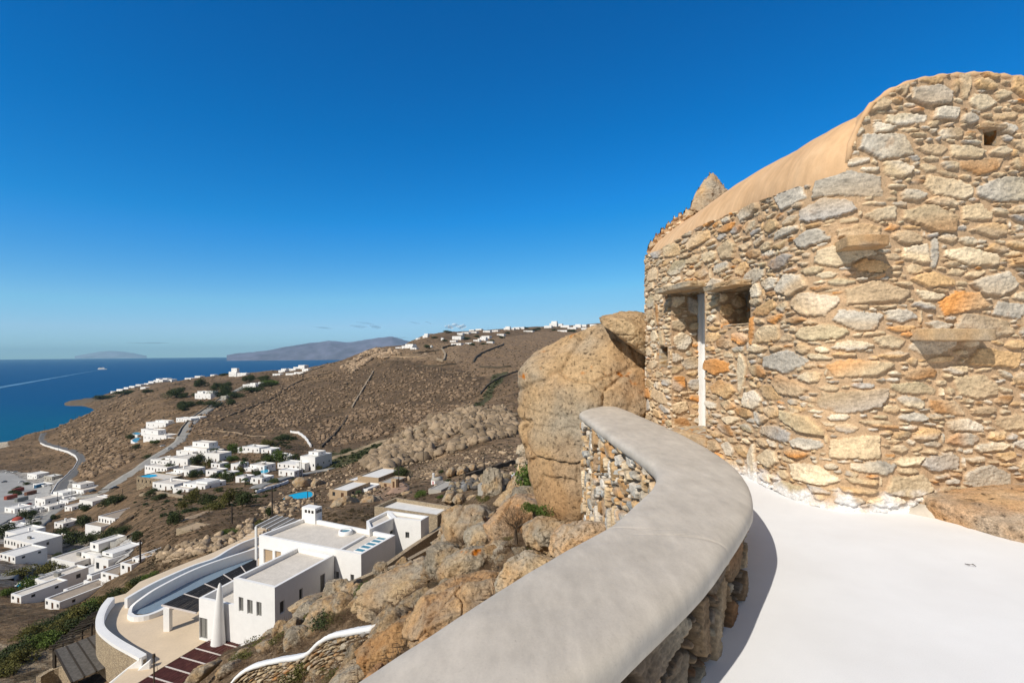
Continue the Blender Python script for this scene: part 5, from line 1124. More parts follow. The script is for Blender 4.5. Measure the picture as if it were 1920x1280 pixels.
WC = [Vector((0, 0, HC)) + (q - Vector((0, 0, HC))) * .86 for q in dens([at(425,1290,25.5), at(445,1264,25.5), at(470,1247,25.3), at(495,1239,24.8), at(530,1231,23.4), at(566,1225,21.8), at(588,1214,21.0), at(604,1198,20.4), at(625,1186,19.6), at(660,1178,18.1), at(706,1170,16.5)], 6)]
wc = empty('white_capped_wall', WC[30] - Vector((0, 0, 1.6))); tag(wc, 'winding drystone wall with a thick white painted cap crossing the near slope', 'wall'); wci = Matrix.Translation(-wc.location)
bm = bmesh.new(); nR = 14; rings = []
for i, p_ in enumerate(WC):
    d = (WC[min(i+1, len(WC)-1)] - WC[max(i-1, 0)]); d.z = 0; d.normalize(); nn = Vector((-d.y, d.x, 0)); rr_ = []
    for k in range(nR):
        a = 2*PI*k/nR; cx = math.copysign(abs(math.cos(a)) ** .6, math.cos(a)); sz = math.copysign(abs(math.sin(a)) ** .6, math.sin(a)); j = 1 + .08 * math.sin(i * 1.9 + k * 2.1) + .05 * math.sin(i * .7)
        rr_.append(bm.verts.new(p_ + nn * cx * .21 * j + Vector((0, 0, sz * .10 * j - .09))))
    rings.append(rr_)
for A_, B_ in zip(rings, rings[1:]):
    for k in range(nR): bm.faces.new((A_[k], A_[(k+1)%nR], B_[(k+1)%nR], B_[k]))
bm.faces.new(rings[0]); bm.faces.new(rings[-1][::-1]); obj('cap', bm, M_WHITE, wc, True).matrix_parent_inverse = wci
pth = (np.array([tuple(p) for p in WC]), np.concatenate([[0], np.cumsum([ (b_ - a).xy.length for a, b_ in zip(WC, WC[1:])])]))
def wct(s, p): return np.interp(s, pth[1], pth[0][:, 2]) - .12
L_ = pth[1][-1]; res = .022; sgd = np.arange(int(L_ / res)) * res; Pc = along(pth, sgd); side_ = 1 if normal_at((pth[0][:, :2], pth[1]), np.array([L_ / 2]), 1)[0][1] < 0 else -1; nnw = normal_at((pth[0][:, :2], pth[1]), sgd, side_)
hh_, cc_w, mk_ = masonry(L_, 1.9, res, 31, [(.3,.5,.10,.2,14),(.16,.32,.05,.11,80),(.07,.16,.03,.06,300)], gap=.012, deep=.06, prot=(.01,.09), edge=.03, mortar=(120,96,70), alb=.52)
ny, nx = hh_.shape; nx = min(nx, len(sgd)); hh_, cc_w = hh_[:, :nx], cc_w[:, :nx]; zz_ = np.arange(ny) * res
Zg = Pc[None, :nx, 2] - .1 - (1.9 - zz_)[:, None]; Xg = Pc[None, :nx, 0] + nnw[None, :nx, 0] * (.12 + hh_ + .12 * (1.9 - zz_)[:, None]); Yg = Pc[None, :nx, 1] + nnw[None, :nx, 1] * (.12 + hh_ + .12 * (1.9 - zz_)[:, None])
ix = np.arange(nx * ny).reshape(ny, nx); o = mesh_np('face', np.stack([Xg.ravel(), Yg.ravel(), Zg.ravel()], 1), np.stack([ix[:-1, :-1].ravel(), ix[:-1, 1:].ravel(), ix[1:, 1:].ravel(), ix[1:, :-1].ravel()], 1), M_STONE, wc, cols=cc_w.reshape(-1, 3)); o.matrix_parent_inverse = wci
bm = bmesh.new(); q = at(289, 1290, 41.5); tube(bm, [q - Vector((0,0,2)), q + Vector((0,0,2.55))], [.07, .055], 8); lp = obj('lamp_post', bm, simple('dark_post', (.08, .06, .04), .7, .2, 4)); tag(lp, 'thin dark lamp post at the lower end of the dark red pergola', 'lamp post')
bm = bmesh.new(); tube(bm, [q + Vector((0,0,2.55)), q + Vector((0,0,2.8))], [.13, .10], 10); tube(bm, [q + Vector((.05,0,2.2)), q + Vector((.25,0,1.9)), q + Vector((.3,0,1.2))], .015, 5); obj('lamp_head', bm, bpy.data.materials['dark_post'], lp)
# ================================================================ VILLAGE
ORD = ['first','second','third','fourth','fifth','sixth','seventh','eighth','ninth','tenth','eleventh','twelfth','thirteenth','fourteenth','fifteenth','sixteenth','seventeenth','eighteenth','nineteenth','twentieth']
_hr = random.Random(3)
def house_px(u, v, w, h, dep, label, rot=-21, extra=(), nf=None, nr=None, wall=None, deck=None, cat='house', name='white_house', group=None, door=True, dmin=70, d=None, wcol='window', foot=4.0):
    p_ = at(u, v, d) if d else hit(u, v, dmin)
    k = p_.y / F * (1 + .25 * abs((u - U0) / F)); W, Hh = w * k, h * k * 1.0; D_ = dep if dep else W * .75
    e = empty(name, p_, math.radians(rot)); tag(e, label, cat, group)
    nf = nf if nf is not None else max(1, min(6, int(W / 3.2))); nr = nr if nr is not None else (2 if w > 14 else 1)
    def one(x0, x1, y0, y1, z0, z1, a, b_):
        P = [(x0, y0), (x1, y0), (x1, y1), (x0, y1)]; L0_, L1_ = x1 - x0, y1 - y0; H_ = z1 - max(z0, 0); zb = max(z0, 0); ws = []
        ww = min(1.0, L0_ / max(a, 1) * .45); hh = min(1.35, H_ * .42)
        for i in range(a):
            c_ = L0_ * (i + .5) / a + _hr.uniform(-.2, .2); dr_ = (i == a // 2 and door and z0 <= 0)
            ws.append((0, c_ - ww/2, c_ + ww/2, zb + (.05 if dr_ else H_ * .33), zb + (min(2.1, H_ * .75) if dr_ else H_ * .33 + hh), 'door' if dr_ else wcol))
        for i in range(b_):
            c_ = L1_ * (i + .5) / b_; ws.append((1, c_ - ww * .45, c_ + ww * .45, zb + H_ * .38, zb + H_ * .38 + hh * .8, wcol))
        block(e, P, z1, z0, .25, min(.4, H_ * .15), ws, wall, deck or _hr.choice([M_DECK, M_DECKW, M_DECKW, M_DECK]), .14, frame=(w > 40))
    one(-W/2, W/2, 0, D_, -foot, Hh, nf, nr)
    for (x0, x1, y0, y1, z0, z1, a, b_) in extra: one(x0 * W, x1 * W, y0 * D_, y1 * D_, (z0 * Hh if z0 > 0 else -foot), z1 * Hh, a, b_)
    if _hr.random() < .55 and W > 5 and name == 'white_house':
        cx, cy = _hr.uniform(-.35, .35) * W, _hr.uniform(.3, .8) * D_; bxo('chimney', M_WHITE, e, ((cx - .35, cx + .35, cy - .3, cy + .3, Hh - .5, Hh + .9), (cx - .45, cx + .45, cy - .4, cy + .4, Hh + .9, Hh + 1.05)))
    if _hr.random() < .4 and w > 18 and name == 'white_house':
        cx, cy = _hr.uniform(-.3, .3) * W, _hr.uniform(.3, .7) * D_; bxo('water_heater', M_FRAME, e, (cx - .8, cx + .8, cy - .3, cy + .3, Hh - .3, Hh + .55))
    return e
UP = (-.3, .42, .3, .98, .96, 1.7, 2, 1); LOWF = (-.62, .1, -.35, -.004, 0, .55, 2, 0); SIDE = (.504, .8, .1, .8, 0, .75, 1, 1); UPL = (-.48, .05, .2, .9, .96, 1.65, 1, 1)
HS_ = [
 # middle village
 (300,873,44,9,12,'long white house, upper of the pair above the stone terrace pool',dict(extra=[(.1,.55,.2,.95,.96,1.35,1,1)],nf=6)),
 (292,885,52,9,8,'long white house with a row of dark openings, lower of the pair above the pool',dict(nf=7)),
 (337,874,36,13,14,'taller white cube house at the right end of the arched row',dict(nf=3,nr=2)),
 (340,892,36,10,10,'white house with rounded balcony front right of the stone terrace',dict(extra=[LOWF])),
 (306,919,50,11,9,'long low white house with brown doors below the stone terrace',dict(nf=4,nr=3,deck=M_DECK)),
 (364,919,50,10,11,'white house with raised flat roof box and shaded porch below the round balcony house',dict(extra=[(-.1,.4,.2,.8,.96,1.3,0,0),LOWF])),
 (366,852,52,11,11,'stepped white house group directly right of the road bend',dict(extra=[UP,LOWF,SIDE])),
 (398,866,32,14,9,'plain grey white cube house with a blank side wall beside the stepped group',dict(nf=2,nr=1)),
 (404,878,20,8,6,'small white hut in front of the plain grey white cube house',dict(nf=2,nr=1)),
 (396,892,25,9,7,'small white hut with two side windows left of a dark bush in the village centre',dict()),
 (440,881,17,10,7,'small white hut partly behind a round dark tree',dict()),
 (482,883,32,10,8,'small white house with terrace above the turquoise pool',dict(extra=[LOWF])),
 (450,904,20,9,6,'left one of two tiny white huts beside the village lane',dict()),
 (481,907,24,10,7,'right one of two tiny white huts beside the village lane',dict(extra=[(-.7,-.504,.1,.9,0,.5,0,0)])),
 (424,893,17,6,6,'white roofed shed behind the dark tree clump in the village centre',dict()),
 (470,848,38,9,9,'white house among pine trees at the top of the village',dict(extra=[(-.9,-.504,.2,.9,0,.6,1,0)])),
 (499,850,22,7,8,'low white house half hidden by the pine trees',dict()),
 (514,862,22,8,8,'white house behind the twin round pine trees',dict()),
 (546,880,60,9,10,'long white wing with brown doors beside the lane',dict(nf=6,nr=1,deck=M_DECKW)),
 (537,893,34,10,6,'white building with three grey garage doors beside the lane',dict(nf=3,wcol='greydoor')),
 (577,882,32,24,14,'tall three storey white building with red roof terrace at the village edge',dict(extra=[(-.5,.1,-.25,-.004,0,.6,2,0),(-.35,.3,.35,.8,.97,1.22,1,1)],nf=4,nr=3)),
 (535,862,16,6,6,'small white outbuilding left of the tall three storey building',dict()),
 # upper left villas
 (292,802,46,8,10,'topmost white villa of the stepped cluster above the village with shaded windows',dict(extra=[(-.15,.5,.3,.9,.96,1.4,2,1)],wcol='open',nf=4)),
 (282,813,44,7,8,'middle white villa of the stepped cluster above the village',dict(nf=3)),
 (290,827,54,10,11,'lowest white villa of the stepped cluster, verandas beside round green bush',dict(extra=[UPL,SIDE],wcol='open')),
 (344,791,34,6,9,'low white house by the straight road above the stepped cluster',dict()),
 (366,786,22,4,8,'flat white house with terrace touching the straight road',dict()),
 # villas by the straight road
 (380,748,36,9,14,'white castle like villa among dark trees left of the straight road',dict(extra=[(-.45,-.1,.2,.8,.96,1.35,1,0),(.0,.45,.3,.9,.96,1.4,2,1)],nf=5)),
 (436,706,17,8,9,'tall white house on the sea ridge left of its smaller neighbour',dict(extra=[UP])),
 (453,705,20,5,9,'lower white house on the sea ridge right of its taller neighbour',dict()),
 (467,727,28,5,10,'white villa between dark hedges beside the straight road',dict(extra=[(.0,.4,.2,.8,.96,1.5,1,0)])),
 (492,722,18,5,9,'small white house above the dark hedge by the straight road',dict()),
 (419,748,12,5,6,'tiny grey gatehouse where the straight road passes the dark trees',dict(wall=M_CONC)),
 # slope below the coast road
 (161,953,32,12,9,'white house with projecting porch roof beside the lower road',dict(nf=2,extra=[(.504,.85,.1,.7,0,.5,0,0)])),
 (200,985,40,13,12,'two storey white house with brown roof strip and terrace alone on the dry field',dict(deck=M_DECKB,nf=6,nr=2,extra=[(-.6,.35,-.35,-.004,0,.35,0,0)])),
 (142,928,38,9,12,'white flat roofed building where the coast road meets the port road',dict(extra=[UPL])),
 (105,940,40,9,10,'long white building in the middle of the port road row',dict(extra=[(-.4,.2,.2,.9,.96,1.4,1,1)])),
 (75,948,26,11,9,'white house with dark windows above the road fork',dict()),
 (120,948,22,8,7,'small white house beside the port road row',dict()),
 (85,958,20,8,8,'small white house with terrace on the bank below the port road row',dict(extra=[LOWF])),
 (60,898,24,8,10,'white building with brown side wall at the back of the port yard',dict(wall=None)),
 (90,902,20,8,8,'grey building with dark awning at the back of the port yard',dict(wall=M_CONC,wcol='open')),
 (72,914,26,5,7,'low white building between port yard and coast road',dict()),
 (34,1030,74,14,9,'very long white building with a row of small square windows at the left edge',dict(nf=9,nr=1,deck=M_DECKW)),
 (22,1016,34,14,9,'upper white house behind the very long white building',dict(nf=3)),
 (84,1024,38,8,8,'low white outbuilding with grey roof and rounded chimney',dict(deck=M_DECKB,nf=2)),
 (6,1003,26,10,8,'white house at the left edge under the red domed tower',dict()),
 (18,962,26,8,8,'small white port building with dark wide opening at the left edge',dict(wcol='open',nf=2)),
 (45,963,20,7,7,'low white store beside the port road below the containers',dict(nf=2)),
 (128,958,18,7,7,'little white house below the road junction',dict(nf=2)),
 (180,940,16,6,6,'little white hut in the field above the porch house',dict(nf=1)),
 (110,990,22,8,7,'white cottage between red dome and porch house',dict(nf=2)),
 (14,1052,40,10,8,'white annexe under the very long white building',dict(nf=4)),
 (256,1058,20,10,7,'small white house with terrace at the top of the cement courtyard',dict(nf=2)),
 (30,1130,26,12,7,'white cottage at the left edge below the turquoise pool',dict(nf=2)),
 # large complex lower left
 (118,1077,58,22,12,'largest white house of the lower left complex with plain tall wall behind the palm',dict(nf=4,nr=2,extra=[(-.6,-.504,.1,.9,0,.8,0,0)])),
 (168,1060,40,18,11,'white house of the lower left complex with stepped roof terraces',dict(extra=[UPL],nf=3)),
 (190,1078,34,26,9,'tall white tower like house at the right end of the lower left complex',dict(nf=2,nr=2,extra=[(-.45,.3,.15,.8,.97,1.2,1,1)])),
 (160,1090,30,14,8,'small white annexe with stairs below the palm in the lower left complex',dict(nf=2)),
 (118,1108,44,18,9,'white house with arched door and small round trees in the lower left complex',dict(nf=3,nr=1)),
 (76,1112,28,20,8,'narrow white house next to the small turquoise pool in the lower left complex',dict(nf=1,nr=2)),
 (52,1106,22,12,7,'low white pool house left of the narrow white house',dict(nf=1)),
 (98,1142,36,14,8,'left end house of the long white row above the hedge with chimney pots',dict(deck=M_DECKB,nf=3)),
 (136,1124,46,12,8,'second house of the long white row above the hedge with brown roof',dict(deck=M_DECKB,nf=4)),
 (172,1106,40,12,8,'third house of the long white row above the hedge with raised cube',dict(deck=M_DECKB,nf=3,extra=[(-.6,-.3,.1,.9,0,1.45,1,1)])),
 (206,1088,44,10,8,'fourth house of the long white row above the hedge',dict(deck=M_DECKB,nf=3)),
 (236,1074,26,14,8,'right end house of the long white row above the hedge with small chimney',dict(deck=M_DECKB,nf=2)),
]
for (u, v, w_, h_, dep, lab, kw) in HS_: house_px(u, v, w_, h_, dep, lab, **kw)
# rows too small to differ much: place words count from the left
ROW = [('on the coast strip above the dark headland hedge', [(212,737,12,4),(224,733,14,4),(236,729,10,3),(247,727,12,4),(259,724,12,4),(268,729,12,4),(274,721,10,3)]),
 ('in the dense seaside skyline row', [(283,719,12,5),(292,717,11,5),(300,716,13,5),(309,714,11,6),(317,715,12,5),(326,714,12,4),(336,713,10,4),(352,711,14,3),(370,708,12,4),(398,704,9,3)]),
 ('in the cluster left of the terraced field', [(518,704,16,4),(528,698,14,5),(538,696,14,6),(548,695,14,5),(556,692,14,6),(565,690,13,9),(572,696,13,6),(545,703,22,4),(560,701,20,4)]),
 ('on the near crest in front of the distant island', [(747,653,12,3),(763,653,22,6),(775,655,12,4)]),
 ('on the left shoulder of the big far ridge', [(784,636,10,3),(797,633,10,6),(806,651,7,4),(829,638,5,6)]),
 ('in the central cluster of the far ridge', [(838,623,9,3),(849,641,12,4),(856,637,18,9),(855,647,20,5),(862,628,11,5),(872,625,14,3),(886,624,16,3),(878,645,12,3),(893,640,12,4),(903,638,16,5),(910,634,16,6),(918,643,12,4),(912,623,14,4),(928,622,12,4),(897,618,12,4),(884,618,10,3)]),
 ('on the right part of the far ridge skyline', [(938,629,14,4),(950,618,12,5),(958,618,12,4),(968,617,12,5),(978,617,10,5),(990,622,18,3)]),
 ('in the bright hilltop cluster near the boulder', [(1027,615,14,6),(1037,612,14,8),(1048,611,12,6),(1059,614,16,6),(1072,617,16,5),(1082,614,14,5),(1092,613,14,6),(1100,619,20,6),(1112,612,12,5),(1122,614,12,5),(1054,622,18,4)])]
for where, L_ in ROW:
    L_ = sorted(L_)
    for i, (u, v, w_, h_) in enumerate(L_):
        h_ = h_ * .72
        house_px(u, v, w_, h_, None, '%s white house from the left %s' % (ORD[i], where), nf=2 if w_ > 10 else 1, nr=1, extra=[UP] if (i % 5 == 1 and h_ > 3) else (), group='small white houses ' + where, dmin=600)
# sand coloured villa behind the white one
sv_ = [(634,936,38,16,11,'sand coloured villa block with white roof patch nearest to the oval turquoise pool',dict(nf=2,nr=2)),(690,912,44,17,14,'larger sand coloured villa block with white roof at the back',dict(nf=0,nr=2,deck=M_DECKW,extra=[(-.95,-.504,-.1,.7,0,.6,0,0)])),(722,912,26,7,9,'low grey roofed sand coloured wing right of the larger block',dict(nf=1,deck=M_CONC)),(676,924,30,8,7,'low white walled courtyard wing between sand villa and boulders',dict(wall=M_WHITE,nf=1))]
for (u, v, w_, h_, dep, lab, kw) in sv_:
    kw.setdefault('wall', M_SANDW); house_px(u, v, w_, h_, dep, lab, name='sand_house', d=None, dmin=100, **kw)
house_px(738,916,12,17,1.0,'free standing sand coloured gate wall with arched opening beside the round tree', wall=M_SANDW, nf=1, nr=0, name='gate_wall', cat='gate wall', rot=-35)
house_px(282,911,66,13,10,'stone faced terrace block with a row of openings carrying the blue pool', wall=M_RUBF, deck=M_DECK, nf=7, nr=2, name='stone_terrace', wcol='open', door=False)
house_px(955,906,22,5,8,'grey shed roof on white walls between the boulders left of the huge boulder', nf=0, nr=0, dmin=60, name='white_shed', cat='shed', deck=M_CONC, door=False)
house_px(966,912,9,9,3,'small white cube right of the grey shed roof', nf=0, nr=0, dmin=60, name='white_shed', cat='shed', door=False)
house_px(916,925,44,9,6,'open concrete walled ramp enclosure beside the pile of rubble', wall=M_CONC, deck=M_CONC, nf=0, nr=0, dmin=60, name='concrete_enclosure', cat='enclosure', door=False)
house_px(815,925,26,7,7,'low concrete walled yard in front of the tiny chapel', wall=M_CONC, deck=M_CONC, nf=0, nr=0, dmin=60, name='concrete_yard', cat='yard', door=False)
house_px(190,1010,20,4,4,'long stone water tank on the slope left of the village track', wall=M_RUBB, deck=M_SANDW, nf=0, nr=0, name='water_tank', cat='tank', door=False)
house_px(345,1000,36,6,4,'flat stone cistern with tan top on the slope above the hedge', wall=M_RUBB, deck=M_SANDW, nf=0, nr=0, name='stone_cistern', cat='cistern', door=False, dmin=80)
# tiny chapel
pc = hit(812, 908, 60); kx = pc.y / F; ch_ = empty('chapel', pc, math.radians(-50)); tag(ch_, 'tiny white chapel with red door, grey vault and small belfry', 'chapel')
bm = bmesh.new(); W_, D__, H__ = 14 * kx, 18 * kx, 7 * kx
box(bm, -W_/2, W_/2, 0, D__, -2, H__); obj('wall', bm, M_WHITE, ch_)
bm = bmesh.new(); prf = [(W_/2 * math.cos(a), H__ + W_ * .42 * math.sin(a)) for a in np.linspace(0, PI, 13)]
f0 = [bm.verts.new((x, .05, z)) for x, z in prf]; f1 = [bm.verts.new((x, D__ - .05, z)) for x, z in prf]
for i in range(12): bm.faces.new((f0[i], f0[i+1], f1[i+1], f1[i]))
bm.faces.new(f0); bm.faces.new(f1[::-1]); obj('roof', bm, M_CONC, ch_, True)
bxo('door', simple('red_paint', (.45, .04, .05)), ch_, (-W_*.12, W_*.12, -.04, .02, 0, H__*.85))
bxo('belfry', M_WHITE, ch_, ((-W_*.16, -W_*.06, -.02, .35, H__ + W_*.3, H__ + W_*.85), (W_*.06, W_*.16, -.02, .35, H__ + W_*.3, H__ + W_*.85), (-W_*.16, W_*.16, -.02, .35, H__ + W_*.85, H__ + W_*1.0)))
# red domed tower
pt_ = hit(33, 992, 100); kx = pt_.y / F; tw = empty('domed_tower', pt_, .2); tag(tw, 'white round tower with a red dome among trees at the left', 'tower')
bm = bmesh.new(); r_ = 10 * kx; bmesh.ops.create_cone(bm, cap_ends=True, segments=20, radius1=r_ * 1.05, radius2=r_, depth=20 * kx, matrix=Matrix.Translation((0, 0, 8 * kx))); obj('wall', bm, M_WHITE, tw)
bm = bmesh.new(); bmesh.ops.create_uvsphere(bm, u_segments=20, v_segments=12, radius=r_ * .82, matrix=Matrix.Translation((0, 0, 17.5 * kx)) @ Matrix.Diagonal((1, 1, .75, 1))); obj('dome', bm, simple('red_dome_paint', (.36, .07, .05)), tw, True)
# red terrace on the tall building
pr_ = hit(572, 858, 200)
# pools: water in its rim, level
M_POOL = simple('turquoise_water', (.02, .42, .62), .1, .08, .2, spec=.5)
def pool(px, label, dz=.5, rim=.6, d=None):
    c_ = hit(sum(p[0] for p in px) / len(px), sum(p[1] for p in px) / len(px), 60); hgt = HC - c_.z - dz
    P = [onz(u, v, hgt) for u, v in px]; P2 = dens([tuple(p) for p in P] + [tuple(P[0])], 3)[:-1]; cc0 = sum(P2, Vector()) / len(P2)
    e = empty('swimming_pool', cc0); bm = bmesh.new(); bm.faces.new([bm.verts.new(p - cc0) for p in P2]); bmesh.ops.triangulate(bm, faces=bm.faces[:]); obj('water', bm, M_POOL, e)
    bm = bmesh.new(); out = [p - cc0 + ((p - cc0).normalized() * rim) for p in P2]; inn_ = [p - cc0 for p in P2]; n_ = len(P2)
    r0 = [bm.verts.new(p + Vector((0,0,.12))) for p in inn_]; r1 = [bm.verts.new(p + Vector((0,0,.12))) for p in out]; r2 = [bm.verts.new(p - Vector((0,0,5))) for p in out]
    for i in range(n_): j = (i+1) % n_; bm.faces.new((r0[i], r0[j], r1[j], r1[i])); bm.faces.new((r1[i], r1[j], r2[j], r2[i]))
    obj('rim', bm, M_SANDW if 'oval' in label else M_WHITE, e); return tag(e, label, 'swimming pool')
pool([(527,941),(535,931),(552,925),(575,921),(585,923),(584,931),(565,936),(545,940),(532,944)], 'bright turquoise oval pool of the sand coloured villa', 1.2, .5)
pool([(484,885),(492,881),(502,880),(502,885),(492,887)], 'small turquoise pool beside the village hut', 1.0, .5)
pool([(30,1100),(36,1094),(46,1093),(44,1099),(35,1103)], 'small bright turquoise pool in the lower left complex', 1.0, .5)
pool([(247,825),(256,820),(265,822),(262,828),(252,829)], 'green pool on the white terrace of the stepped cluster', 1.0, .8)
pool([(248,812),(256,810),(264,812),(256,815)], 'narrow green pool beside the middle villa of the stepped cluster', 1.0, .6)
for o in (c for ob in COL.objects if ob.get('label', '').find('green pool') >= 0 for c in ob.children): 
    if o.name.startswith('water'): o.data = o.data.copy(); o.data.materials[0] = bpy.data.materials.get('green_water') or simple('green_water', (.03, .16, .14), .1, .1, .3, spec=.5)
# pool on the stone terrace stands on its roof
st_ = next(o for o in COL.objects if o.get('label', '').startswith('stone faced terrace')); kq = st_.location.y / F * (1 + .25 * abs((282 - U0) / F)); Wq, Hq = 66 * kq, 13 * kq
bm = bmesh.new(); bm.faces.new([bm.verts.new(p) for p in ((-Wq*.46, 1.2, 0), (-Wq*.12, 1.0, 0), (-Wq*.10, 5.5, 0), (-Wq*.3, 7.5, 0), (-Wq*.46, 6, 0))])
e = empty('swimming_pool', st_.matrix_basis @ Vector((0, 0, Hq - .3)), st_.rotation_euler.z); tag(e, 'blue pool on top of the stone faced terrace', 'swimming pool'); obj('water', bm, M_POOL, e)

# ---- roads and paths: strips laid on the ground
def road(name, px, width, mat, lift=.35, dr=(40, 3000), kindlab=None):
    pts = []
    for (a, b_) in zip(px, px[1:]):
        for t_ in np.linspace(0, 1, 14)[:-1]: pts.append((a[0] + (b_[0]-a[0]) * t_, a[1] + (b_[1]-a[1]) * t_))
    pts.append(px[-1]); W3 = [hit(u, v, *dr) for u, v in pts]
    # smooth in plan
    A_ = np.array([tuple(p)[:2] for p in W3])
    for _ in range(6): A_[1:-1] = (A_[:-2] + 2 * A_[1:-1] + A_[2:]) / 4
    tg = np.gradient(A_, axis=0); tg /= np.linalg.norm(tg, axis=1)[:, None] + 1e-9; nn = np.stack([-tg[:, 1], tg[:, 0]], 1)
    offs = np.linspace(-.5, .5, 5); V_ = []
    zc = ground(A_[:, 0], A_[:, 1])
    zsm = np.convolve(np.pad(zc, 4, 'edge'), np.ones(9) / 9, 'valid')
    for o_ in offs:
        P_ = A_ + nn * width * o_; z_ = np.maximum(ground(P_[:, 0], P_[:, 1]), zsm - .4) ; V_.append(np.stack([P_[:, 0], P_[:, 1], np.maximum(z_, zsm) * .5 + zsm * .5 + lift], 1))
    V_ = np.stack(V_, 1); n_ = len(A_)
    # skirt so the bank below the road edge is closed
    sk0 = V_[:, :1].copy(); sk0[..., 2] -= 2.5; sk1 = V_[:, -1:].copy(); sk1[..., 2] -= 2.5; V_ = np.concatenate([sk0, V_, sk1], 1); m_ = V_.shape[1]
    ix = np.arange(n_ * m_).reshape(n_, m_); o = mesh_np(name, V_.reshape(-1, 3), np.stack([ix[:-1, :-1].ravel(), ix[:-1, 1:].ravel(), ix[1:, 1:].ravel(), ix[1:, :-1].ravel()], 1), mat, smooth=False); tag(o, kind='structure')
    return A_, zsm + lift, nn
def drape(name, poly, mat, lift, dmin_, dmax_):
    m = in_poly(UU, VV, poly) & (D > dmin_) & (D < dmax_); k_ = m[:-1, :-1] & m[:-1, 1:] & m[1:, 1:] & m[1:, :-1]; q = quads.reshape(NL - 1, NA - 1, 4)[k_]; us2 = np.unique(q); mp2 = np.full(NA * NL, -1); mp2[us2] = np.arange(len(us2))
    zz2 = ZG.copy(); 
    for _ in range(4): zz2[1:-1, 1:-1] = (zz2[:-2, 1:-1] + zz2[2:, 1:-1] + zz2[1:-1, :-2] + zz2[1:-1, 2:]) / 4
    return tag(mesh_np(name, np.stack([X.ravel(), dd, np.maximum(zz2, ZG).ravel() + lift], 1)[us2], mp2[q], mat), kind='structure')
drape('port_yard', [(-400, 888), (20, 886), (60, 905), (98, 912), (92, 930), (40, 965), (0, 985), (-400, 985)], simple('yard_concrete', (.40, .385, .355), .9, .12, .05, scale2=.4), .35, 200, 620)
drape('courtyard', [(225, 1022), (248, 1008), (252, 1030), (236, 1052), (214, 1060)], simple('yard_cement', (.42, .40, .37), .9, .1, .3), .2, 100, 300)
M_ASPH = simple('grey_asphalt', (.135, .13, .125), .9, .15, .3, scale2=2); M_ROADC = simple('concrete_road', (.30, .285, .255), .9, .15, .25, scale2=2); M_TRACK = simple('dirt_track', (.36, .26, .165), .95, .15, .3, scale2=2)
M_WALLF = simple('dark_dry_stone', (.10, .078, .055), .95, .35, 1.2); M_WALLL = simple('pale_dry_stone', (.34, .27, .19), .95, .3, 1.2)
A_, z_, n_ = road('coast_road', [(112,925),(122,905),(140,888),(152,875),(158,862),(152,852),(130,843),(100,836),(84,830),(79,822),(84,810),(100,797),(122,789),(141,785)], 8.5, M_ASPH)
def road_wall(A_, z_, n_, off, s0, s1, hgt, wid, mat, label, step=1):
    i0, i1 = int(s0 * (len(A_) - 1)), int(s1 * (len(A_) - 1)); pts = [Vector((A_[i, 0] + n_[i, 0] * off, A_[i, 1] + n_[i, 1] * off, z_[i] + hgt)) for i in range(i0, i1 + 1, step)]
    return strip('road_wall', pts, wid, hgt + 2.0, mat, None, label, 'road wall')
left_off = 4.9 if A_[20, 0] + n_[20, 0] * 4 < A_[20, 0] else -4.9
road_wall(A_, z_, n_, left_off, 0.0, .62, .45, .3, M_WHITE, 'white painted guard wall along the seaward edge of the winding coast road')
road('straight_road', [(205,917),(240,893),(262,880),(285,862),(318,842),(338,828),(345,812),(358,796),(372,782),(392,768),(420,748),(440,735),(470,718)], 9, M_ROADC)
A2, z2, n2_ = road('straight_road_shoulder', [(345,818),(352,803),(366,786),(384,773),(405,758),(424,744)], 10.5, M_ROADC, lift=.25)
road_wall(A2, z2, n2_, 5.6 if n2_[5, 0] < 0 else -5.6, 0, 1, 1.3, .8, M_WALLL, 'pale stone wall along the left side of the straight road')
road('lower_road', [(45,1010),(70,985),(95,965),(120,945),(150,932),(190,925),(205,917)], 6.5, M_ROADC)
road('yard_road', [(0,1085),(60,1065),(110,1050),(170,1030),(235,1008),(250,1000)], 5, M_ROADC)
road('village_lane', [(480,915),(510,903),(545,893),(600,884),(625,878)], 5.5, M_ROADC)
road('dirt_track', [(350,975),(400,955),(440,940),(480,925),(520,905)], 3.2, M_TRACK, lift=.12)
road('ridge_track', [(690,672),(730,668),(780,669),(800,664),(795,660)], 5, M_TRACK, lift=.3)
road('dusty_track', [(745,925),(752,915),(745,908),(735,905)], 5, simple('terracotta_paving', (.40, .25, .16), .9, .15, 1), lift=.2, dr=(90, 400))
road('field_path', [(395,807),(440,810),(470,817),(500,818)], 2.5, M_TRACK, lift=.15)

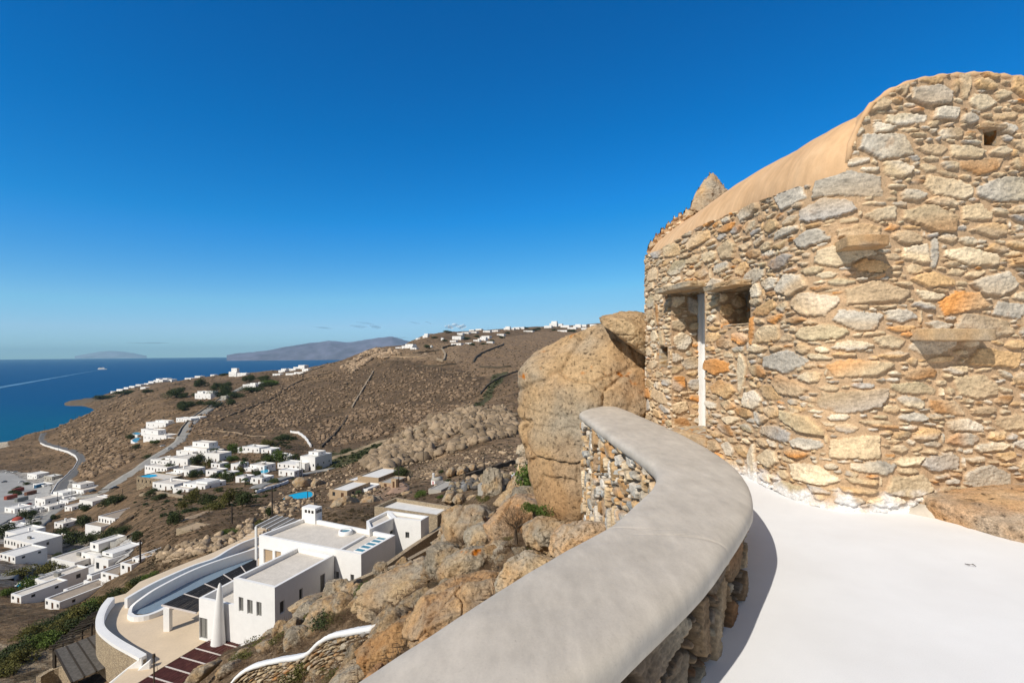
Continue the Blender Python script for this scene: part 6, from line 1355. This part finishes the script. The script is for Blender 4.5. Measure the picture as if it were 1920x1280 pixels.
# ---- dry stone field walls
def fwall(px, hgt, wid, mat, label, dr=(60, 3000)):
    pts = []
    for (a, b_) in zip(px, px[1:]):
        for t_ in np.linspace(0, 1, 9)[:-1]: pts.append((a[0] + (b_[0]-a[0]) * t_, a[1] + (b_[1]-a[1]) * t_))
    pts.append(px[-1]); W3 = [hit(u, v, *dr) for u, v in pts]; A_ = np.array([tuple(p)[:2] for p in W3])
    for _ in range(2): A_[1:-1] = (A_[:-2] + 2 * A_[1:-1] + A_[2:]) / 4
    z_ = ground(A_[:, 0], A_[:, 1]); rs = np.random.RandomState(len(label))
    return strip('field_wall', [Vector((a[0], a[1], z + hgt * rs.uniform(.8, 1.15))) for a, z in zip(A_, z_)], wid, hgt + 1.5, mat, None, label, 'dry stone wall')
for px, hgt, wid, m_, lab in [
 ([(602,840),(625,818),(645,795),(652,780)], 1.8, 1.2, M_WALLF, 'dark dry stone wall climbing straight up the middle hillside, lower stretch'),
 ([(660,765),(675,740),(690,715),(700,697)], 2.2, 1.5, M_WALLL, 'pale dry stone wall continuing up the middle hillside, upper stretch'),
 ([(430,780),(470,765),(510,748),(535,730)], 1.6, 1.2, M_WALLF, 'dark dry stone wall crossing the slope right of the straight road'),
 ([(535,730),(560,716),(600,704),(622,700)], 1.8, 1.3, M_WALLF, 'dark dry stone wall below the terraced field'),
 ([(560,704),(585,695),(608,687)], 2.0, 2.0, M_WALLL, 'pale wall along the ridge above the terraced field'),
 ([(620,862),(660,850),(705,832),(740,824),(775,808),(800,800)], 1.6, 1.0, M_WALLL, 'pale dry stone wall beside the green gully'),
 ([(720,868),(760,860),(790,850),(830,838),(860,825),(890,815)], 1.5, 1.2, M_WALLF, 'dark dry stone wall below the granite heap'),
 ([(820,675),(832,678),(835,665),(828,655)], 3.0, 2.5, M_WALLL, 'pale wall with corner at the edge of the big ridge field'),
 ([(828,654),(840,650),(855,648)], 3.0, 2.0, M_WALLF, 'dark wall running right from the big field corner'),
 ([(887,680),(893,670),(905,662),(925,654),(945,646)], 2.6, 2.0, M_WALLF, 'dark wall crossing the big ridge field diagonally'),
 ([(900,689),(930,691),(958,688)], 2.6, 2.0, M_WALLF, 'dark wall at the lower edge of the big ridge field'),
 ([(900,740),(915,722),(940,708),(970,697)], 1.8, 1.3, M_WALLF, 'dark wall right of the green gully'),
 ([(775,663),(800,661),(822,658)], 2.6, 2.0, M_WALLF, 'dark low wall above the sandy track'),
 ([(780,688),(820,687),(855,683)], 2.2, 1.6, M_WALLF, 'dark wall under the sandy track'),
 ([(190,1013),(230,985),(250,972)], 1.4, .9, M_WALLF, 'dark field wall above the two storey house'),
 ([(262,930),(300,925),(345,935)], 1.2, .9, M_WALLL, 'pale terrace wall below the long low white house'),
 ([(870,898),(905,886),(940,876),(975,866)], 1.3, .9, M_WALLF, 'dark wall on the near dry slope left of the huge boulder'),
 ([(545,811),(560,813),(572,822),(583,838)], 1.8, 1.0, M_WHITE, 'white garden wall descending to the red roof terrace'),
 ([(590,845),(596,862),(596,880)], 1.6, .9, M_WHITE, 'white garden wall right of the tall three storey building'),
 ([(480,925),(520,912),(540,905)], 1.2, .6, M_WHITE, 'white edged lane wall left of the oval turquoise pool')]:
    fwall(px, hgt, wid, m_, lab)

# ---- trees and shrubs one can tell apart
def tr(u, v, w_, h_, kind, label, group=None, trunk=.1, cat='tree', name='tree', dmin=60): plant_px(name, u, v, w_, h_, kind, label, cat, group, trunk, dmin)
tr(750,898,48,26,'tree','big round dark tree beside the sand coloured gate wall')
tr(503,866,30,22,'tree','left one of the twin round pine trees'); tr(524,868,34,34,'bright','right taller one of the twin round pine trees')
tr(434,850,26,24,'bright','bright green pine at the upper village'); tr(456,848,22,14,'bright','small bright green tree left of the pine clump')
tr(372,872,28,22,'tree','dark green tree between the arched house and plain cube'); tr(390,877,18,20,'olive','olive tree touching the plain grey white cube')
tr(403,852,24,12,'tree','dark bushy tree behind the stepped white group'); tr(363,894,20,14,'tree','round bush right of the round balcony house')
tr(428,902,30,18,'tree','broad dark tree in the village centre'); tr(448,885,24,14,'olive','olive bush in front of the small white hut'); tr(405,894,22,10,'tree','dark bush beside the small hut with side windows')
tr(362,942,38,28,'olive','brownish olive tree in front of the white house with roof box'); tr(385,945,34,24,'tree','dark tree right of the brownish olive tree')
tr(430,948,40,34,'olive','tall olive reed clump below the village'); tr(455,950,46,30,'tree','dark shrub mass right of the olive reed clump'); tr(405,955,50,18,'olive','long low reed bed below the village'); tr(340,955,26,16,'olive','reed bush at the left end of the reed bed')
tr(330,982,36,26,'tree','dark rounded tree at the lower end of the reed bed'); tr(300,936,26,12,'tree','dark bush below the long low white house'); tr(282,930,20,10,'tree','palm like bush left of the long low white house')
tr(512,905,30,9,'tree','trimmed hedge beside the village lane'); tr(506,968,20,20,'tree','round dark bush left of the oval turquoise pool'); tr(488,985,28,14,'olive','olive bush left of the slatted pergola')
tr(652,850,30,12,'tree','dark shrub strip at the village end of the gully'); tr(500,835,36,14,'olive','olive thicket above the twin pines'); tr(530,824,40,12,'tree','dark thicket under the white garden wall')
tr(215,945,34,18,'tree','dark tree clump on the field above the two storey house',trunk=.1); tr(196,950,26,16,'tree','dark shrub left of the clump on the field'); tr(158,958,22,14,'tree','dark shrub in front of the porch house')
tr(155,990,30,22,'tree','dark tree left of the two storey house'); tr(140,1018,46,26,'tree','largest dark tree of the belt above the lower left complex'); tr(112,1012,36,20,'tree','second dark tree from the left in the belt above the complex'); tr(172,1018,40,20,'tree','dark tree in the middle of the belt above the complex'); tr(205,1006,36,18,'tree','dark tree under the terrace of the two storey house'); tr(232,1003,34,16,'tree','dark tree near the right end of the belt'); tr(256,1012,26,20,'tree','round dark tree at the right end of the belt'); tr(92,1030,24,14,'tree','dark shrub at the left end of the belt')
tr(60,1005,30,26,'tree','dark tree right of the red domed tower'); tr(12,1008,40,24,'tree','dark green tree in front of the red domed tower'); tr(48,972,26,14,'tree','dark tree on the bank behind the red domed tower')
tr(45,1085,54,22,'olive','long olive shrub belt below the very long white building, left part'); tr(85,1076,50,20,'olive','long olive shrub belt below the very long white building, right part')
tr(55,1108,46,28,'bright','large bright green tree above the small turquoise pool'); tr(14,1118,26,16,'bright','smaller bright green tree left of the small turquoise pool')
tr(125,1098,16,14,'tree','left one of two round courtyard trees in the complex',trunk=.4); tr(140,1092,14,12,'tree','right one of two round courtyard trees in the complex',trunk=.4); tr(50,1118,24,12,'tree','grey green shrub by the pool house'); tr(68,1116,16,14,'tree','small tree at the corner of the narrow white house')
tr(375,742,26,9,'tree','dark tree behind the castle like villa'); tr(330,745,40,16,'tree','dark tree group left of the castle like villa'); tr(350,762,34,12,'tree','dark bush below the castle like villa'); tr(400,762,38,12,'tree','dark bushes right of the castle like villa'); tr(410,742,22,8,'tree','dark tree beside the gatehouse')
tr(440,745,34,12,'tree','dark trees where the straight road leaves the villa'); tr(470,735,50,11,'tree','long dark hedge beside the straight road'); tr(505,722,44,14,'bright','green trees below the ridge villa cluster'); tr(490,712,30,8,'tree','dark trees on the ridge above the road villa'); tr(420,704,30,5,'tree','dark trees left of the tall sea ridge house')
tr(195,748,40,8,'tree','dark hedge on the headland, left part',dmin=900); tr(235,740,40,8,'tree','dark hedge on the headland, right part',dmin=900); tr(277,736,20,8,'tree','dark tree at the end of the coast strip',dmin=900)
tr(290,832,16,9,'bright','round green bush in front of the lowest stepped villa'); tr(248,822,20,10,'tree','dark bush beside the narrow green pool'); tr(256,840,16,8,'tree','dark bush under the white terrace'); tr(278,858,16,6,'tree','dark shrub left of the straight road')
tr(885,647,14,6,'tree','dark tree by the central ridge cluster',dmin=600); tr(838,624,20,6,'tree','dark tree on the ridge shoulder',dmin=600); tr(870,636,30,6,'tree','dark garden trees in the central ridge cluster',dmin=600); tr(940,634,16,5,'tree','dark tree at the right of the central ridge cluster',dmin=600); tr(800,653,20,8,'tree','dark shrub on the left shoulder of the ridge',dmin=600)
tr(1018,660,18,9,'tree','dark bush on the field above the lichen of the huge boulder',dmin=400); tr(1000,620,30,4,'tree','dark shrubs left of the bright hilltop cluster',dmin=700); tr(1075,622,20,6,'tree','dark tree in front of the bright hilltop cluster',dmin=700)
tr(840,905,16,10,'tree','dark bush right of the tiny chapel'); tr(828,888,14,9,'tree','dark bush behind the tiny chapel'); tr(790,930,36,14,'bright','green garden bushes behind the rubble annex'); tr(826,934,16,10,'bright','small green bush behind the annex roof corner'); tr(780,905,24,10,'dry','dry brown bush left of the tiny chapel'); tr(905,902,14,7,'tree','dark bush on the slope right of the chapel boulders')
tr(660,938,20,12,'bright','green plants in the courtyard of the sand coloured villa'); tr(430,1000,36,12,'bright','green bush above the curved walkway wall'); 
rs = np.random.RandomState(77)
for poly, n_, wd, kinds, gl, lb in (([(255,875),(330,845),(400,835),(520,840),(600,880),(560,900),(480,915),(420,935),(330,935),(260,925)], 46, (10, 24), ['tree','tree','olive','bright'], 'garden trees between the village houses', 'small garden tree or bush between the white village houses'),
                         ([(70,1000),(250,995),(262,1040),(210,1090),(100,1130),(40,1110)], 16, (10, 22), ['tree','tree','bright'], 'garden bushes in the lower left complex', 'small dark bush tucked between houses of the lower left complex'),
                         ([(310,735),(360,725),(520,708),(520,728),(420,765),(340,770)], 22, (14, 30), ['tree'], 'dark trees round the road villas', 'dark tree in the wooded gardens round the castle like villa'),
                         ([(0,905),(110,905),(140,940),(90,985),(0,1000)], 9, (8, 16), ['tree'], 'bushes round the port yard', 'small dark bush on the edge of the port yard')):
    k_ = 0
    while k_ < n_:
        u, v = rs.uniform(min(q[0] for q in poly), max(q[0] for q in poly)), rs.uniform(min(q[1] for q in poly), max(q[1] for q in poly))
        if not in_poly(np.array([u]), np.array([v]), poly)[0]: continue
        k_ += 1; w_ = rs.uniform(*wd); tr(u, v, w_, w_ * rs.uniform(.4, .7), kinds[rs.randint(len(kinds))], lb, gl)
# hedge of dense shrubs along the path
for i, (u, v, w_, h_) in enumerate([(10,1262,60,30),(18,1235,60,34),(45,1240,60,34),(60,1215,60,36),(86,1212,58,34),(100,1192,60,34),(128,1186,58,40),(140,1168,60,42),(165,1158,58,40),(185,1142,56,38),(208,1130,50,34),(228,1118,46,28),(246,1106,44,24),(262,1094,40,22),(280,1084,34,18),(150,1150,50,30),(118,1166,50,30),(66,1192,50,30),(84,1178,50,26)]):
    plant_px('hedge_shrub', u, v, w_, h_ * .72, ['olive','tree','olive','tree','bright'][i % 5], 'dense shrub in the dark hedge between stone path and white row', 'shrub', 'shrubs of the dark hedge', 0, 45)
# gully scrub, too dense to count
rs = np.random.RandomState(12); Vs, Cs, cnt = [], [], 0; base_ = crown(3, 70, .34, .6, 4)
for poly, n_ in (([(612,872),(640,850),(700,835),(770,806),(790,800),(780,815),(700,856),(640,878)], 120), ([(860,785),(900,750),(925,706),(945,702),(912,750),(880,785)], 70), ([(505,840),(545,815),(560,822),(540,842)], 40), ([(240,940),(330,900),(480,860),(570,860),(600,890),(520,930),(430,965),(330,975)], 90)):
    k_ = 0
    while k_ < n_:
        u, v = rs.uniform(min(p[0] for p in poly), max(p[0] for p in poly)), rs.uniform(min(p[1] for p in poly), max(p[1] for p in poly))
        if not in_poly(np.array([u]), np.array([v]), poly)[0]: continue
        k_ += 1; p_ = hit(u, v, 150); s_ = rs.uniform(1.0, 2.6); Vs.append(base_[0] * np.array([s_, s_, s_ * .7]) + np.array(p_)); Cs.append(base_[2] * rs.uniform(.4, 1))
n_b = len(base_[0]); tag(mesh_np('scrub', np.concatenate(Vs), np.arange(n_b * len(Vs)).reshape(-1, 4), M_LEAF, None, smooth=False, cols=np.concatenate(Cs)), 'dark green scrub filling the gullies and gardens', 'scrub', None, 'stuff')
# dark thorn cushions all over the far slopes
Vs, Cs = [], []; rs = np.random.RandomState(13); U_ = rs.uniform(20, 1120, 20000); V_ = rs.uniform(640, 1080, 20000)
X_ = U_ - U0; Y_ = V_ - V0; A3 = (X_ * CR - Y_ * SR) / F; B3 = (X_ * SR + Y_ * CR) / F; lt = np.log(np.geomspace(75, 2000, 420)); M_ = bil(Hs, np.repeat(A3[:, None], 420, 1), np.repeat(lt[None], len(A3), 0), NA, NL); hm = M_ <= B3[:, None]
ok = hm.any(1) & ~hm[:, 0]; j = hm.argmax(1); dq = np.exp(lt[j]); xq = A3 * dq; zq = ground(xq, dq); ok &= (zq > 6) & ~in_poly(U_, V_, [(-50,880),(150,900),(250,880),(260,1080),(-50,1120)])
cl = fbm(np.stack([xq, dq, 0 * xq], 1) / 60 + 5, 3); ok &= (cl + rs.rand(len(xq)) * .9 > .35); idx_ = np.where(ok)[0][:7500]
tuft = crown(5, 16, .55, .6, 3); nt_ = len(tuft[0])
for i in idx_:
    s_ = rs.uniform(.35, .8) * (.5 + dq[i] / 420); Vs.append(tuft[0] * np.array([s_, s_, s_ * .6]) + np.array([xq[i], dq[i], zq[i] - .1])); Cs.append(tuft[2] * .5)
M_THORN = leaf_mat('thorn_cushion_scrub', (.028, .024, .014), (.10, .075, .042)); tag(mesh_np('thorn_scrub', np.concatenate(Vs), np.arange(nt_ * len(Vs)).reshape(-1, 4), M_THORN, None, smooth=False, cols=np.concatenate(Cs)), 'dark thorn cushions dotted over the dry hillsides', 'scrub', None, 'stuff')
# palms
def palm(u, v, hpx, label):
    p_ = hit(u, v, 100); k = p_.y / F; H_ = hpx * k; e = empty('palm_tree', p_, u); tag(e, label, 'palm'); bm = bmesh.new(); tube(bm, [(0,0,-.5),(.1,0,H_*.4),(.05,.1,H_*.72)], [.28,.22,.2], 8); obj('trunk', bm, M_BARK, e)
    bm = bmesh.new(); rs = np.random.RandomState(int(u))
    for i in range(26):
        a = i * 2.4; el = rs.uniform(-.2, .9); L = H_ * .42; pts = [Vector((math.cos(a) * L * t_ * math.cos(el * (1 - t_)), math.sin(a) * L * t_ * math.cos(el * (1 - t_)), H_*.72 + L * (math.sin(el) * t_ - .75 * t_ * t_))) for t_ in np.linspace(0, 1, 6)]
        s_ = Vector((-math.sin(a), math.cos(a), 0)) * L * .10
        for q0, q1, w0, w1 in zip(pts, pts[1:], (.3, 1, 1, .8, .5), (1, 1, .8, .5, .1)):
            for sg in (1, -1): bm.faces.new([bm.verts.new(x) for x in (q0, q1, q1 + s_ * w1 * sg - Vector((0,0,.12*L*w1)), q0 + s_ * w0 * sg - Vector((0,0,.12*L*w0)))])
    obj('frond', bm, simple('palm_green', (.05, .08, .025), .7, .3, 2), e)
for u, v, w_, lab in [(815,634,16,'first'),(833,640,14,'second'),(866,632,16,'third'),(893,632,18,'fourth'),(905,646,16,'fifth'),(922,640,14,'sixth'),(952,626,14,'seventh'),(985,616,16,'eighth'),(1010,618,14,'ninth'),(1040,620,14,'tenth'),(1066,622,14,'eleventh'),(1095,622,16,'twelfth')]: tr(u, v, w_, 4.5, 'tree', lab + ' dark garden bush from the left along the far ridge houses', 'garden bushes along the far ridge', dmin=600)
palm(130, 1068, 28, 'palm with spreading fronds in the courtyard of the lower left complex'); palm(459, 912, 20, 'small palm beside the lane below the tiny white huts'); palm(456, 880, 20, 'thin palm between huts in the village centre'); palm(672, 932, 16, 'short palm in the courtyard of the sand coloured villa')
# ---- poles, containers, vehicles
M_POLE = simple('dark_pole', (.05, .04, .035), .8, .2, 4); M_PALEPOLE = simple('pale_pole', (.4, .4, .38), .7, .1, 4)
def pole(u, v0_, v1_, label, mat=M_POLE, arm=False, dmin=60, r=.16):
    p_ = hit(u, v1_, dmin); k = p_.y / F; H_ = (v1_ - v0_) * k; bm = bmesh.new(); tube(bm, [(0,0,-1),(0,0,H_)], [r, r * .7], 6)
    if arm: tube(bm, [(-1.0,0,H_*.93),(1.0,0,H_*.93)], r * .5, 5)
    o = obj('utility_pole', bm, mat); o.location = p_; tag(o, label, 'pole')
for a in [(263,1012,1056,'dark pole on the slope right of the lower left complex'),(435,947,982,'dark pole on the dry slope below the reed bed'),(510.5,912,970,'tall dark pole left of the oval turquoise pool'),(577,922,940,'short dark post at the right end of the oval pool'),(590,922,950,'dark post with small arm in front of the sand coloured villa'),(748,868,915,'dark pole in front of the big round tree'),(908,858,905,'thin dark pole at the concrete enclosure'),(565,862,893,'dark twin pole beside the garage building'),(562,866,894,'dark pole left of the twin pole by the garages'),(66,930,945,'thin pole at the road fork'),(108,922,948,'thin pole beside the port road row'),(135,915,935,'thin pole at the port road junction'),(142,776,790,'thin pole on the crest of the coast road'),(100,789,802,'thin pole at the seaward bend of the coast road'),(84,797,815,'thin pole above the first bend of the coast road'),(66,805,825,'thin pole at the left foot of the coast road hill'),(110,830,846,'thin pole between the bends of the coast road'),(230,916,930,'thin pole near the parked dark car'),(480,690,712,'thin pole on the skyline near the tall sea ridge house'),(794,838,870,'thin pole in front of the granite heap'),(915,610,622,'tall mast in the central ridge cluster')]:
    pole(*a)
def container(u, v, w_, colr, label, L=7.0, rot=30):
    p_ = hit(u, v, 150); e = empty('shipping_container', p_ + Vector((0, 0, .1)), math.radians(rot)); tag(e, label, 'container'); m_ = simple('paint_' + ''.join(w for w in label.split()[:2]), colr, .6, .15, 1); bm = bmesh.new()
    ys = np.arange(0, L + .01, .25); prf = [(1.22 + .05 * ((k // 1) % 2), y) for k, y in enumerate(ys)]; prism(bm, prf + [(-x, y) for x, y in prf[::-1]], .1, 2.7)
    obj('body', bm, m_, e); bxo('door', m_, e, ((-1.15, -.03, -.05, .0, .2, 2.6), (.03, 1.15, -.05, 0, .2, 2.6)))
for a in [(25,924,12,(.20,.05,.035),'dark red container at the back of the port yard'),(10,938,12,(.28,.07,.045),'bright red container with pale front nearest the left edge'),(30,942,12,(.20,.21,.20),'grey container in the middle of the port yard'),(48,930,12,(.15,.07,.045),'brown container right of the grey one in the port yard'),(66,916,12,(.03,.10,.19),'blue container shed beside the white port building')]:
    container(*a, rot=-8)
def car(u, v, colr, label, rot=-40, dmin=60):
    p_ = hit(u, v, dmin); e = empty('parked_car', p_ + Vector((0, 0, .45)), math.radians(rot)); tag(e, label, 'car'); m_ = simple('car_paint_' + label.split()[0], colr, .35, .02, 1, spec=.5)
    def loft(nm, secs, mt):
        bm = bmesh.new(); rings = [[bm.verts.new((x, y, z)) for x, z in ((-w_, z0), (w_, z0), (w_ * .97, (z0+z1)/2), (w_ * .86, z1), (-w_ * .86, z1), (-w_ * .97, (z0+z1)/2))] for (y, w_, z0, z1) in secs]
        for A_, B_ in zip(rings, rings[1:]):
            for k in range(6): bm.faces.new((A_[k], A_[(k+1)%6], B_[(k+1)%6], B_[k]))
        bm.faces.new(rings[0]); bm.faces.new(rings[-1][::-1]); return obj(nm, bm, mt, e, True)
    loft('body', [(-2.1,.7,.35,.6),(-1.9,.85,.25,.8),(-.9,.88,.22,.92),(1.3,.88,.22,.95),(2.0,.84,.28,.85),(2.15,.7,.4,.7)], m_); loft('cabin', [(-1.0,.75,.88,.95),(-.4,.72,.9,1.4),(1.0,.72,.9,1.45),(1.7,.72,.88,1.0)], M_PANE)
    for x in (-.8, .8):
        for y in (-1.3, 1.3):
            bm = bmesh.new(); bmesh.ops.create_cone(bm, cap_ends=True, segments=14, radius1=.32, radius2=.32, depth=.2, matrix=Matrix.Translation((x, y, .32)) @ Matrix.Rotation(PI/2, 4, 'Y')); obj('wheel', bm, M_POLE, e)
for a in [(40,905,(.55,.55,.55),'grey white car in the open part of the port yard'),(8,905,(.1,.1,.12),'black car near the left edge of the port yard'),(52,948,(.3,.05,.04),'red car beside the brown container'),(70,975,(.55,.55,.53),'cream car on the port road bank'),(215,917,(.02,.025,.04),'dark blue car parked beside the lower road on the field'),(174,923,(.05,.055,.06),'black car on the lower road at the retaining wall'),(318,843,(.5,.5,.5),'silver car on the straight road above the village'),(305,838,(.6,.6,.6),'white car parked on the terrace of the stepped cluster',),(28,886,(.65,.65,.65),'white car parked at the back of the port yard, right one'),(15,887,(.6,.6,.58),'white car parked at the back of the port yard, left one'),(660,915,(.04,.04,.045),'dark car in the yard of the sand coloured villa')]:
    car(*a[:4])
# rubble pile between chapel and shed
rs = np.random.RandomState(9); Vs, Fs, Cs = [], [], []; bd, bf = ico(2)
for i in range(260):
    u, v = rs.uniform(842, 950), 0; v = 918 - (u - 842) * .14 + rs.uniform(-8, 8) ; p_ = hit(u, v, 60); s_ = rs.uniform(.2, .75); q = bd * rs.uniform(.5, 1.3, 3) * s_ + np.array(p_) + np.array([0, 0, rs.uniform(0, .9)]); Vs.append(q); Fs.append(bf + i * len(bd)); Cs.append(np.tile(np.array(lin(((165,165,165),(190,170,140),(120,115,110))[rs.randint(3)])) * .6, (len(bd), 1)))
tag(mesh_np('rubble', np.concatenate(Vs), np.concatenate(Fs), M_ROCK, None, cols=np.concatenate(Cs)), 'pile of grey and tan rubble stones beside the concrete enclosure', 'rubble', None, 'stuff')
# ---- ferry and wake
fp = onz(192, 692.5, HC); k = fp.y / F; fe = empty('ferry', Vector((fp.x, fp.y, 0)), math.radians(-78)); tag(fe, 'white ferry sailing away on the open sea, trailing a long wake', 'ferry')
bm = bmesh.new(); S_L, S_B = 78, 15
sec = [(-.5, .35, 1.0), (-.46, .9, 1.0), (-.1, 1.0, 1.0), (.25, .92, 1.0), (.42, .5, 1.05), (.5, .03, 1.15)]; rings = [[bm.verts.new((S_B/2*w_*s_, S_L*y, z)) for s_, z in ((-.7,-1),(.7,-1),(1,8*h_),(-1,8*h_))] for y, w_, h_ in sec]
for A_, B_ in zip(rings, rings[1:]):
    for q in range(4): bm.faces.new((A_[q], A_[(q+1)%4], B_[(q+1)%4], B_[q]))
bm.faces.new(rings[0]); bm.faces.new(rings[-1][::-1]); obj('hull', bm, M_WHITE, fe)
bxo('superstructure', M_WHITE, fe, ((-6.5, 6.5, -34, 20, 8, 13), (-6, 6, -30, 16, 13, 17), (-6.8, 6.8, 8, 16, 17, 20.5))); bxo('window_band', M_PANE, fe, ((-6.6, 6.6, -32, 18, 10, 11.5), (-6.1, 6.1, -28, 15, 14.5, 15.6))); bxo('funnel', simple('navy_funnel', (.04,.06,.15)), fe, (-2.5, 2.5, -20, -13, 17, 25))
M_FOAM = simple('foam', (.10, .24, .40), .8, .3, .01)
bm = bmesh.new(); wk = [(188,693.5),(160,698),(120,705),(80,712),(40,719),(-30,731)]; ls = []
for i, (u, v) in enumerate(wk):
    q = onz(u, v, HC - .25); d_ = 5 + i * 6; ls.append((bm.verts.new((q.x, q.y - d_, .25)), bm.verts.new((q.x, q.y + d_, .25))))
for a, b_ in zip(ls, ls[1:]): bm.faces.new((a[0], b_[0], b_[1], a[1]))
tag(obj('wake', bm, M_FOAM), kind='structure')
# ---- small clouds far off
mc, t, b = new_mat('thin_cloud', 1.0, 0); b.inputs['Base Color'].default_value = (.42, .45, .52, 1)
lw = N(t, 'ShaderNodeLayerWeight'); lw.inputs[0].default_value = .5; rr_ = ramp(t, lw.outputs['Facing'], [(0.0, .30), (.85, .0)]); nC = noise_tex(t, 3.2, 5, .7); rC = ramp(t, nC.outputs[0], [(.4, 0.15), (.6, 1.0)]); t.links.new(mulc(t, rr_.outputs[0], rC.outputs[0]), b.inputs['Alpha'])
mc2 = mc.copy(); mc2.name = 'puffy_cloud'
for n_ in mc2.node_tree.nodes:
    if n_.type == 'VALTORGB' and abs(n_.color_ramp.elements[0].color[0] - .30) < .01: n_.color_ramp.elements[0].color = (.95, .95, .95, 1)
mc2.node_tree.nodes['Principled BSDF'].inputs['Base Color'].default_value = (.95, .93, .92, 1)
def cloud(u, v, w_, h_, label, a=1.0):
    d = 30000; c_ = at(u, v, d); k = d / F; bm = bmesh.new(); rs = np.random.RandomState(int(u))
    for i in range(4): bmesh.ops.create_icosphere(bm, subdivisions=3, radius=1.4, matrix=Matrix.Translation((rs.uniform(-.35, .35) * w_ * k, rs.uniform(-800, 800), rs.uniform(-.1, .2) * h_ * k)) @ Matrix.Diagonal((w_ * k * rs.uniform(.16, .3), 600, h_ * k * rs.uniform(.25, .45), 1)))
    o = obj('cloud', bm, mc2 if 'puffy' in label else mc, None, True); o.location = c_; tag(o, label, 'cloud')
for a in [(672,612,22,7,'small grey cloud, left one of the pair above the distant island'),(704,612,16,7,'small grey cloud, right one of the pair above the distant island'),(687,606,12,5,'tiny grey cloud above the pair over the distant island'),(775,605,16,4,'flat grey cloud right of the distant island'),(802,605,13,4,'flat grey cloud above the ridge shoulder'),(842,613,18,9,'white puffy cloud resting behind the far ridge, left one'),(862,612,22,11,'white puffy cloud resting behind the far ridge, right one'),(600,614,10,3,'tiny wisp of cloud above the left slope of the distant island'),(615,615,8,3,'tiny second wisp of cloud over the distant island'),(752,633,30,6,'faint flat cloud behind the distant island peak'),(280,643,48,4,'very faint long cloud above the sea horizon')]: cloud(*a)
# ================================================================ HAZE (even, closed box; sky outside it)
mh = bpy.data.materials.new('haze'); mh.use_nodes = True; t = mh.node_tree; t.nodes.clear()
out = t.nodes.new('ShaderNodeOutputMaterial'); pv_ = t.nodes.new('ShaderNodeVolumePrincipled')
pv_.inputs['Color'].default_value = (.46, .80, 1.0, 1); pv_.inputs['Density'].default_value = HAZE; pv_.inputs['Anisotropy'].default_value = 0.0
t.links.new(pv_.outputs[0], out.inputs['Volume'])
bm = bmesh.new(); box(bm, -37500, 37500, -37500, 37500, -25, 700); hz = obj('haze', bm, mh); tag(hz, kind='stuff'); hz['label'] = 'thin blue haze over the sea and far hills'
